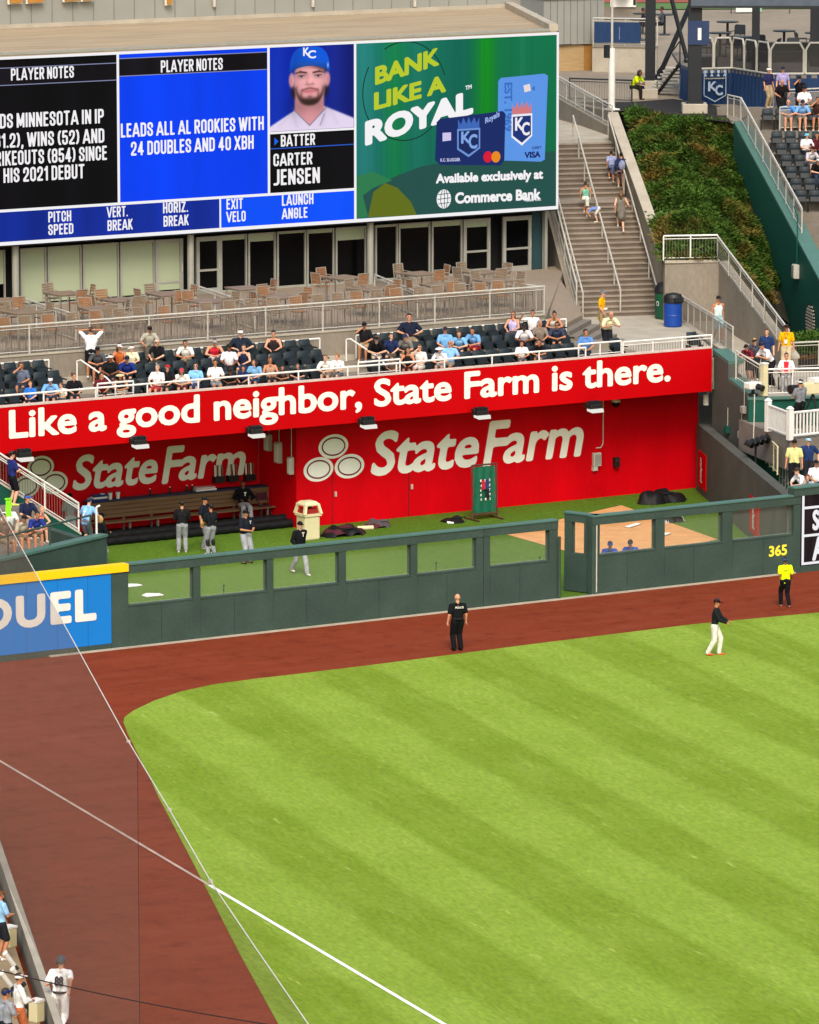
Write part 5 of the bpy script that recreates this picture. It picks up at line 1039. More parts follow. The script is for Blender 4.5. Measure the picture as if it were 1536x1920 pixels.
for i, (u, v, l) in enumerate(TABLES):
    c = gz(u, v, ZP + 1.06); rz = R.uniform(-.12, .12)
    if i == 0: o = TB; o.location = (c.x, c.y, ZP + .001); o.rotation_euler = (0, 0, rz); o['label'] = l
    else: copy_tree(TB, (c.x, c.y, ZP + .001), rz, None, l)
    for k in range(4):
        if R.random() < .2: continue
        an = k * pi / 2 + rz; d = .88 + R.uniform(0, .14); put_chair(c.x + d * sin(an) * -1, c.y + d * cos(an), an + R.uniform(-.2, .2))
x = gy(-30, 620, 19.6).x; xe = gy(985, 545, 19.6).x; i = 0
cb = thing('drink_counter', 'narrow drink counter running behind the patio railing', 'counter', (5, YP + .3, ZP)); pf(MB().box(-28, YP + .06, ZP + .98, xpe - .3, YP + .38, ZP + 1.02), 'counter_top', M_TEAKG, cb)
m = MB()
for q in range(24): pf(MB().tube((-27 + 1.8 * q, YP + .3, ZP), (-27 + 1.8 * q, YP + .3, ZP + .98), .02), 'counter_bracket', M_CHF, cb)
while x < xe: put_chair(x, 19.45 + R.uniform(-.1, .12), R.uniform(-.12, .12), 'bar chair pulled up to the patio rail counter', 'bar chairs along the patio rail counter'); x += .86 + R.uniform(-.08, .12); i += 1
# ------------------------------------------------------------------ walkway, staircase, hillside
ZK = 5.1
def g2(u, v, z): return gz(u, v, z).xy
wk = MB(); wk.prism([(15.5, YF + .21), (XE - .45, YF + .21), g2(1337, 655, ZK), g2(1290, 612, ZK), g2(1262, 598, ZK), g2(1240, 585, ZK), g2(1088, 590, ZK), g2(1040, 612, ZK)], 4.26, ZK - .004); wk.build('walkway', M_CONC_L, kind='structure')
rp = MB(); P = [gz(1014, 575, ZP), gz(1050, 523, ZP), gz(1093, 590, 5.95), gz(1052, 612, 5.95)]
rp.hexa([(p.x, p.y, 4.3) for p in P[::1]] + [tuple(p) for p in P]); rp.build('patio_ramp', M_PATIO, kind='structure')
st = MB(); a, b = gz(1052, 612, 5.95), gz(1093, 590, 5.95); dn = Vector((.62, -.78, 0)) * .34
for k in range(5):
    z = 5.95 - .17 * (k + 1); p, q = a + dn * k, b + dn * k; st.hexa([(p.x, p.y, 4.4), ((p + dn).x, (p + dn).y, 4.4), ((q + dn).x, (q + dn).y, 4.4), (q.x, q.y, 4.4), (p.x, p.y, z), ((p + dn).x, (p + dn).y, z), ((q + dn).x, (q + dn).y, z), (q.x, q.y, z)])
st.build('side_steps', M_CONC_D, kind='structure')
BL, BR = gz(1090, 595, ZK), gz(1238, 590, ZK); TR = gz(1147, 266, 10.8); DS = Vector((TR.x - BR.x, TR.y - BR.y, 0)); RUN = DS.length; DS.normalize(); AC = (BR - BL)
NL, NU, LAND = 22, 11, 1.5; rise = (10.8 - ZK) / (NL + NU); tread = (RUN - LAND) / (NL + NU)
sc_ = thing('staircase', 'wide concrete staircase climbing from the usher walkway to the upper plaza', 'stairs', BL)
m = MB(); m2 = MB(); s = 0; z = ZK; steps = []
for k in range(NL + NU):
    d = tread + (LAND if k == NL - 1 else 0); z += rise; steps.append((s, d, z)); s += d
for s, d, z in steps:
    p = DS * s; q = DS * (s + d); n = DS * -.03
    mm = m
    lo = -.9; v = [p, p + AC, q + AC, q]; mm.hexa([(a.x, a.y, lo) for a in v] + [(a.x, a.y, z - ZK - .05) for a in v])
    v = [p + n, p + AC + n, q + AC, q]; m2.hexa([(a.x, a.y, z - ZK - .048) for a in v] + [(a.x, a.y, z - ZK) for a in v])
m.build('step_riser', mat('step_concrete_shaded', '6a5f54', .9, .14, 1.2, spec=.15, fine=.2), sc_); m2.build('step_tread', mat('step_concrete_lit', '8f8375', .9, .16, 1.2, spec=.15, fine=.25), sc_)  # one concrete: shade of the risers and light on the treads put into colour
def on_stair(f, s):                                       # f across 0..1, s metres up the run -> point on the steps
    z = ZK
    for a, d, zz in steps:
        if s >= a: z = zz
    return BL + AC * f + DS * s + Vector((0, 0, z - ZK))
def line_stair(f, s0, s1, n=2):
    k = (10.8 - ZK) / RUN; return [BL + AC * f + DS * s + Vector((0, 0, k * s)) for s in (s0, s1)]
rail('stair_rail', 'white handrail down the middle of the staircase', line_stair(.5, .1, RUN + .3), .95, 1.7, m=M_RAIL, infill=None, mid=None)
rail('stair_rail', 'white handrail along the right wall of the staircase', line_stair(.97, .1, RUN + .3), .95, 2.2, m=M_RAIL, infill=None)
rail('stair_rail', 'white handrail along the left side of staircase next to the board', line_stair(.02, .0, RUN), .95, 1.7, m=M_RAIL, infill=None)
X_ = AC.normalized()
w = thing('stair_wall', 'concrete wall with pale sloping cap on the right of staircase', 'wall', BR)
def srel(mb, n, m_, o): mb.v = [(p[0] - o.location.x, p[1] - o.location.y, p[2] - o.location.z) for p in mb.v]; return mb.build(n, m_, o)
kz = (10.8 - ZK) / RUN; a0 = BR + X_ * .02; a1 = BR + DS * (RUN + .9) + X_ * .02
srel(MB().slab(a0, a1, .34, 3.5, ZK + 2.1, 8, 10.8 + 1.05, side=-1), 'wall', M_CONC, w); srel(MB().slab(a0 - X_ * .03, a1 - X_ * .03, .42, ZK + 2.102, ZK + 2.2, 10.8 + 1.052, 10.8 + 1.15, side=-1), 'cap', M_CONC_L, w)
w = thing('stair_wall', 'concrete wedge wall left of the staircase beside patio ramp', 'wall', BL)
a0 = BL - X_ * .02; a1 = BL + DS * RUN - X_ * .02; srel(MB().slab(a0, a1, .35, 4, ZK + .3, 8, 10.8 + .3, side=1), 'wall', M_CONC, w)
a0 = BL - X_ * .2; rail('stair_rail', 'tall white panelled railing on the wedge wall left of staircase', [a0 + Vector((0, 0, .3)), a0 + DS * RUN + Vector((0, 0, .3 + RUN * kz))], 1.05, 1.6, infill='panel', mid=.5)
# top landing, ramp wall, plaza
ZPL = 11.5
ld = MB(); q0 = BL + DS * RUN - X_ * 3; q1 = BR + DS * RUN; r0 = gz(1040, 185, ZPL); r1 = gz(1160, 200, ZPL)
ld.hexa([(q0.x, q0.y, 8), (q1.x, q1.y, 8), (r1.x, r1.y, 8), (r0.x, r0.y, 8), (q0.x, q0.y, 10.79), (q1.x, q1.y, 10.79), (r1.x, r1.y, 11.0), (r0.x, r0.y, 11.0)]); ld.build('stair_landing', M_CONC_L, kind='structure')
a, b = gz(1148, 238, 11.2), gz(1030, 172, 12.0); w = thing('ramp_wall', 'sloping concrete ramp wall above the staircase beside the board', 'wall', a); srel(MB().slab(a, b, .3, 9, 11.2, 9, 12.0), 'wall', M_CONC, w)
rail('ramp_railing', 'grey panelled railing on the ramp wall at top of staircase', [a + Vector((0, 0, .02)), b + Vector((0, 0, .02))], .85, 1.3, infill='panel')
sheet('plaza', [g2(1038, 188, ZPL), g2(1150, 209, ZPL), g2(1180, 206, ZPL), g2(1345, 226, ZPL), g2(1376, 232, ZPL), g2(1434, 196, ZPL), g2(1440, 173, ZPL), g2(1750, 168, ZPL), (420, 300), (420, 900), (-200, 900), (31.2, 130)], ZPL, M_PLAZA)
o = thing('light_pole', 'slim white pole standing at the top corner of the stair wall', 'pole', gz(1147, 206, ZPL + .1)); MB().tube((0, 0, 0), (0, 0, 2.6), .14, 12).build('pole', M_WHITE, o); MB().box(-.25, -.25, 0, .25, .25, .06).build('base_plate', M_WHITE, o); MB().tube((0, 0, 2.6), (0, 0, 6), .05, 8).build('mast', M_RAIL, o); MB().box(-.34, -.05, 2.2, -.14, .12, 2.75).build('sign_plate', M_STEEL, o)
sheet('mulch_bed', [g2(1085, 192, ZPL), g2(1182, 192, ZPL), g2(1262, 186, ZPL), g2(1350, 200, ZPL), g2(1372, 231, ZPL), g2(1180, 206, ZPL), g2(1152, 208, ZPL)], ZPL + .02, mat('mulch', '1d1712', .95, .3, 5, bump=.5))
# hillside with juniper
W0, W1 = gz(1246, 602, ZK), gz(1347, 600, ZK); ZH = 7.35
D2 = gz(1482, 690, 4.4)
hA, hE = Vector((W0.x, W0.y, ZH)), Vector((W1.x, W1.y, ZH)); hD = Vector((D2.x, D2.y, 4.4)) + Vector((.2, .1, 0)); hB, hC = gz(1176, 207, ZPL - .1), gz(1378, 238, 11.3)
hA = hA - X_ * .1; hN = gz(1496, 618, 4.4)
def hill(s, t):
    """s across (left wall to green wall), t up the slope"""
    bot = hA.lerp(hE, s / .38) if s < .38 else hE.lerp(hN, (s - .38) / .62)
    lf = hA.lerp(hB, t); rt = hN.lerp(hC, t); top = hB.lerp(hC, s)
    p = bot.lerp(top, t); return p
def hz_(p): return .58 * sin(p.x * .9 + p.y * 1.15 + 2 * sin(p.x * .7 - p.y * .3)) * sin(p.x * 1.1 - p.y * .5 + 1) + .25 * (sin(p.x * 1.7 + sin(p.y * .9) * 2) * sin(p.y * 1.5 + p.x * .6)) + .18 * sin(p.x * 4.1 + 1) * sin(p.y * 3.7)
m = MB(); ns, nt_ = 60, 90; vs = []
for i in range(ns + 1):
    for j in range(nt_ + 1):
        p = hill(i / ns, j / nt_); f_ = min(1, 6 * min(i / ns, 1 - i / ns, j / nt_, 1 - j / nt_)); vs.append((p.x, p.y, p.z + hz_(p) * f_ - .05))
m.add(vs, [(i * (nt_ + 1) + j, (i + 1) * (nt_ + 1) + j, (i + 1) * (nt_ + 1) + j + 1, i * (nt_ + 1) + j + 1) for i in range(ns) for j in range(nt_)])
m.build('hillside', mat('hill_soil', '2e2a1c', .95, .2, 1), kind='structure', smooth=True)
def leaf_mat():
    m = bpy.data.materials.new('juniper_leaf'); m.use_nodes = True; nt = m.node_tree; b = nt.nodes['Principled BSDF']; tc = nt.nodes.new('ShaderNodeTexCoord')
    n1 = nt.nodes.new('ShaderNodeTexNoise'); n1.inputs['Scale'].default_value = .55; n1.inputs['Detail'].default_value = 5; nt.links.new(tc.outputs['Object'], n1.inputs[0])
    r1 = nt.nodes.new('ShaderNodeValToRGB'); e = r1.color_ramp.elements; e[0].position = .38; e[0].color = (*lin('4e6e28'), 1); e[1].position = .66; e[1].color = (*lin('7a6630'), 1); x = e.new(.52); x.color = (*lin('3f5c1c'), 1); nt.links.new(n1.outputs[0], r1.inputs[0])
    n2 = nt.nodes.new('ShaderNodeTexNoise'); n2.inputs['Scale'].default_value = 6; nt.links.new(tc.outputs['Object'], n2.inputs[0]); mx = nt.nodes.new('ShaderNodeMix'); mx.data_type = 'RGBA'; mx.blend_type = 'OVERLAY'; mx.inputs[0].default_value = .7; nt.links.new(r1.outputs[0], mx.inputs[6]); nt.links.new(n2.outputs[0], mx.inputs[7]); nt.links.new(mx.outputs[2], b.inputs['Base Color']); b.inputs['Roughness'].default_value = .8; b.inputs['Specular IOR Level'].default_value = .2
    return m
M_LEAF = leaf_mat(); MATS['leaf'] = M_LEAF
rr = random.Random(4); V_, F_2 = [], []
def tuft(c, n, r, lo=.07, hi=.16):
    for _ in range(n):
        d = Vector((rr.gauss(0, 1), rr.gauss(0, 1), abs(rr.gauss(0, 1)) * .7 + .15)).normalized(); p = c + d * r * rr.uniform(.35, 1); x = d.cross(Vector((rr.gauss(0, 1), rr.gauss(0, 1), rr.gauss(0, 1)))).normalized(); y = (Vector((d.x, d.y, d.z * .35)) + Vector((-.25, -.4, .12))).normalized(); w = rr.uniform(.025, .055); h_ = rr.uniform(lo, hi) * 1.25; n0 = len(V_)
        V_.extend([p - x * w, p + x * w, p + y * h_]); F_2.append((n0, n0 + 1, n0 + 2))
for k in range(6000):
    s, t = rr.uniform(.01, .985), rr.uniform(.005, .985); p = hill(s, t); 
    if s > .8 and t < .14: continue
    f_ = min(1, 6 * min(s, 1 - s, t, 1 - t)); q = hz_(p); c = Vector((p.x, p.y, p.z + q * f_ + .05))
    if q < -.2 and rr.random() < .85: continue
    tuft(c, 26, rr.uniform(.2, .45))
m = MB(); m.add(V_, F_2); m.build('ground_cover', M_LEAF, kind='stuff')
w = thing('retaining_wall', 'concrete retaining wall under the short railing below the green hillside', 'wall', W0); srel(MB().slab(W0, W1, .3, 4, ZH, side=1), 'wall', M_CONC, w); srel(MB().slab(W0 - Vector((.02, .04, 0)), W1 - Vector((-.02, .04, 0)), .38, ZH + .001, ZH + .1, side=1), 'coping', M_CONC_L, w)
rail('hill_railing', 'short pale railing on the retaining wall below the green hillside', [W0 + Vector((0, .1, ZH + .1 - ZK)), W1 + Vector((0, .1, ZH + .1 - ZK))], .95, 1.0, m=M_WHITE)
w = thing('retaining_wall', 'sloping concrete wall below the long railing right of green hillside', 'wall', W1)
srel(MB().slab(W1, D2, .3, 3, ZH - .05, 3, 4.75, side=1), 'wall', M_CONC, w); srel(MB().slab(W1, D2, .36, ZH - .048, ZH + .06, 4.752, 4.86, side=1), 'coping', M_CONC_L, w)
rail('hill_railing', 'long pale sloping railing descending beside the green hillside', [W1 + Vector((0, .1, ZH + .06 - ZK)), D2 + Vector((0, .1, .45))], .95, 1.5, m=M_RAIL)
# ramp railing on the pen side and lower platform
rA, rB = gz(1279, 603, ZK), gz(1374, 664, 5.25)
rail('ramp_railing', 'pale picket railing sloping down right of the blue bin', [rA, rB], 1.0, 1.4)
rC, rD = gz(1380, 712, 4.7), gz(1429, 742, 4.3)
rail('ramp_railing', 'lower pale railing where people lean above the green pillar', [rC, rD], 1.05, 1.2)
rail('platform_railing', 'white picket railing on the platform beside the leaning spectators', [rD, gz(1600, 738, 4.3)], .95, 1.2, m=M_WHITE)
o = thing('rail_post', 'thick cream post at the corner of the platform railing', 'post', rD + Vector((.05, -.05, 0))); MB().box(-.1, -.1, 0, .1, .1, 1.15).build('post', M_BIN, o); MB().box(-.12, -.12, 1.15, .12, .12, 1.2).build('cap', M_WHITE, o)
P = [gz(1276, 606, ZK - .01), gz(1378, 672, 4.7), gz(1424, 640, 4.6), gz(1349, 597, ZK - .01)]; MB().hexa([(p.x, p.y, 3) for p in P] + [tuple(p) for p in P]).build('ramp_path', M_CONC_L, kind='structure')
pl = MB(); pl.prism([g2(1376, 690, 4.3), g2(1430, 742, 4.3), g2(1700, 735, 4.3), g2(1700, 672, 4.3), g2(1475, 688, 4.3), g2(1418, 640, 4.3)], 2.6, 4.29); pl.build('side_platform', M_CONC_L, kind='structure')
sheet('mulch_bed', [g2(1445, 640, 4.4), g2(1420, 560, 5), g2(1700, 540, 5), g2(1700, 690, 4.4), g2(1484, 690, 4.4)], 4.36, mat('mulch', '1d1712', .95, .3, 5, bump=.5))
hg = thing('hedge', 'low green hedge behind the pale railing at right edge', 'hedge', gz(1540, 668, 4.4)); V_, F_2 = [], []
p0, p1 = gz(1492, 672, 4.4), gz(1640, 668, 4.4)
for k in range(260): p = p0.lerp(p1, rr.random()) + Vector((rr.uniform(-.3, .3), rr.uniform(-.3, .3), rr.uniform(.1, .8))); tuft(p, 22, .3)
m = MB(); m.add(V_, F_2); srel(m, 'leaf_mass', M_LEAF, hg); srel(MB().tube(p0, p1 + Vector((0, 0, .3)), .12), 'stem', M_WOOD, hg)
rail('platform_railing', 'pale railing in front of the hedge at right edge', [gz(1482, 692, 4.3), gz(1640, 684, 4.3)], .98, 1.3)
# bins
c = gz(1262, 612, ZK); o = thing('recycling_bin', 'blue drum bin with black lid at the foot of staircase', 'bin', c); M_BB = mat('bin_blue', '0c3f94', .45, .08, 2)
MB().lathe([(.33, 0), (.35, .05), (.35, .42), (.365, .44), (.35, .47), (.35, .88), (.37, .92)], n=22).build('drum', M_BB, o, smooth=False); m = MB(); m.lathe([(.37, .921), (.38, .96), (.36, 1.14), (.30, 1.25), (.1, 1.3)], n=22); m.build('lid', M_BLACK, o); MB().box(-.2, -.42, .98, .2, -.33, 1.14).build('slot', M_STEEL, o)
c = gz(1249, 598, ZK) + Vector((0, .15, 0)); o = thing('litter_bin', 'dark green bin with black dome lid behind the blue bin', 'bin', c); MB().lathe([(.32, 0), (.35, .05), (.36, .95), (.37, 1.0)], n=22).build('drum', mat('bin_green', '0d4a30', .45, .08, 2), o); MB().lathe([(.37, 1.001), (.38, 1.08), (.34, 1.28), (.2, 1.4), (.05, 1.42)], n=22).build('lid', M_BLACK, o)
m = MB(); ring(m, 0, .62, .09, .1, .03, lambda x, z: (-.37 + abs(x) * .1 - .005, x - .1, z), 12); m.build('recycle_mark', M_WHITE, o)

# ------------------------------------------------------------------ right wall of the bullpen and the corner beyond
pA, pB = Vector((20.25, 16.6)), Vector((12.45, .32))
w = thing('bullpen_side_wall', 'low grey green side wall closing the right end of bullpen', 'wall', (pA.x, pA.y, 0))
srel(MB().slab(pA, pB, .35, 0, 2.45, side=1), 'wall', M_PENWALL, w); srel(MB().slab(pA, pB, .38, 2.451, 2.5, side=1), 'coping', M_PENWALL, w)
d = (pB - pA).normalized(); n_ = Vector((-d.y, d.x))
def onwall(u, v, off=.0): q = gl(u, v, pA, pB); return q - Vector((n_.x, n_.y, 0)) * off
for uv, l in (([(1311, 863), (1325, 855), (1325, 922), (1312, 926)], 'narrow red banner with white mark at the far end of side wall'), ([(1408, 948), (1424, 941), (1424, 1010), (1410, 1006)], 'narrow red padded banner with white lettering on side wall near fence')):
    q = [onwall(*p) for p in uv]; o = thing('wall_banner', l, 'banner', q[3]); z0, z1 = q[2].z, q[1].z; e0, e1 = q[0], q[1]
    srel(MB().slab(e0, e1, .05, z0, z1, side=-1), 'panel', M_REDB, o); mm = MB(); c = (e0 + e1) / 2; c2 = Vector((c.x, c.y, 0)) - Vector((n_.x, n_.y, 0)) * .06; h_ = z1 - z0
    text_line(mm, 'StateFarm', lambda x, z: (c2.x + d.x * z, c2.y + d.y * z, z0 + x), h_ * .15, h_ * .85, -.22, .22, .04); srel(mm, 'lettering', M_WHITE, o)
uA = Vector((XE - .55, 15.35)); uB = Vector(gz(1407, 741, 4.2).xy)
w = thing('stand_side_wall', 'dark grey green wall with stepped coping at right end of the red sign', 'wall', (uA.x, uA.y, 0))
um = uA.lerp(uB, .42)
srel(MB().slab(uA, um, .4, 0, 5.3, 0, 5.05, side=1), 'wall', M_PENWALL, w); srel(MB().slab(uA, um, .6, 5.301, 5.42, 5.051, 5.17, side=1), 'coping', M_GREEN_CAP, w)
srel(MB().slab(um, uB, .4, 0, 4.45, 0, 4.1, side=1), 'lower_wall', M_PENWALL, w); srel(MB().slab(um, uB, .6, 4.451, 4.56, 4.101, 4.21, side=1), 'lower_coping', M_GREEN_CAP, w)
for u, v, l, k in ((1330, 750, 'white cylinder lamp on the dark wall under the sign end', 0), (1398, 768, 'small grey box on the dark side wall', 1), (1393, 815, 'pale grey meter box low on the dark side wall', 1), (1367, 805, 'dark green box on the dark side wall', 2)):
    q = gl(u, v, uA, uB); dd = (uB - uA).normalized(); nn = Vector((-dd.y, dd.x, 0)); o = thing(['wall_lamp', 'utility_box', 'utility_box'][k], l, ['lamp', 'box', 'box'][k], q - nn * .01, atan2(dd.y, dd.x))
    if k == 0: MB().tube((0, -.12, -.18), (0, -.12, .2), .1, 12).build('shade', M_WHITE, o); MB().tube((0, -.12, .2), (0, 0, .3), .03).build('bracket', M_RAIL, o)
    else: MB().box(-.13, -.14, -.13, .13, 0, .13).build('casing', [0, M_RAIL, M_GREEN_D][k], o, bevel=.01); MB().box(-.11, -.16, -.1, .11, -.141, .1).build('door', [0, M_ALU, M_GREEN_D][k], o); MB().tube((0, -.04, .13), (0, -.04, .8), .015).build('conduit', M_RAIL, o)
q = uB; o = thing('green_pillar', 'dark green square pillar beside the camera platform', 'pillar', (gz(1420, 748, 4.2).x, gz(1420, 748, 4.2).y, 0), -PHI); MB().box(-.33, -.3, 0, .33, .3, 4.2).build('shaft', M_GREEN_D, o); MB().box(-.36, -.33, 4.201, .36, .33, 4.28).build('cap', M_GREEN_CAP, o)
pc = gz(1412, 742, 4.3); o = thing('remote_camera', 'black and white remote camera on top of the green pillar', 'camera', pc); MB().box(-.28, -.2, .25, .28, .2, .5).build('body', M_WHITE, o, bevel=.04); MB().tube((.05, -.2, .36), (.12, -.45, .3), .11, 12).build('lens', M_BLACK, o); MB().lathe([(.16, 0), (.16, .08), (.06, .12), (.06, .25)]).build('pedestal', M_BLACK, o)
pc = gz(1420, 842, 2.8); o = thing('camera_rig', 'cluster of black camera lights mounted beside the green pillar', 'camera rig', pc)
for i in range(5): x = -.45 + .22 * i; MB().tube((x, -.3, .2 + .04 * i), (x + .05, .05, .25 + .04 * i), .11, 12).build('lamp_head', M_BLACK, o); MB().ball((x - .005, -.31, .2 + .04 * i), (.09, .02, .09), 10, 5).build('lens', M_GLASS, o)
MB().pipe([(-.5, .1, .2), (.5, .1, .4)], .03).build('bar', M_STEEL, o); MB().tube((0, .1, -2), (0, .1, .28), .04).build('stand', M_STEEL, o); MB().pipe([(-.1, .1, .3), (.0, .2, 1.2), (.15, .4, 1.9)], .02).build('cable', M_RAIL, o)
# camera platform with white picket fence
ZCP = 3.4; c0, c1, c2_ = gz(1440, 809, ZCP), gz(1481, 825, ZCP), gz(1640, 808, ZCP)
pl = MB(); bk = Vector((.5, 3.0, 0)); pl.hexa([(c0.x, c0.y, 2.3), (c1.x, c1.y, 2.3), (c2_.x, c2_.y, 2.3), (c0.x + .9, c0.y + 3, 2.3)] + [(c0.x, c0.y, ZCP), (c1.x, c1.y, ZCP), (c2_.x, c2_.y, ZCP), (c0.x + .9, c0.y + 3, ZCP)]); pl.build('camera_platform', M_CONC_D, kind='structure')
o = thing('picket_fence', 'white picket fence round the camera platform', 'fence', c0)
for a, b in ((c0, c1), (c1, c2_)):
    a, b = a - c0, b - c0; L_ = (b - a).length; n = int(L_ / .15); m = MB()
    m.tube(a + Vector((0, 0, .95)), b + Vector((0, 0, .95)), .05); m.tube(a + Vector((0, 0, .14)), b + Vector((0, 0, .14)), .045); m.build('fence_rail', M_WHITE, o); m = MB()
    for i in range(1, n): q = a + (b - a) * i / n; m.box(q.x - .03, q.y - .02, .16, q.x + .03, q.y + .02, .93)
    m.build('picket', M_WHITE, o)
for q in (c0, c1): q = q - c0; MB().box(q.x - .09, q.y - .09, 0, q.x + .09, q.y + .09, 1.1).build('post', M_WHITE, o); MB().hexa([(q.x - .11, q.y - .11, 1.101), (q.x + .11, q.y - .11, 1.101), (q.x + .11, q.y + .11, 1.101), (q.x - .11, q.y + .11, 1.101), (q.x - .03, q.y - .03, 1.2), (q.x + .03, q.y - .03, 1.2), (q.x + .03, q.y + .03, 1.2), (q.x - .03, q.y + .03, 1.2)]).build('post_cap', M_WHITE, o)
a, b = gz(1431, 745, 4.25), gz(1700, 738, 4.25); w = thing('platform_wall', 'dark green wall between the side platform and camera platform', 'wall', a); srel(MB().slab(a, b, .2, 0, 4.2, side=-1), 'wall', M_GREEN_D, w); srel(MB().slab(a, b, .3, 4.201, 4.28, side=-1), 'coping', M_GREEN_CAP, w)
fl = MB(); fl.prism([(12.9, .5), (30, .5), (30, 6), (15.4, 5.6)], 0, 1.15); fl.build('corner_stand', M_CONC_D, kind='structure')
a, b = gz(1462, 880, 1.9), gz(1484, 905, 1.9); rail('corner_rail', 'short grey rail beside the corner crowd', [a - Vector((0, 0, .7)), b - Vector((0, 0, .7))], 1.0, .7, infill=None, mid=.5)
a, b = gz(1437, 858, 2.3), gz(1458, 880, 2.3); rail('corner_rail', 'pale glazed rail next to the black camera lights', [a - Vector((0, 0, .2)), b - Vector((0, 0, .2))], 1.0, .9, infill='panel', m=M_BIN)
# big green wall and right-hand stand
gT, gN = gz(1373, 246, 11.3), gz(1493, 625, 4.4); gd = (gN.xy - gT.xy).normalized(); gE = gN.xy + gd * 9
zt = lambda u, v: gl(u, v, gT.xy, gN.xy)
t0, t1 = zt(1376, 232), zt(1536, 528); kk_ = (t1.z - t0.z) / (t1.xy - t0.xy).length; gE_z = t1.z + kk_ * ((gE - t1.xy).length)
w = thing('green_stand_wall', 'tall dark green sloping wall between the hillside and right seats', 'wall', (gT.x, gT.y, 4))
srel(MB().slab(t0.xy, gE, .5, 2, t0.z, 2, gE_z, side=1), 'wall', M_GREEN_D, w); srel(MB().slab(t0.xy, gE, .6, t0.z + .002, t0.z + .1, gE_z + .002, gE_z + .1, side=1), 'coping', M_GREEN_CAP, w)
q = zt(1497, 510); o = thing('utility_box', 'pale grey electrical box on the big green wall', 'box', q, atan2(gd.y, gd.x)); MB().box(-.2, -.22, -.25, .2, 0, .3).build('casing', M_RAIL, o, bevel=.02); MB().box(-.17, -.24, -.2, .17, -.221, .25).build('door', M_ALU, o); MB().pipe([(0, -.06, .3), (0, -.06, 2.2), (-.6, -.06, 2.5)], .03).build('conduit', M_GREEN_D, o)
q = zt(1522, 605); o = thing('wall_vent', 'round slatted vent in the big green wall', 'vent', q, atan2(gd.y, gd.x)); m = MB()
for i in range(11): z = -.62 + .124 * i; hw = sqrt(max(.02, .45 - z * z)) * .95; m.box(-hw, -.1, z - .03, hw, -.02, z + .03)
m.build('slat', M_CONC_L, o); m = MB(); ring(m, 0, 0, .74, .74, .07, lambda x, z: (x, -.09, z), 30); m.build('rim', M_STEEL, o)
nn = Vector((-gd.y, gd.x, 0)); 
rA_ = Vector((*t0.xy, t0.z + .1)) + nn * .3; rB_ = zt(1490, 385); rB_ = Vector((rB_.x, rB_.y, t0.z + kk_ * (rB_.xy - t0.xy).length + .1)) + nn * .3
rail('stand_railing', 'pale sloping railing on top of the big green wall', [rA_, rB_], .95, 1.4, infill='panel', m=M_RAIL)
ra0 = zt(1360, 232) ; rail('stand_railing', 'short pale railing at the top end of the big green wall', [rA_ - Vector((*gd, 0)) * 1.6 - nn * .2, rA_ - Vector((*gd, 0)) * .1], .95, .8)
r0_ = gz(1500, 246, 11.0); ROWS_R = []
trr = MB()
for k in range(-2, 13):
    z = 11.0 - .40 * k; c = r0_ - CAMF * .86 * k; tL = None
    # left end on the wall plane
    num = (t0.x - c.x) * gd.y - (t0.y - c.y) * gd.x; den = CAMX.x * gd.y - CAMX.y * gd.x; tt = num / den; Lp = c + CAMX * (tt + .52); Rp = c + CAMX * 9; bk = CAMF * .86
    trr.hexa([(Lp.x, Lp.y, 2), (Rp.x, Rp.y, 2), ((Rp + bk).x, (Rp + bk).y, 2), ((Lp + bk).x, (Lp + bk).y, 2), (Lp.x, Lp.y, z), (Rp.x, Rp.y, z), ((Rp + bk).x, (Rp + bk).y, z), ((Lp + bk).x, (Lp + bk).y, z)]); ROWS_R.append((Lp, c, z))
trr.build('right_terrace', M_CONC_D, kind='structure')
GR = 'empty seats in the right hand stand'
for k, (Lp, c, z) in enumerate(ROWS_R):
    if k < 2: continue
    for i in range(9):
        p = Lp + CAMX * (1.75 + .56 * i) + CAMF * .4
        if k in (2, 4, 5, 6, 7, 8, 9): put_seat(p.x, p.y, z + .001, face(0), 'empty dark folding seat in the stand beyond the big green wall', GR)
for u0, v0, u1, v1, zb, l in ((1450, 212, 1640, 203, 11.5, 'grey panelled barrier behind the top spectators in the right stand'), (1462, 244, 1640, 236, 11.05, 'lower grey panelled barrier in front of standing spectators at right')):
    a, b = gz(u0, v0, zb), gz(u1, v1, zb); rail('stand_barrier', l, [a, b], .95, 1.3, infill='panel', m=M_RAIL); 
p = gz(1516, 442, 5.6); o = thing('advert_banner', 'orange and red banner at the right edge below the stand', 'banner', p); q = CAMX
a = Vector((0, 0, 0)); b = q * 4 + Vector((0, 0, -.5)); srel2 = lambda m, n, mm: m.build(n, mm, o)
srel2(MB().slab((0, 0), (b.x, b.y), .08, 0, .42, -.1, .35), 'red_panel', mat('banner_red', 'b3161c', .5)); srel2(MB().slab((0, 0), (b.x, b.y), .08, .422, .85, .352, .78), 'orange_panel', mat('banner_orange', 'e0901a', .5))
a = gz(1508, 392, 6.2); rail('stand_railing', 'low cream rail above the orange banner at right edge', [a, a + CAMX * 4], .55, 1.0, infill=None, mid=.5, m=M_BIN)

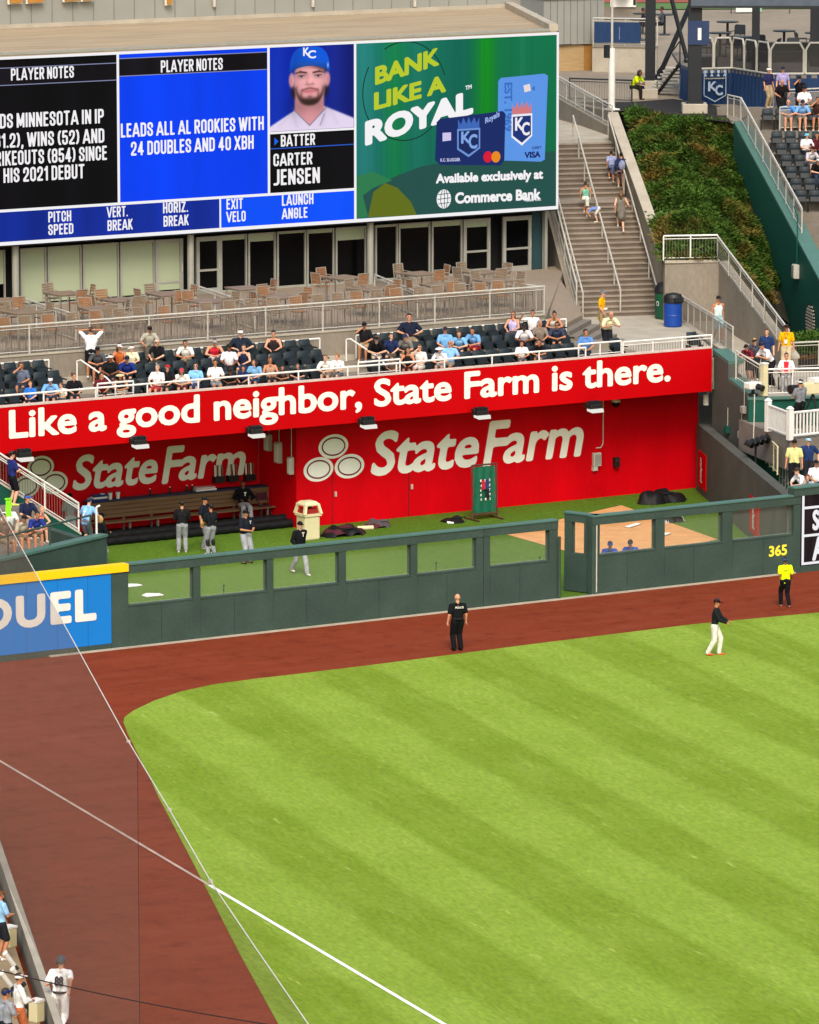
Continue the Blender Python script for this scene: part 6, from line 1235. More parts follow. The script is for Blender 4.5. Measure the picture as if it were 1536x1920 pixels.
# ------------------------------------------------------------------ plaza structures at the top right
def zz(u, v): return gz(u, v, ZPL)
for u, v, w_, l in ((1416, 196, .16, 'slender dark steel post on the deck right of the crest'), (1527, 190, .2, 'dark steel post at the right edge behind the smoked panels'), (1302, 212, .28, 'dark steel tower column in front of the blue draped deck'), (1219, 168, .22, 'dark steel column left of the black stairs')):
    c = zz(u, v); o = thing('steel_column', l, 'column', c, -PHI); MB().box(-w_ - .25, -w_ - .25, 0, w_ + .25, w_ + .25, .42).build('footing', M_CONC_L, o, bevel=.04)
    m = MB(); m.box(-w_, -w_, .42, w_, -w_ + .06, 12); m.box(-w_, w_ - .06, .42, w_, w_, 12); m.box(-.04, -w_ + .061, .42, .04, w_ - .061, 12); m.build('shaft', M_STEEL, o); MB().box(-w_ - .08, -w_ - .08, .42, w_ + .08, w_ + .08, .5).build('base_plate', M_STEEL, o)
    if u == 1302: MB().box(-w_ - .04, -w_ - .06, 2.9, w_ + .3, -w_ - .005, 3.9).build('sign_plate', mat('navy_sign', '1d3155', .5), o); MB().box(.1, -w_ - .08, 3.1, .25, -w_ - .061, 3.6).build('notice', M_WHITE, o)
c0, = (zz(1219, 168),)
o = thing('cross_brace', 'dark diagonal steel brace rising right from the column foot', 'brace', c0 + CAMX * .35); MB().pipe([(0, 0, .5), tuple(CAMX * 2.6 + Vector((0, 0, 6.5)))], .12).build('brace', M_STEEL, o); MB().ball((0, 0, .5), .2).build('joint', M_STEEL, o)
c = zz(1288, 182); o = thing('cross_brace', 'dark grey diagonal steel brace leaning left above the blue deck', 'brace', c + Vector((0, 0, 1.6))); MB().pipe([(0, 0, 0), tuple(CAMX * -1.2 + Vector((0, 0, 4.6)))], .1).build('brace', M_STEEL, o); MB().ball((0, 0, 0), .16).build('joint', M_STEEL, o)
c = zz(1300, 30); bm = thing('roof_beam', 'long dark steel beam across the top right of the view', 'beam', zz(1302, 212) + Vector((0, 0, 4.45)) - CAMF * .3, -PHI); MB().box(-.2, -.2, 0, 14, .2, .08).build('flange', M_STEEL, bm); MB().box(-.2, -.05, .081, 14, .05, .5).build('web', mat('beam_grey', '4a5460', .5), bm)
# blue draped deck
P = [zz(1274, 184), zz(1303, 197), zz(1372, 195), zz(1442, 207), zz(1640, 206)]; bk = CAMF * 9; HD = 1.5
M_DRAPE = mat('blue_drape', '0f3058', .7, .16, 2.2, stretch=(3, 3, .5), bump=.5); M_SMOKE = veil('smoked_panel', '2a2826', .84)
dk = thing('draped_deck', 'raised deck wrapped in blue drape with crest and smoked panels', 'deck', P[1])
for i in range(4):
    a, b = P[i], P[i + 1]; n = 30; m = MB(); d_ = (b - a); nv_ = Vector((-d_.y, d_.x, 0)).normalized(); vs = []
    for q in range(n + 1):
        for z in (0.0, HD): vs.append(a + d_ * q / n + nv_ * (.05 * sin(q * 2.1) * (1 - .6 * (z > 0))) * (d_.length > 1.5) + Vector((0, 0, z)))
    m.add(vs, [(2 * q, 2 * q + 2, 2 * q + 3, 2 * q + 1) for q in range(n)]); srel(m, 'drape', M_DRAPE, dk)
m = MB(); poly = [p.xy for p in P] + [(P[4] + bk).xy, (P[0] + bk * .8).xy]; m.prism(poly, ZPL + HD - .15, ZPL + HD); srel(m, 'deck_floor', M_CONC_D, dk)
for i in range(1, 4):
    a, b = P[i], P[i + 1]; L_ = (b - a).length; n = max(1, round(L_ / (1.05 if i < 3 else 2.6)))
    if i == 3: n = 3
    for q in range(n):
        p0, p1 = a + (b - a) * (q + .03) / n, a + (b - a) * (q + .97) / n; z0, z1 = ZPL + HD + .05, ZPL + HD + 1.35; e = (p1 - p0) * .12; up = Vector((0, 0, 1)); s0, s1 = Vector((p0.x, p0.y, z0)), Vector((p1.x, p1.y, z0)); h_ = z1 - z0
        out = [s0, s1, s1 + up * (h_ - .3), s1 - e + up * h_, s0 + e + up * h_, s0 + up * (h_ - .3)]; m = MB(); m.pipe(out + [out[0]], .045, 6); srel(m, 'panel_frame', M_RAIL, dk); m = MB(); m.add(out, [tuple(range(6))]); srel(m, 'smoked_panel', M_SMOKE, dk)
a, b = P[1], P[2]; d_ = (b - a).normalized(); nv_ = Vector((d_.y, -d_.x, 0)); base = a + nv_ * .09
f = lambda x, z: tuple(base + d_ * x + Vector((0, 0, z)) )
f2 = lambda x, z: tuple(base + nv_ * .012 + d_ * x + Vector((0, 0, z)) ); f3 = lambda x, z: tuple(base + nv_ * .024 + d_ * x + Vector((0, 0, z)) )
M_CRW = mat('crest_white', '9fb0c4', .7); M_CRG = mat('crest_gold', '8a8a78', .7)
cx_ = (b - a).length * .52; m = MB(); stroke(m, [(cx_ - .5, .42), (cx_ - .5, 1.38)], .035, f); stroke(m, [(cx_ + .5, 1.38), (cx_ + .5, .42)], .035, f2); stroke(m, [(cx_ - .5, .4), (cx_, .14), (cx_ + .5, .4)], .035, f3); srel(m, 'crest_border', M_CRW, dk)
m = MB(); stroke(m, [(cx_ - .5, 1.13), (cx_ + .5, 1.13)], .05, f3); srel(m, 'crest_band', M_CRG, dk)
m = MB()
for k in range(4): q = cx_ - .45 + .3 * k; poly_face(m, ellipse(q, 1.42, .075, .075, 12), f2); poly_face(m, [(q - .08, 1.22), (q + .08, 1.22), (q, 1.36)], f)
srel(m, 'crest_crown', M_CRW, dk); m = MB(); text_line(m, 'K', f2, cx_ - .32, cx_ + .08, .58, 1.0, .035); text_line(m, 'C', f3, cx_, cx_ + .36, .4, .84, .035); srel(m, 'crest_letters', M_CRW, dk)
a, b = P[0], P[1]; d_ = (b - a).normalized(); nv_ = Vector((d_.y, -d_.x, 0)); base = a + nv_ * .09; m = MB(); f = lambda x, z: tuple(base + d_ * x + Vector((0, 0, z))); stroke(m, [(.15, .35), (.3, .95), (.55, .4), (.75, 1.1)], .06, f); srel(m, 'crest_mark', M_CRW, dk)
# black stairs to the deck
a = zz(1232, 176) ; o = thing('metal_stair', 'black open metal stairs rising to the blue draped deck', 'stairs', a); N_ = 8
tgt = P[0] - a; tgt.z = 0
for k in range(N_):
    q = tgt * ((k + .5) / (N_ + .5)); m = MB(); w_ = CAMF * .16; e = CAMX * .5; z = HD * (k + 1) / (N_ + 1); m.hexa([tuple(v_ + Vector((0, 0, z - .04))) for v_ in (q - e - w_, q + e - w_, q + e + w_, q - e + w_)] + [tuple(v_ + Vector((0, 0, z))) for v_ in (q - e - w_, q + e - w_, q + e + w_, q - e + w_)]); m.build('tread', M_RAIL, o)
m = MB(); w_ = CAMF * -.2; m.pipe([w_, tgt + w_ + Vector((0, 0, HD))], .07); m.pipe([-w_, tgt - w_ + Vector((0, 0, HD))], .07); m.build('stringer', M_BLACK, o)
m = MB(); m.pipe([w_ + Vector((0, 0, 0)), w_ + Vector((0, 0, 1)), tgt + w_ + Vector((0, 0, HD + 1)), tgt + w_ + Vector((0, 0, HD))], .03); m.build('handrail', M_BLACK, o)
# tables and chairs on the deck
def pub_table(u, v, z, l, name='pub_table', group='tables on the draped deck'):
    c = gz(u, v, z); o = thing(name, l, 'table', c, R.uniform(0, 1), group); MB().lathe([(.5, 1.02), (.52, 1.05), (.5, 1.07)], n=18).build('tabletop', M_BLACK, o); MB().tube((0, 0, .06), (0, 0, 1.02), .06, 8).build('pedestal', M_BLACK, o); MB().lathe([(.3, 0), (.28, .05), (.08, .07)], n=14).build('base', M_BLACK, o)
ZD = ZPL + HD
for u, v, l in ((1364, 62, 'black round table on the deck with nothing in front'), (1350, 84, 'black round table behind the left deck chairs'), (1395, 92, 'black round table amid dark deck chairs'), (1470, 80, 'black round table at the deck centre under the beam'), (1530, 84, 'black round table at the right edge of the deck')): pub_table(u, v + 22, ZD, l)
def mesh_chair(u, v, z, rz, k=[0]):
    c = gz(u, v, z); o = thing('mesh_chair', 'dark mesh chair with armrests on the draped deck', 'chair', c, rz, 'dark mesh chairs on the draped deck')
    MB().box(-.26, -.25, .42, .26, .25, .46).build('seat', M_BLACK, o); MB().hexa([(-.26, .22, .5), (.26, .22, .5), (.26, .26, .5), (-.26, .26, .5), (-.24, .32, .95), (.24, .32, .95), (.24, .36, .95), (-.24, .36, .95)]).build('backrest', M_STEEL, o)
    for s in (-1, 1): MB().pipe([(s * .28, -.24, 0), (s * .28, -.24, .66), (s * .28, .26, .66)], .02).build('armrest', M_BLACK, o); MB().tube((s * .26, .24, 0), (s * .26, .3, .9), .02).build('leg', M_BLACK, o)
for u, v, a in ((1330, 96, 60), (1376, 96, 200), (1412, 100, 30), (1425, 92, 170), (1448, 100, 250), (1490, 100, 10), (1505, 88, 100), (1535, 106, 190), (1382, 74, 330)): mesh_chair(u, v + 12, ZD, face(a))
o = thing('long_sofa', 'long black sofa table along the deck edge behind smoked panels', 'sofa', gz(1470, 116, ZD), -PHI); MB().box(-1.6, -.4, .1, 1.6, .4, .5).build('seat', M_BLACK, o, bevel=.04); MB().box(-1.6, .25, .501, 1.6, .42, .85).build('backrest', M_BLACK, o, bevel=.04)
o = thing('cool_box', 'blue cool box on the deck beside the steel column', 'cool box', gz(1325, 128, ZD), -PHI); MB().box(-.45, -.3, 0, .45, .3, .5).build('body', mat('cooler_blue', '14306a', .5), o, bevel=.03); MB().box(-.47, -.32, .501, .47, .32, .58).build('lid', M_WHITE, o)
# walls and fences on the plaza
a, b = zz(1112, 134), zz(1232, 136); w = thing('plaza_wall', 'pale concrete wall below the blue fence on the plaza', 'wall', a); srel(MB().slab(a, b, .4, ZPL, ZPL + 1.15), 'wall', M_CONC_L, w); srel(MB().slab(a, b, .5, ZPL + 1.151, ZPL + 1.22), 'coping', M_CONC, w)
rail('plaza_railing', 'railing with blue banner cloth above the pale plaza wall', [a + Vector((0, 0, 1.22)), b + Vector((0, 0, 1.22))], 1.25, 1.6)
e = a.lerp(b, .72); m = MB(); m.slab(a.xy - Vector((0, .1)), e.xy - Vector((0, .1)), .03, ZPL + 1.35, ZPL + 2.3); o = thing('fence_banner', 'blue cloth banner tied along the plaza railing', 'banner', a); srel(m, 'cloth', M_DRAPE, o); m = MB(); q = a.lerp(b, .38); text_line(m, 'KC', lambda x, z: (q.x + x, q.y - .14, z), 0, .7, ZPL + 1.5, ZPL + 2.1, .03); srel(m, 'emblem', M_CRW, o)
a, b = zz(1044, 133), zz(1113, 131); w = thing('timber_wall', 'tan timber board wall under the grey siding annex', 'wall', a); srel(MB().slab(a, b, .3, ZPL, ZPL + 1.2), 'boards', mat('tan_boards', 'a58a60', .8, .12, 2, stretch=(1, 1, 8)), w); srel(MB().slab(a.lerp(b, .7), b, .31, ZPL, ZPL + 1.205), 'end_board', mat('tan_board_end', '94682f', .8), w)
q = zz(1057, 126) - CAMF * .4; o = thing('food_poster', 'red poster panel beside the board edge on the plaza', 'poster', q, -PHI); MB().box(-.3, 0, .1, .35, .05, 1.2).build('panel', mat('poster_red', '7d231c', .6, .4, 3), o); MB().box(-.34, .051, 0, .39, .09, 1.25).build('frame', M_STEEL, o); MB().lathe([(.1, 0), (.13, .4)], (0, -.14, .4)).build('cup_picture', mat('poster_cup', 'a06a48', .6), o)
a, b = zz(1020, 137), zz(1133, 133); w = thing('siding_annex', 'grey vertical siding annex with white top trim right of the pavilion roof', 'building', a); A2, B2 = a + CAMF * .6, b + CAMF * .6
srel(MB().slab(A2, B2, 2.5, ZPL + 1.25, ZPL + 3.35, side=1), 'wall', M_SIDING, w); srel(MB().slab(A2 - CAMF * .1, B2 - CAMF * .1, 2.7, ZPL + 3.352, ZPL + 3.6, side=1), 'top_trim', M_RAIL, w); m = MB()
for i in range(1, 9): q = A2.lerp(B2, i / 9); m.box(q.x - .015, q.y - .02, ZPL + 1.26, q.x + .015, q.y + .01, ZPL + 3.34)
srel(m, 'seam', mat('siding_seam', '74746d', .6), w)
rail('plaza_railing', 'low black fence on the plaza behind the stair wall', [zz(1068, 188), zz(1185, 192)], .95, 2.0, m=M_STEEL)
# far field and fence
sheet('far_lawn', [g2(1040, 20, ZPL), g2(1700, 16, ZPL), g2(1700, 6, ZPL), g2(1040, 8, ZPL)], ZPL + .05, mat('far_grass', '4d6a2c', .9, .1, .2)); sheet('far_clay', [g2(1040, 7, ZPL), g2(1700, 5, ZPL), g2(1700, -16, ZPL), g2(1040, -14, ZPL)], ZPL + .05, mat('far_clay', '8a4632', .9, .1, .2))
a, b = zz(1380, 26), zz(1428, 25); o = thing('fence_banner', 'white and green banner on the distant field fence', 'banner', a); srel(MB().slab(a, b.lerp(a, .38), .08, ZPL + .1, ZPL + 1.25), 'white_panel', M_WHITE, o); srel(MB().slab(b.lerp(a, .375), b, .08, ZPL + .1, ZPL + 1.25), 'green_panel', mat('banner_green', '7fae8e', .6), o)
rail('field_fence', 'low green fence round the distant practice field', [zz(1040, 28), zz(1700, 24)], .9, 3, m=M_GREEN, infill=None)
a = zz(1166, 38); o = thing('menu_board', 'yellow and black menu sign at the top beside the siding annex', 'sign', a + Vector((0, 0, .2)), -PHI); MB().box(-.6, 0, .5, .75, .1, 2.6).build('panel', M_WHITE, o); MB().lathe([(.35, 0), (.42, .3), (.42, .8), (.3, 1.0)], (0, -.45, 1.1), 14).build('cup_picture', mat('menu_gold', 'b08a28', .5), o); MB().box(.6, -.02, .6, .74, -.005, 2.5).build('side_strip', M_BLACK, o); MB().box(-1.6, .101, 0, 1.2, .4, .5).build('plinth', M_CONC_D, o)
for u, v, l in ((1205, 64, 'dark table with two people sitting on the plaza beyond the column'), (1246, 66, 'dark table right of the steel column on the plaza'), (1200, 76, 'dark low table behind the blue banner railing')): pub_table(u, v, ZPL, l, 'plaza_table', 'tables on the plaza')

# ------------------------------------------------------------------ left corner stand
ZS = 2.15; c1, c0 = gz(200, 1001, 2.95), gz(-60, 1063, 2.95)
w = thing('corner_wall', 'dark green curved wall with pale coping left of the bullpen', 'wall', (c1.x, c1.y, 0)); srel(MB().slab(c0, c1, .3, 0, 2.87, side=1), 'wall', M_GREEN, w); srel(MB().slab(c0 - Vector((.05, .05, 0)), c1 + Vector((.03, -.05, 0)), .42, 2.871, 2.95, side=1), 'coping', M_GREEN_CAP, w)
srel(MB().slab(c1 + Vector((.02, -.02, 0)), c1 + Vector((.3, 6.6, 0)), .3, 0, 2.6, side=1), 'return_wall', M_GREEN, w)
a, b = c0 + Vector((0, .15, 0)), c1 + Vector((-.5, .15, 0)); rail('corner_railing', 'dark green top rail above the curved corner wall', [a, b], .62, 2.5, m=M_GREEN, infill=None)
fl = MB(); fl.prism([c0.xy + Vector((0, .3)), c1.xy + Vector((-.05, .3)), (c1.x, c1.y + 6.5), (c0.x - 3, c0.y + 6.5 + 3)], 0, ZS); fl.build('corner_stand', M_CONC_D, kind='structure')
YLW = 8.6; a, b = gy(152, 1003, YLW), gy(-40, 882, YLW)
w = thing('corner_stair_wall', 'sloping dark green wall with pale edge below the white stair railing', 'wall', (a.x, YLW, ZS)); mm = MB(); mm.add([(b.x, YLW, 0), (a.x, YLW, 0), (a.x, YLW, a.z), (b.x, YLW, b.z), (b.x, YLW + .35, 0), (a.x, YLW + .35, 0), (a.x, YLW + .35, a.z), (b.x, YLW + .35, b.z)], [(0, 1, 2, 3), (5, 4, 7, 6), (1, 5, 6, 2), (4, 0, 3, 7), (3, 2, 6, 7)]); srel(mm, 'wall', M_GREEN_D, w)
mm = MB(); mm.slab(b.xy - Vector((0, .03)), a.xy - Vector((0, .03)), .42, b.z + .002, b.z + .08, a.z + .002, a.z + .08, side=1); srel(mm, 'coping', M_RAIL, w)
rail('corner_stair_railing', 'white double picket railing sloping down beside the corner spectators', [Vector((b.x, YLW + .15, b.z + .08)), Vector((a.x, YLW + .15, a.z + .08))], .95, 1.6, m=M_WHITE, mid=.8)
o = thing('rail_post', 'white post at the end of the corner wall beside the boy in light blue', 'post', c1 + Vector((-.25, .2, 0))); MB().tube((0, 0, 0), (0, 0, .85), .035, 8).build('post', M_WHITE, o); MB().tube((0, 0, .85), (.12, 0, .9), .035, 8).build('bent_top', M_WHITE, o)

# ------------------------------------------------------------------ foul side wall, protective net, near cable
f0, f1 = gz(0, 1642), gz(92, 1920); fd = (f1 - f0).normalized(); F0, F1 = f0 - fd * 12, f1 + fd * 30
w = thing('field_wall', 'low grey concrete field wall at the lower left corner', 'wall', f0); srel(MB().slab(F0, F1, .12, 0, .92, side=-1), 'wall', M_CONC, w); srel(MB().slab(F0, F1, .17, .921, .96, side=-1), 'coping', M_CONC_L, w); srel(MB().slab(F0, F1, .06, 0.03, .8, side=1), 'padding', mat('wall_padding', '55463a', .8, .15, 1), w)
nr = Vector((fd.y, -fd.x, 0)); q0, q1 = F0 + nr * .3, F1 + nr * .3; nr2 = nr * 9
fl = MB(); fl.prism([q0.xy, q1.xy, (q1 + nr2).xy, (q0 + nr2).xy], -.05, .35); fl.build('photographer_pit', mat('pit_floor', '8d7a5e', .9, .12, 1.2, fine=.2), kind='structure')
n0, n1 = gz(45, 1035, 10), gz(578, 1920, 10); nd = (n1 - n0).normalized(); N0, N1 = n0 - nd * 14, n1 + nd * 12
PC = [gl(u, v, N0.xy, N1.xy) for u, v in ((-60, 846), (45, 1035), (145, 1215), (241, 1390), (318, 1518), (395, 1652), (480, 1778), (578, 1920), (660, 2040))]
ns_ = gl(258, 1419, N0.xy, N1.xy)
net = thing('protective_net', 'fine grey protective net rising above the field wall at left', 'net', (ns_.x, ns_.y, 0))
def npan(a, b, al, nm):
    q = [a] + [p for p in PC if (p - a).xy.dot((b - a).xy) > .05 and (p - b).xy.dot((a - b).xy) > .05] + [b]; m = MB(); n = len(q); m.add([(p.x, p.y, .97) for p in q] + [tuple(p) for p in q], [(i, i + 1, n + i + 1, n + i) for i in range(n - 1)]); return srel(m, 'net_panel', veil('net_' + nm, '857262', al), net)
npan(PC[0], ns_, .36, 'far'); npan(ns_, PC[-1], .2, 'near')
m = MB(); m.pipe(PC, .011, 5); srel(m, 'top_cable', mat('net_cable', 'c9c6bc', .6), net)
srel(MB().tube((ns_.x, ns_.y, .98), (ns_.x, ns_.y, ns_.z), .006), 'seam_cord', M_STEEL, net)
m = MB()
for u, v in ((241, 1390), (318, 1518), (395, 1652)): c = gl(u, v, N0.xy, N1.xy); srel(MB().box(c.x - .02, c.y - .04, c.z - .025, c.x + .02, c.y + .04, c.z + .025), 'cable_clamp', M_RAIL, net)
d0, d1 = gz(-60, 1806, 16), gz(640, 1942, 16); o = thing('support_cable', 'thin dark cable crossing low at the left bottom of the view', 'cable', d0); m = MB(); pt = [d0.lerp(d1, i / 12) - Vector((0, 0, .06 * sin(pi * i / 12))) for i in range(13)]; m.pipe([p - d0 for p in pt], .0075, 5); m.build('wire', mat('wire_dark', '2a1a16', .7), o); MB().tube((0, 0, -.02), tuple((d1 - d0) * .004), .02).build('clip', M_STEEL, o)
# photographers' gear
ZF = .35
for u, v, l in ((18, 1775, 'cream equipment box by the field wall beside the person in blue'), (69, 1915, 'cream equipment box at the foot of the field wall')):
    c = gz(u, v, ZF); o = thing('equipment_box', l, 'box', c, .3); MB().box(-.13, -.13, 0, .13, .13, .46).build('body', M_BIN, o, bevel=.02); MB().box(-.14, -.14, .461, .14, .14, .51).build('lid', M_WHITE, o)
for u, v, l in ((28, 1812, 'grey and white telephoto lens resting by the field wall'), (42, 1842, 'black camera with white band on the field wall ledge'), (52, 1888, 'black lens case below the field wall'), (22, 1850, 'white upright lens standing left of the white cap')):
    c = gz(u, v, ZF + .25); o = thing('camera_lens', l, 'lens', c, 1.0); o.scale = (.7, .7, .8); MB().tube((0, 0, 0), (.05, .3, .35), .085, 12).build('barrel', M_RAIL if 'white' in l else M_BLACK, o); MB().tube((.05, .3, .351), (.06, .36, .42), .1, 12).build('hood', M_WHITE, o); MB().tube((0, 0, 0), (-.02, -.1, -.1), .07, 10).build('mount', M_BLACK, o); MB().tube((0, 0, -.6), (0, 0, 0), .02).build('monopod', M_BLACK, o)
# ------------------------------------------------------------------ people
BL_ = 'seated in'
WH, LB, NV, BK, GY_, CR = 'd9d7d2', '6fa3d6', '1c2848', '17181b', '8a8a8a', 'd8cf9e'
KH, JN = 'a08a68', '39465c'
# on the field
o = person('stand', gz(858, 1220), 200, 'security guard in black uniform standing on warning track seen from behind, bald head', ('tee', '15171a'), ('trousers', '131518'), None, None, 'light', 1.80, '111111', 1.1)
m = MB(); m.box(-.24, .085, 1.02, .24, .12, 1.06); 
MB().lathe([(.168, 0), (.172, .05)], (0, 0, .98), 18).build('belt', M_BLACK, o); m = MB(); text_line(m, 'POLICE', lambda x, z: (-x, .152, z), -.12, .12, 1.33, 1.39, .04); m.build('back_lettering', M_WHITE, o); MB().ball((.262, -.0, 1.28), (.015, .03, .045)).build('sleeve_patch', M_WHITE, o)
o = person('hold', gz(1340, 1229), 80, 'player in black jacket and white trousers standing on the grass near the track', ('long', '1d2022'), ('trousers', 'd5d0c6'), ('cap', '2a1216'), ('hair', '1a1210'), 'tan', 1.80, 'c8502c')
o = person('stroll', gz(1472, 1138), 195, 'attendant in bright yellow shirt and blue cap under the yellow 365', ('tee', 'd8ee10'), ('trousers', '14151a'), ('cap', '35537e'), ('hair', '1a1210'), 'brown', 1.66, 'b08a78')
m = MB(); text_line(m, 'EVENT', lambda x, z: (-x, .15, z), -.1, .1, 1.28, 1.34, .03); m.build('back_lettering', mat('olive_print', '6d7a10', .7), o)
c = gz(114, 1945); o = person('run', c, 170, 'player in white uniform numbered 88 and grey helmet jogging on the dirt', ('tee', 'f0eeec'), ('trousers', 'eae6e2'), ('helmet', '4a525a'), ('hair', '4a4440'), 'light', 1.86, '333333')
m = MB(); text_line(m, '88', lambda x, z: (-x, .118 - (z - 1.2) * .14, z), -.1, .1, 1.14, 1.35, .045); m.build('jersey_number', mat('number_navy', '23202c', .7), o); MB().lathe([(.160, 0), (.162, .04)], (0, .0, .98), 18).build('belt', M_BLACK, o); long_ = MB()
# bullpen
o = person('front', gz(342, 1036), 185, 'player in black pullover with back turned, hands in front, on bullpen turf', ('long', '1b1b1e'), ('trousers', '8f9196'), ('cap', '16161a'), ('hair', '2a1d16'), 'light', 1.82, WH)
o = person('stand', gz(384, 1029), 60, 'bearded player in navy jersey behind the catcher in the bullpen', ('tee', '1a1d28'), ('trousers', '8f9196'), ('cap', '16161a'), ('hair', '1a1210'), 'tan', 1.84, WH)
o = person('front', gz(396, 1040), 215, 'catcher in dark jersey and leg guards holding a tan mitt', ('tee', '1a1d22'), ('trousers', '8f9196'), ('cap', '16161a'), ('hair', '1a1210'), 'tan', 1.78, WH)
for s in (-1, 1): MB().cone((s * .11, -.055, .47), .075, (s * .115, -.045, .12), .06).build('leg_guard', M_BLACK, o)
MB().ball((.06, -.36, 1.06), (.13, .07, .14), 10, 8).build('mitt', mat('mitt_tan', 'b8925a', .6), o)
o = person('front', gz(461, 1056), 40, 'coach in navy jersey with hands clasped standing at mid bullpen', ('tee', '1a1d28'), ('trousers', '9a9b9f'), ('cap', '16161a'), ('hair', '1a1210'), 'tan', 1.86, '1a1a1a', 1.06)
m = MB(); text_line(m, 'T', lambda x, z: (x, -.155, z), .03, .1, 1.30, 1.40, .04); m.build('chest_letter', M_WHITE, o)
o = person('walk', gz(562, 1077), 30, 'player in black jacket striding across the turf left of the cream bin', ('long', '15161a'), ('trousers', '9a9ba0'), ('cap', '131316'), ('hair', '1a1210'), 'fair', 1.86, WH)
m = MB(); text_line(m, 'T', lambda x, z: (x, -.165, z), .0, .09, 1.24, 1.38, .045); m.build('chest_letter', M_WHITE, o)
c = gy(461, 942, 18.5); o = person('sit_back', (c.x, 18.62, .152), 15, 'player in black sweater and grey trousers sitting on the bench', ('long', '101114'), ('trousers', '8f9094'), None, ('hair', '0d0b0a'), 'brown', 1.84, WH)
m = MB(); text_line(m, 'T', lambda x, z: (x, -.15, z), -.04, .05, .87, 1.0, .045); m.build('chest_letter', M_WHITE, o)
o = person('front', gz(190, 1062), 120, 'player in dark jersey and black helmet at the end of the corner wall', ('long', '14151a'), ('trousers', '9a9ba0'), ('helmet', '0d0d0f'), ('hair', '1a1210'), 'tan', 1.84, WH)
o = person('stand', gz(132, 1022), 20, 'person in grey shirt and black cap standing behind the white stair railing', ('tee', '77797c'), ('trousers', '8a8c90'), ('cap', '111113'), ('hair', '1a1210'), 'dark', 1.85, WH)
for u, v, l in ((1141, 1017, 'left of two people in blue shirts and blue caps sitting behind the fence window'), (1185, 1014, 'right of two people in blue shirts sitting behind the fence window, dark cap')):
    c = gy(u, v, 1.0); o = person('sit_lean', (c.x, 1.0, c.z - 1.2), 8 if u < 1160 else -12, l, ('tee', '2247ac'), ('trousers', '23262e'), ('cap', '1b3a86' if u < 1160 else '26203a'), ('hair', '1a1210'), 'tan', 1.78)
bn = thing('fence_bench', 'low grey bench behind the fence window under two seated people', 'bench', (gy(1163, 1030, 1.0).x, 1.05, 0)); zb = max(.3, gy(1141, 1017, 1.0).z - 1.28 + .44); MB().box(-1.3, -.18, zb - .05, 1.3, .2, zb).build('seat', M_RAIL_D, bn)
for s in (-1.1, 1.1): MB().box(s - .05, -.15, 0, s + .05, .15, zb - .051).build('leg', M_RAIL_D, bn)
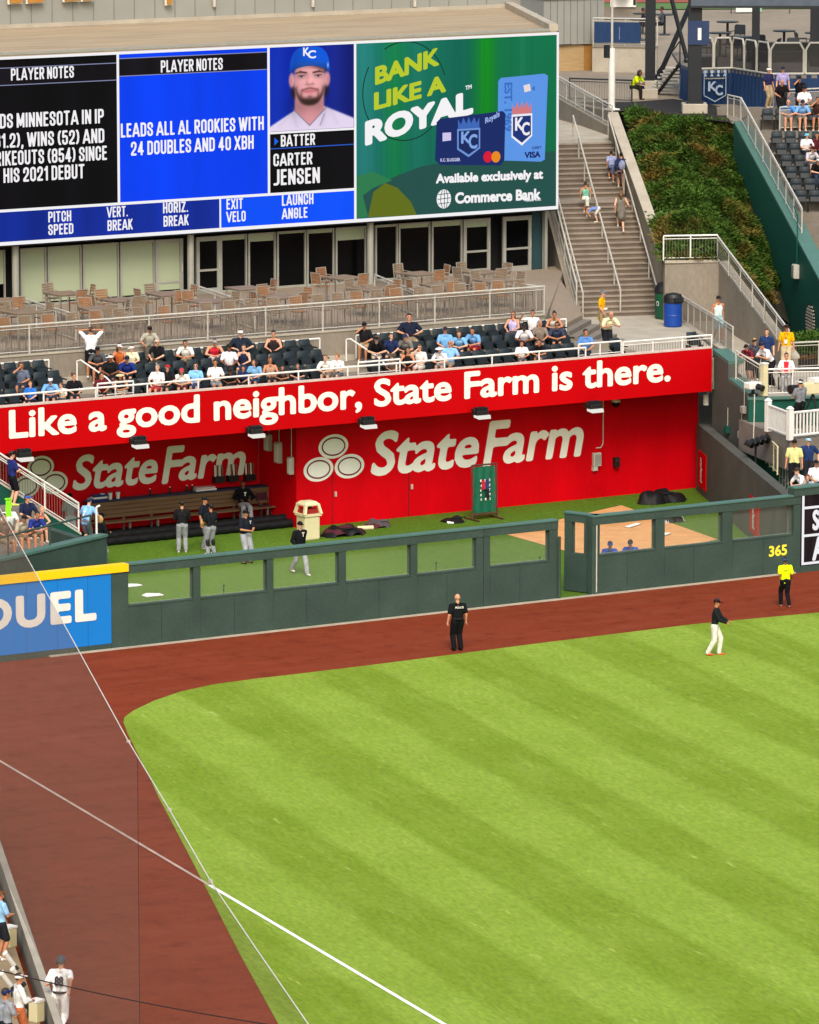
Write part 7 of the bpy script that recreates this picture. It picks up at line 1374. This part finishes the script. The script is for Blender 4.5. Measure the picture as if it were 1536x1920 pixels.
# stand above the red sign: (frame x of head, row, colours)
def stand_person(u, row, pose, label, top, legs=('trousers', '23252b'), head=None, hair=('hair', '2a1d16'), skin='light', h=1.72, wide=1., deg=None, dv=0, **kw):
    v = (674, 651, 627)[row] - .085 * (u - 506); c = gy(u, v, ROWY[row] + .1); dg_ = deg if deg is not None else R.uniform(-25, 12)
    best = None
    o = person(pose, (c.x, ROWY[row] + .07, ROWZ[row] + .001 + dv), dg_, label, top, legs, head, hair, skin, h, R.choice(['d8d4cc', '2a2a2e', '8a8a8a', 'c8c4ba']), wide, 'spectators in the stand above the red sign', **kw)
    return o
SP = [
 (40, 1, 'sit_face', 'woman in grey blue tee with auburn hair, hand at face, left block', ('tee', '5c6478'), ('shorts', '3a3a44'), None, ('long_hair', '5a3520'), 'tan', 1.68),
 (57, 0, 'sit_turn', 'child in bright blue shirt in front of the auburn haired woman', ('tee', '2a6cc0'), ('shorts', '2a2a30'), None, ('hair', '8a5a34'), 'fair', 1.45),
 (95, 0, 'sit_lean', 'man in light blue shirt and white cap leaning forward in left block', ('tee', LB), ('shorts', JN), ('cap', 'd0d4dc'), ('hair', '3a2a1e'), 'light', 1.72),
 (116, 0, 'sit_turn_other', 'small child in cream shirt beside the woman in black tee', ('tee', 'd2ccb8'), ('shorts', '55555a'), None, ('hair', '5a3a22'), 'fair', 1.3),
 (138, 0, 'sit_turn', 'woman in black tee with tied hair at the aisle end of left block', ('tee', BK), ('shorts', '34353a'), None, ('bun', '4a3020'), 'light', 1.66),
 (184, 2, 'sit_lean', 'man in charcoal tee and black cap at the aisle end, back row', ('tee', '4a4b50'), ('shorts', '2a2b30'), ('cap', '141416'), ('hair', '2a1d16'), 'tan', 1.76),
 (224, 2, 'sit_turn', 'woman with orange shirt and white cap in the back row', ('tank', 'b0582c'), ('shorts', '3a2a26'), ('cap', 'd9d7d2'), ('long_hair', '3a2418'), 'tan', 1.66),
 (246, 2, 'sit_turn_other', 'boy in cream tee and white striped cap, back row', ('tee', 'd9d0b0'), ('shorts', '4a4a4e'), ('cap', 'e0dedb'), ('hair', '5a3a22'), 'fair', 1.55),
 (294, 2, 'sit', 'man in black tee with white cap and lettering, back row middle block', ('tee', BK), ('shorts', '4a443c'), ('cap', 'cfc6b6'), ('hair', '3a2a1e'), 'fair', 1.74),
 (349, 2, 'sit_lean', 'man in white polo with dark hair, hands together, back row', ('tee', WH), ('shorts', KH), None, ('hair', '14100e'), 'tan', 1.74),
 (400, 2, 'sit_lean', 'woman in bright red tank and grey cap, back row', ('tank', 'd42a3c'), ('shorts', 'd0ccc8'), ('cap', '9a9a9c'), ('hair', '4a2a1a'), 'light', 1.7, 1.1),
 (451, 2, 'sit_back', 'big man in dark navy tee and white cap with arm spread, back row', ('tee', '1d2533'), ('shorts', '3a3f4a'), ('cap', 'd9d7d2'), ('hair', '3a2a1e'), 'fair', 1.84, 1.15),
 (512, 2, 'sit', 'woman in dark bikini top and black shorts with hair in a bun', ('tank', '2a2226'), ('shorts', '1c1c1e'), None, ('bun', '2a1a14'), 'light', 1.68, 1.08),
 (207, 1, 'sit_turn_other', 'man in black tee and white cap near the left aisle, middle row', ('tee', '1a1b1f'), ('shorts', '2a2a2e'), ('cap', 'd5d2cc'), ('hair', '1a1210'), 'brown', 1.74),
 (238, 1, 'sit_lean', 'man in royal blue tee with white print and dark cap', ('tee', '1e2f74'), ('shorts', '2c2c30'), ('cap', '1a2440'), ('hair', '2a1d16'), 'light', 1.76),
 (429, 1, 'sit_turn', 'man in white jersey with black and yellow cap, middle row', ('tee', 'dcdce0'), ('trousers', '2c2c30'), ('cap', '2a2412'), ('hair', '14100e'), 'brown', 1.76),
 (456, 1, 'sit', 'woman in navy tank top with hair up, middle row', ('tank', '20243c'), ('shorts', '2a3a5a'), None, ('bun', '3a2418'), 'fair', 1.68),
 (190, 0, 'sit_turn', 'person in maroon shirt at the left aisle, front row', ('tee', '5a1c26'), ('shorts', '2c2c30'), None, ('hair', '1a1210'), 'tan', 1.6),
 (229, 0, 'sit_lean', 'person in black top with straw hat in the front row', ('tank', '1e1c1c'), ('shorts', 'c9bfae'), ('sun_hat', 'cbb98f'), ('long_hair', '2a1a14'), 'tan', 1.64),
 (294, 0, 'sit', 'grey haired man in white tee, front row of middle block', ('tee', 'd8d4d2'), ('shorts', 'a03a3a'), None, ('hair', '77726c'), 'fair', 1.74),
 (314, 0, 'sit_turn', 'man in black tee and red cap, front row', ('tee', '19191d'), ('shorts', '3a3a3e'), ('cap', 'a82a30'), ('hair', '1a1210'), 'light', 1.74),
 (341, 0, 'sit_lean', 'woman in white tee with pink cap and long hair, front row', ('tee', 'dcd8d4'), ('shorts', '6a3a3a'), ('cap', 'c8404e'), ('long_hair', '5a3020'), 'fair', 1.66),
 (366, 0, 'sit', 'woman in light blue tee wearing sunglasses, front row', ('tee', '7db4de'), ('shorts', '3a4a6a'), None, ('hair', '3a2418'), 'fair', 1.66),
 (403, 0, 'sit', 'man with dark hair in white tee with logo, front row', ('tee', 'dedcda'), ('shorts', '8a8a8e'), None, ('hair', '1a1412'), 'tan', 1.74),
 (436, 0, 'sit_lean', 'child in black tee in front of the woman in navy', ('tee', '1b1b1e'), ('shorts', '2c2c30'), ('cap', '201c10'), ('hair', '14100e'), 'brown', 1.4),
 (456, 0, 'sit_turn', 'child in navy tee, front row between black and pale blue shirts', ('tee', '1f2a52'), ('shorts', '2c2c30'), None, ('hair', '1a1210'), 'tan', 1.38),
 (478, 0, 'sit_turn_other', 'woman in pale blue tee with dark bob, front row', ('tee', '6f9ec4'), ('shorts', JN), None, ('long_hair', '1e1614'), 'light', 1.66),
 (506, 0, 'sit', 'woman in tan top with long brown hair, front row', ('tank', 'a5806a'), ('shorts', '34343a'), None, ('long_hair', '4a2c1c'), 'tan', 1.66),
 (533, 0, 'sit_lean', 'dark haired child leaning down by the rail, front row', ('tee', '5a4a44'), ('shorts', '2c2c30'), None, ('long_hair', '221814'), 'tan', 1.36),
 (561, 0, 'sit_lean', 'child with brown hair and black tee near the right aisle, front row', ('tee', '222226'), ('shorts', '6a6a6e'), None, ('hair', '3a2418'), 'light', 1.4),
 (614, 0, 'sit_lean', 'man in white tee bowed over the rail at the right aisle', ('tee', 'e0ded9'), ('shorts', '8a8276'), None, ('hair', '6a4a30'), 'fair', 1.72),
 (634, 0, 'sit_turn_other', 'boy in white tee with light brown hair at the right aisle', ('tee', 'dddbd6'), ('shorts', '6a6a6e'), None, ('hair', '8a5f3a'), 'fair', 1.6),
 (683, 2, 'sit_face', 'man in black tee and black cap resting chin on hand, back row right block', ('tee', '1b1b1f'), ('shorts', 'a58c6c'), ('cap', '17171a'), ('hair', '1a1210'), 'tan', 1.78),
 (768, 2, 'sit_back', 'tall man in dark navy polo with dark hair, back row right block', ('tee', '1a2032'), ('shorts', '8d7a60'), None, ('hair', '2a1d16'), 'light', 1.98, 1.12),
 (705, 1, 'sit_lean', 'man in black polo and black cap beside the right aisle, middle row', ('tee', '121214'), ('shorts', '8a8276'), ('cap', '1b1b1e'), ('hair', '5a3a22'), 'fair', 1.76),
 (733, 1, 'sit_turn', 'boy in navy tee with brown hair, middle row right block', ('tee', '1f2a4e'), ('shorts', '6a6258'), None, ('hair', '4a2c1c'), 'fair', 1.68),
 (763, 1, 'sit_lean', 'man in grey tee and navy cap with white letters, middle row', ('tee', '6d6b68'), ('shorts', '8a7a60'), ('cap', '223058'), ('hair', '2a1d16'), 'light', 1.74),
 (834, 1, 'sit', 'first of three light blue shirts in a row, dark cap', ('tee', '6ea2d2'), ('shorts', '3a3a40'), ('cap', '2c2c34'), ('hair', '2a1d16'), 'light', 1.76),
 (860, 1, 'sit_lean', 'middle of three light blue shirts, long brown hair', ('tee', '74a8d6'), ('shorts', '4a4a50'), None, ('long_hair', '4a3020'), 'fair', 1.68),
 (891, 1, 'sit_lean', 'last of three light blue shirts, dark hair and red shorts', ('tee', '6a9ed2'), ('shorts', 'a02a30'), None, ('hair', '14100e'), 'tan', 1.78),
 (735, 0, 'sit_turn_other', 'small dark haired child, front row right block', ('tee', '6a5a50'), ('shorts', '2c2c30'), None, ('hair', '1a1210'), 'tan', 1.3),
 (764, 0, 'sit_turn', 'woman with long black hair and dark top, front row right block', ('tank', '1f1718'), ('shorts', '4a2024'), None, ('long_hair', '120d0c'), 'tan', 1.62),
 (787, 0, 'sit_face', 'woman in cream top wearing sunglasses, hand at face, front row', ('tee', 'dfd2cc'), ('shorts', 'd0c8c0'), None, ('long_hair', '5a3420'), 'fair', 1.7),
 (829, 0, 'sit_lean', 'person in white top and wide white sun hat, front row', ('tee', 'dcdce0'), ('shorts', '8a8a8e'), ('sun_hat', 'd6d6d6'), ('hair', '77706a'), 'fair', 1.66),
 (842, 0, 'sit_back', 'bald man in light blue tee turned away beside the white sun hat', ('tee', '82aee0'), ('shorts', '8a8276'), None, None, 'tan', 1.76),
 (961, 2, 'sit', 'woman in lavender tank with sunglasses near the usher stairs', ('tank', 'b0a8d4'), ('shorts', '4a4a50'), None, ('long_hair', '6a3a20'), 'light', 1.72),
 (998, 2, 'sit_wave', 'woman in white tee raising an arm near the usher stairs', ('tee', 'e2dedb'), ('shorts', '3a3a40'), None, ('bun', '3a2418'), 'tan', 1.72),
 (1037, 2, 'sit_lean', 'woman in cream tank with dark hair at the back row end', ('tank', 'cfc2b0'), ('shorts', '2a2a2e'), None, ('bun', '14100e'), 'tan', 1.74),
 (981, 1, 'sit_lean', 'man in white jersey with dark cap, middle row right end', ('tee', 'dcd8dc'), ('trousers', '2a2c34'), ('cap', '2a2a30'), ('hair', '1a1210'), 'brown', 1.8),
 (1012, 1, 'sit_turn', 'grey haired man in taupe shirt, middle row right end', ('tee', '7d7066'), ('shorts', '4a4a50'), None, ('hair', '8a8078'), 'tan', 1.74),
 (1042, 1, 'sit_lean', 'man in slate navy tee with sunglasses, middle row right end', ('tee', '343c52'), ('shorts', '2a2c34'), None, ('hair', '1e1614'), 'tan', 1.76),
 (977, 0, 'sit_turn_other', 'child in white tee with black hair, front row right end', ('tee', 'dddbd8'), ('shorts', '5a5a60'), None, ('hair', '14100e'), 'tan', 1.5),
 (1015, 0, 'sit_lean', 'boy in black tee, front row right end', ('tee', '17171b'), ('shorts', '5a5a60'), None, ('hair', '2a1a14'), 'tan', 1.62),
 (1098, 0, 'sit_turn', 'woman in blue tee sitting at the walkway end of front row', ('tee', '5580ba'), ('trousers', '2a2e3a'), None, ('hair', '1e1614'), 'tan', 1.78),
]
occ = {}
for a in SP:
    wide = a[10] if len(a) > 10 else 1.
    o = stand_person(a[0], a[1], a[2], a[3], a[4], a[5], a[6], a[7], a[8], a[9], wide, glasses='sunglasses' in a[3]); occ.setdefault(a[1], []).append(o.location.x)
c = gy(168, 606, 18.1); o = person('hands_head', (c.x, 18.0, 5.80), 185, 'man in white tee with both hands behind head, standing above the left aisle', ('tee', 'dfe0e2'), ('shorts', '1c1c20'), None, ('hair', '3a281c'), 'tan', 1.80, wide=1.12)
c = gy(272, 612, 18.42); o = person('lean_soft', (c.x, 18.12, 5.86), 10, 'man in pale grey tee and black cap leaning behind the back row', ('tee', 'a5a092'), ('shorts', '55504a'), ('cap', '151517'), ('hair', '2a1d16'), 'tan', 1.66)
c = gz(1140, 664, ZK); o = person('lean_rail', (c.x, c.y, ZK), 20, 'bald man in cream shirt leaning over the rail at the walkway', ('tee', 'd9d2a8'), ('trousers', '23252b'), None, None, 'light', 1.78, wide=1.08)
c = gz(1128, 626, ZK); o = person('stroll', c, 70, 'usher in yellow polo with yellow cloth walking along the walkway below stairs', ('tee', 'e0a008'), ('trousers', '9a8468'), ('cap', '6a7280'), ('hair', '55504a'), 'light', 1.68, '2a2a2e'); MB().cone((.2, .1, .98), .08, (.24, .12, .6), .12).build('cloth', mat('cloth_yellow', 'e8cc10', .8), o); MB().box(-.36, -.32, 1.02, -.2, -.2, 1.08).build('glove', M_WHITE, o)
# staircase
def stair_p(f, s, pose, deg, label, **kw): return person(pose, on_stair(f, s), deg, label, **kw)
def stair_at(u, v):                                       # foot point on the stair slope
    best = min(((hypot(*(lambda q: (q[0] - u, q[1] - v))(projp(on_stair(f / 20, s / 10)))), f / 20, s / 10) for f in range(1, 20) for s in range(0, int(RUN * 10))))
    return on_stair(best[1], best[2])
def projp(p):
    dx, dy, dz = p[0] - CAM[0], p[1] - CAM[1], p[2] - CAM[2]; x = dx * _cp - dy * _sp; y = dx * _sp + dy * _cp; zc = y * _ct - dz * _st; yc = y * _st + dz * _ct; return CX + FOC * x / zc, CY - FOC * yc / zc
o = person('climb', stair_at(1144, 346), 185, 'child in lilac tee climbing near the top of the staircase', ('tee', '8d94b8'), ('shorts', '5a6488'), None, ('bun', '1e1614'), 'tan', 1.28)
o = person('climb', stair_at(1166, 362), 185, 'person in navy hoodie with a grey backpack climbing the stairs', ('long', '1f2a52'), ('leggings', 'b08a74'), None, ('bun', '14100e'), 'tan', 1.62); MB().ball((0, .2, 1.2), (.16, .1, .22), 10, 8).build('backpack', mat('pack_grey', '7d84a0', .8, .3, 8), o)
o = person('climb', stair_at(1167, 434), 185, 'woman in grey dress and cream cap climbing the right side of the stairs', ('dress', '6c665e'), None, ('cap', 'd8d0c0'), ('long_hair', '6a4a30'), 'fair', 1.66)
o = person('climb', stair_at(1098, 404), 170, 'girl in green top and white shorts on the stairs by the middle handrail', ('tank', '6fae94'), ('shorts', 'd8dcd0'), None, ('bun', '4a2c1c'), 'tan', 1.42)
o = person('bend', stair_at(1114, 421), 265, 'child in blue tee bending down on the stairs', ('tee', '6f88c4'), ('shorts', 'cfc9c0'), None, ('hair', '3a2418'), 'fair', 1.15)
# right hand side: ramp and platform
o = person('stroll', gz(1346, 640, 4.95), 20, 'person in pale mint tank top and dark cap walking down the ramp', ('tank', 'c9dcd8'), ('shorts', '8ab0b8'), ('cap', '1c1d24'), ('hair', '1e1614'), 'tan', 1.76)
ZQ = 4.30
for u, v, pose, dg, l, kw in (
 (1404, 716, 'lean_rail', -30, 'child in maroon tee leaning on the lower rail above the pillar', dict(top=('tee', '6a2230'), legs=('shorts', '2a2a2e'), head=('cap', '17171a'), skin='tan', h=1.55)),
 (1416, 712, 'lean_soft', -20, 'fair haired person with dark cap between maroon and navy shirts', dict(top=('tee', '4a4a52'), legs=('trousers', '2a2a2e'), head=('cap', '2a2218'), hair=('hair', 'b08a58'), skin='fair', h=1.6)),
 (1437, 706, 'stand', -10, 'young man in navy tee with white print standing on the side platform', dict(top=('tee', '22345e'), legs=('shorts', '3a3a40'), hair=('hair', '4a2c1c'), skin='fair', h=1.78)),
 (1474, 700, 'stand', -12, 'usher in yellow shirt, brown hat and lanyard on the side platform', dict(top=('tee', 'e0a50c'), legs=('trousers', 'b9a888'), head=('sun_hat', '2c1c14'), skin='tan', h=1.84)),
 (1440, 726, 'lean_rail', -55, 'person in white jersey and dark cap leaning on the platform corner rail', dict(top=('tee', 'dedce0'), legs=('trousers', '1c1d22'), head=('cap', '1c2036'), skin='tan', h=1.84)),
 (1474, 732, 'sit', -5, 'person in open white jersey over a red shirt seated behind platform railing', dict(top=('tee', 'e0dedc'), legs=('trousers', '9a9a98'), hair=('hair', '2a1d16'), skin='light', h=1.76))):
    o = person(pose, gz(u, v, ZQ), dg, l, **kw)
    if 'lanyard' in l: MB().box(-.05, -.16, 1.08, .05, -.145, 1.22).build('badge', M_WHITE, o); MB().pipe([(-.06, -.1, 1.46), (0, -.155, 1.22), (.06, -.1, 1.46)], .008, 4).build('lanyard', M_BLACK, o)
    if 'red shirt' in l: MB().hexa([(-.07, -.125, .66), (.07, -.125, .66), (.07, -.08, .66), (-.07, -.08, .66), (-.09, -.105, 1.06), (.09, -.105, 1.06), (.09, -.05, 1.06), (-.09, -.05, 1.06)]).build('undershirt', mat('cloth_red', 'c81f34', .85), o)
put_seat(*gz(1474, 730, ZQ), face(-5), 'dark folding seat under the person with the red shirt on the platform', 'seats on the side platform')
o = person('front', gz(1500, 806, ZCP), -140, 'camera operator in grey tee and white cap on the camera platform', top=('tee', '77787c'), legs=('trousers', '1a1a1d'), head=('cap', 'c9c8c6'), hair=('hair', '2a1d16'), skin='tan', h=1.82, wide=1.1)
c = gz(1524, 800, ZCP); o = thing('broadcast_camera', 'large white and black broadcast camera beside the operator in grey', 'camera', c, face(-60)); MB().box(-.2, -.5, 1.2, .2, .35, 1.6).build('body', M_BIN, o, bevel=.03); MB().tube((0, -.51, 1.42), (0, -1.0, 1.4), .13, 12, .17).build('lens', M_BLACK, o); MB().box(-.22, -.1, 1.601, .22, .5, 1.75).build('hood', M_WHITE, o)
for a in (0, 2.1, 4.2): MB().tube((0, 0, 1.2), (.5 * cos(a), .5 * sin(a), 0), .035).build('tripod_leg', M_BLACK, o)
for u, v, pose, dg, l, kw in (
 (1490, 822, 'stand', -10, 'standing man in pale yellow tee and dark cap at the corner crowd', dict(top=('tee', 'd8d08c'), legs=('trousers', '17181c'), head=('cap', '1e1614'), skin='tan', h=1.84)),
 (1516, 818, 'stand_wide', 10, 'standing man in navy tee and light blue cap at right edge of corner crowd', dict(top=('tee', '22345e'), legs=('trousers', '23252b'), head=('cap', '9ac0e0'), skin='fair', h=1.84)),
 (1509, 874, 'sit_lean', -60, 'man in white jersey with white cap seated at corner crowd', dict(top=('tee', 'dedcdc'), legs=('shorts', '2a2c34'), head=('cap', '3a3020'), skin='fair', h=1.76)),
 (1515, 886, 'sit_lean', -5, 'young man in grey tee with red hair seated front of the corner crowd', dict(top=('tee', '8d959e'), legs=('shorts', '2a2c34'), hair=('hair', '6a3a22'), skin='fair', h=1.74)),
 (1531, 866, 'sit', 5, 'person in white shirt and dark cap seated at right edge of corner crowd', dict(top=('tee', 'e0dee0'), legs=('shorts', '2a2c34'), head=('cap', '1c1d24'), skin='tan', h=1.76))):
    Y_ = 2.6 if 'stand' in pose else 1.6; c = gy(u, v, Y_); hh = (1.78 if 'stand' in pose else 1.30) * kw['h'] / 1.76; person(pose, (c.x, Y_, c.z - hh if 'sit' in pose else max(1.15, c.z - hh)), dg, l, **kw)
# stand beyond the green wall
def right_p(u, v, k, pose, deg, label, **kw):
    """head at frame position (u, v), on row k of the right stand"""
    Lp, c, z = ROWS_R[k]; p0 = Lp + CAMF * .40; p = gl(u, v, p0.xy, (p0 + CAMX).xy); return person(pose, (p.x, p.y, z + .001 if k >= 0 else z), deg, label, group='spectators in the right hand stand', **kw)
for u, v, k, pose, dg, l, kw in (
 (1441, 157, 0, 'stand', 40, 'person in navy tee and white cap standing by the top barrier', dict(top=('tee', '26284e'), legs=('trousers', 'a08c6c'), head=('cap', 'dcdad6'), skin='tan', h=1.7)),
 (1468, 153, 0, 'stand', 0, 'person in lavender tee and navy cap standing behind the top barrier', dict(top=('tee', '9a90b8'), legs=('trousers', '2a2c34'), head=('cap', '1d2240'), skin='light', h=1.74)),
 (1499, 154, 0, 'sit_face', 0, 'person in black tee with raised hand behind the top barrier', dict(top=('tee', '17171c'), legs=('trousers', '2a2c34'), head=('cap', '1a1c2c'), skin='tan', h=1.74)),
 (1508, 177, 1, 'sit', 0, 'man in white jersey over dark shirt between the two barriers', dict(top=('tee', 'dddbdd'), legs=('trousers', '2a2c34'), head=('cap', '1a1c2c'), skin='tan', h=1.78)),
 (1464, 185, 1, 'lean_soft', 20, 'man in black tee with bald head beside the barrier end', dict(top=('tee', '1b1518'), legs=('trousers', '1a1a1d'), hair=None, skin='tan', h=1.7)),
 (1477, 216, 2, 'sit_lean', 0, 'bald man in light blue tee in the top row of right stand', dict(top=('tee', '4f86c8'), legs=('shorts', '8a8276'), hair=None, skin='light', h=1.8)),
 (1504, 217, 2, 'sit_lean', 0, 'man in light blue tee and navy cap in the top row of right stand', dict(top=('tee', '6f9ed0'), legs=('shorts', '8a8276'), head=('cap', '232b48'), skin='light', h=1.8)),
 (1533, 218, 2, 'sit_face', -10, 'man in dark brown tee at the right edge of the top row', dict(top=('tee', '3a241e'), legs=('shorts', '4a4a50'), skin='tan', h=1.8)),
 (1511, 273, 5, 'sit_turn_other', 20, 'person in white tee and cyan cap in the middle of right stand', dict(top=('tee', 'dcdadc'), legs=('shorts', '2a2c34'), head=('cap', '6fc4d8'), skin='fair', h=1.74)),
 (1532, 270, 5, 'sit', 0, 'person in maroon jersey beside the cyan cap', dict(top=('tee', '4a1a20'), legs=('shorts', '2a2c34'), hair=('long_hair', '1a1210'), skin='tan', h=1.7)),
 (1517, 290, 6, 'sit_lean', 25, 'man in pale grey tee and dark red cap in right stand', dict(top=('tee', 'b8b4ba'), legs=('shorts', '5a5a60'), head=('cap', '3a1a1e'), skin='fair', h=1.76)),
 (1530, 308, 7, 'sit_lean', 15, 'man in black tee, jeans and white cap in right stand', dict(top=('tee', '141416'), legs=('trousers', '2f3a4c'), head=('cap', 'd8d6d2'), skin='fair', h=1.76))):
    right_p(u, v, k, pose, dg, l, **kw)
# plaza
c = gz(1188, 186, ZPL); o = person('sit_lean', c + Vector((0, 0, .0)), 60, 'attendant in bright yellow vest sitting on the column footing', ('tee', 'c8e010'), ('trousers', '26221e'), None, ('long_hair', '14100e'), 'brown', 1.76, '1a1a1a')
o = thing('concrete_block', 'pale concrete block seat beside the steel column', 'block', c + CAMX * .25, -PHI); MB().box(-.35, -.25, 0, .8, .45, .46).build('block', M_CONC_L, o, bevel=.03); MB().box(-.37, -.27, 0, .82, .47, .05).build('base', M_CONC, o)
for u, v, l, dg in ((1207, 66, 'person in dark top sitting left of the steel column on the plaza', 90), (1240, 64, 'person in grey top sitting right of the steel column on the plaza', -100)): person('sit', gz(u, v, ZPL + .3), dg, l, ('tee', '24242a' if dg > 0 else '44464e'), ('trousers', '1c1d22'), None, ('hair', '120e0c'), 'brown', 1.76)
# left corner stand
c = gz(30, 962, 2.9); b = gy(22, 845, YLW - .35); o = person('front', (b.x, YLW - .35, b.z - 1.80), 120, 'man in navy tee and black cap standing by the white stair railing at left edge', ('tee', '232b66'), ('shorts', '17171c'), ('cap', '131316'), ('hair', '2a1d16'), 'fair', 1.80, 'c8d060')
zst = b.z - 1.80; fb = MB(); fb.box(b.x - 3, YLW - .9, 0, b.x + .8, YLW - .02, zst - .002); fb.build('corner_step', M_CONC_D, kind='structure')
c = gz(160, 1006, ZS); o = person('lean_soft', Vector((c.x, c1.y + .75, ZS)), 150, 'boy in light blue jersey numbered 7 with a baseball glove at the corner railing', ('tee', '7fb2e0'), ('shorts', '5a6068'), ('cap', '1d2a5c'), ('hair', '2a1d16'), 'fair', 1.66)
o.location = (gy(163, 930, c1.y + .75).x, c1.y + .75, gy(163, 933, c1.y + .75).z - 1.63)
fb = MB(); fb.box(o.location.x - .6, c1.y + .45, ZS - .5, o.location.x + .5, c1.y + 1.4, o.location.z - .002); fb.build('corner_step', M_CONC_D, kind='structure')
m = MB(); text_line(m, '7', lambda x, z: (-x, .175 - (z - 1.2) * .30, z), -.05, .06, 1.12, 1.3, .045); m.build('jersey_number', M_WHITE, o); MB().ball((-.25, -.42, .95), (.12, .07, .14), 10, 8).build('glove', mat('mitt_tan', 'b8925a', .6), o)
for u, v, pose, dg, l, kw, Yo in (
 (50, 932, 'sit_turn', 30, 'man in navy tee and blue cap in the upper row of the left corner', dict(top=('tee', '1d2440'), legs=('shorts', '8a8276'), head=('cap', '3a5aa0'), skin='light', h=1.76), 3.0),
 (69, 941, 'sit_lean', 40, 'child in salmon pink top in the upper row of the left corner', dict(top=('tank', 'd88878'), legs=('shorts', '6a9ad0'), hair=('hair', 'c08a60'), skin='fair', h=1.6), 2.8),
 (39, 962, 'sit_lean', 25, 'man in beige tee and black cap in the front of the left corner', dict(top=('tee', 'a39a88'), legs=('shorts', '8a7a62'), head=('cap', '1b1c20'), skin='tan', h=1.76), 1.6),
 (62, 956, 'sit_lean', 30, 'man in royal blue tee with dark hair in the front of the left corner', dict(top=('tee', '26337e'), legs=('shorts', '7a6a58'), hair=('hair', '14100e'), skin='tan', h=1.76), 1.7),
 (8, 968, 'sit', 35, 'person in brown shirt cut by the left picture edge in the corner', dict(top=('tee', '6a5a4c'), legs=('shorts', '8a7a62'), hair=('hair', '3a2418'), skin='tan', h=1.76), 1.5),
 (16, 946, 'sit_turn', 20, 'person in white shirt behind the green towel at left edge', dict(top=('tee', 'cfd8d0'), legs=('shorts', '3a4a6a'), hair=('hair', '2a1d16'), skin='light', h=1.7), 2.7)):
    Y_ = gz(u, 1030, 2.95).y + Yo; c = gy(u, v, Y_); person(pose, (c.x, Y_, c.z - 1.28), dg, l, group='spectators in the left corner stand', **kw)
c = gy(16, 948, gz(16, 1040, 2.95).y + 2.4); o = thing('towel', 'bright lime green towel raised by a spectator at left edge', 'towel', c); n = 8; m = MB(); vs = [(-.1 + .2 * i / n + .02 * sin(j), .02 * sin(i * 1.7 + j), .2 - .55 * j / n) for i in range(n + 1) for j in range(n + 1)]
m.add(vs, [(i * (n + 1) + j, (i + 1) * (n + 1) + j, (i + 1) * (n + 1) + j + 1, i * (n + 1) + j + 1) for i in range(n) for j in range(n)]); m.build('cloth', mat('lime_cloth', '8ae820', .8), o, smooth=True); MB().box(-.12, -.03, .2, .12, .03, .24).build('hem', mat('lime_cloth', '', .8) if False else MATS['lime_cloth'], o)
# photographers' pit
c = gz(2, 1800, ZF); o = person('front', c, 120, 'person in light blue shirt with arms crossed by the field wall at left edge', ('tee', '8db8dc'), ('shorts', '24262c'), ('cap', '6a4a30'), ('hair', '3a2418'), 'tan', 1.70)
c = gz(37, 1965, ZF); o = person('front', c, 110, 'photographer in white shirt and white cap at the lower left corner', ('long', 'dcdcd8'), ('trousers', 'b0623c'), ('cap', 'dedcd8'), ('hair', '3a2418'), 'tan', 1.70)
c = gz(12, 1995, ZF); o = person('front', c, 130, 'person in dark navy cap at the very lower left corner', ('tee', '8a8f96'), ('trousers', '24262c'), ('cap', '1c2c5c'), ('hair', '2a1d16'), 'tan', 1.70)
# unused prototypes never shown
for o in ([SEAT] if not SEAT_USED[0] else []) + [CH[k] for k in (0, 1) if not chair_used[k]]:
    for c in list(o.children): bpy.data.objects.remove(c)
    bpy.data.objects.remove(o)
# free seats only where nobody sits
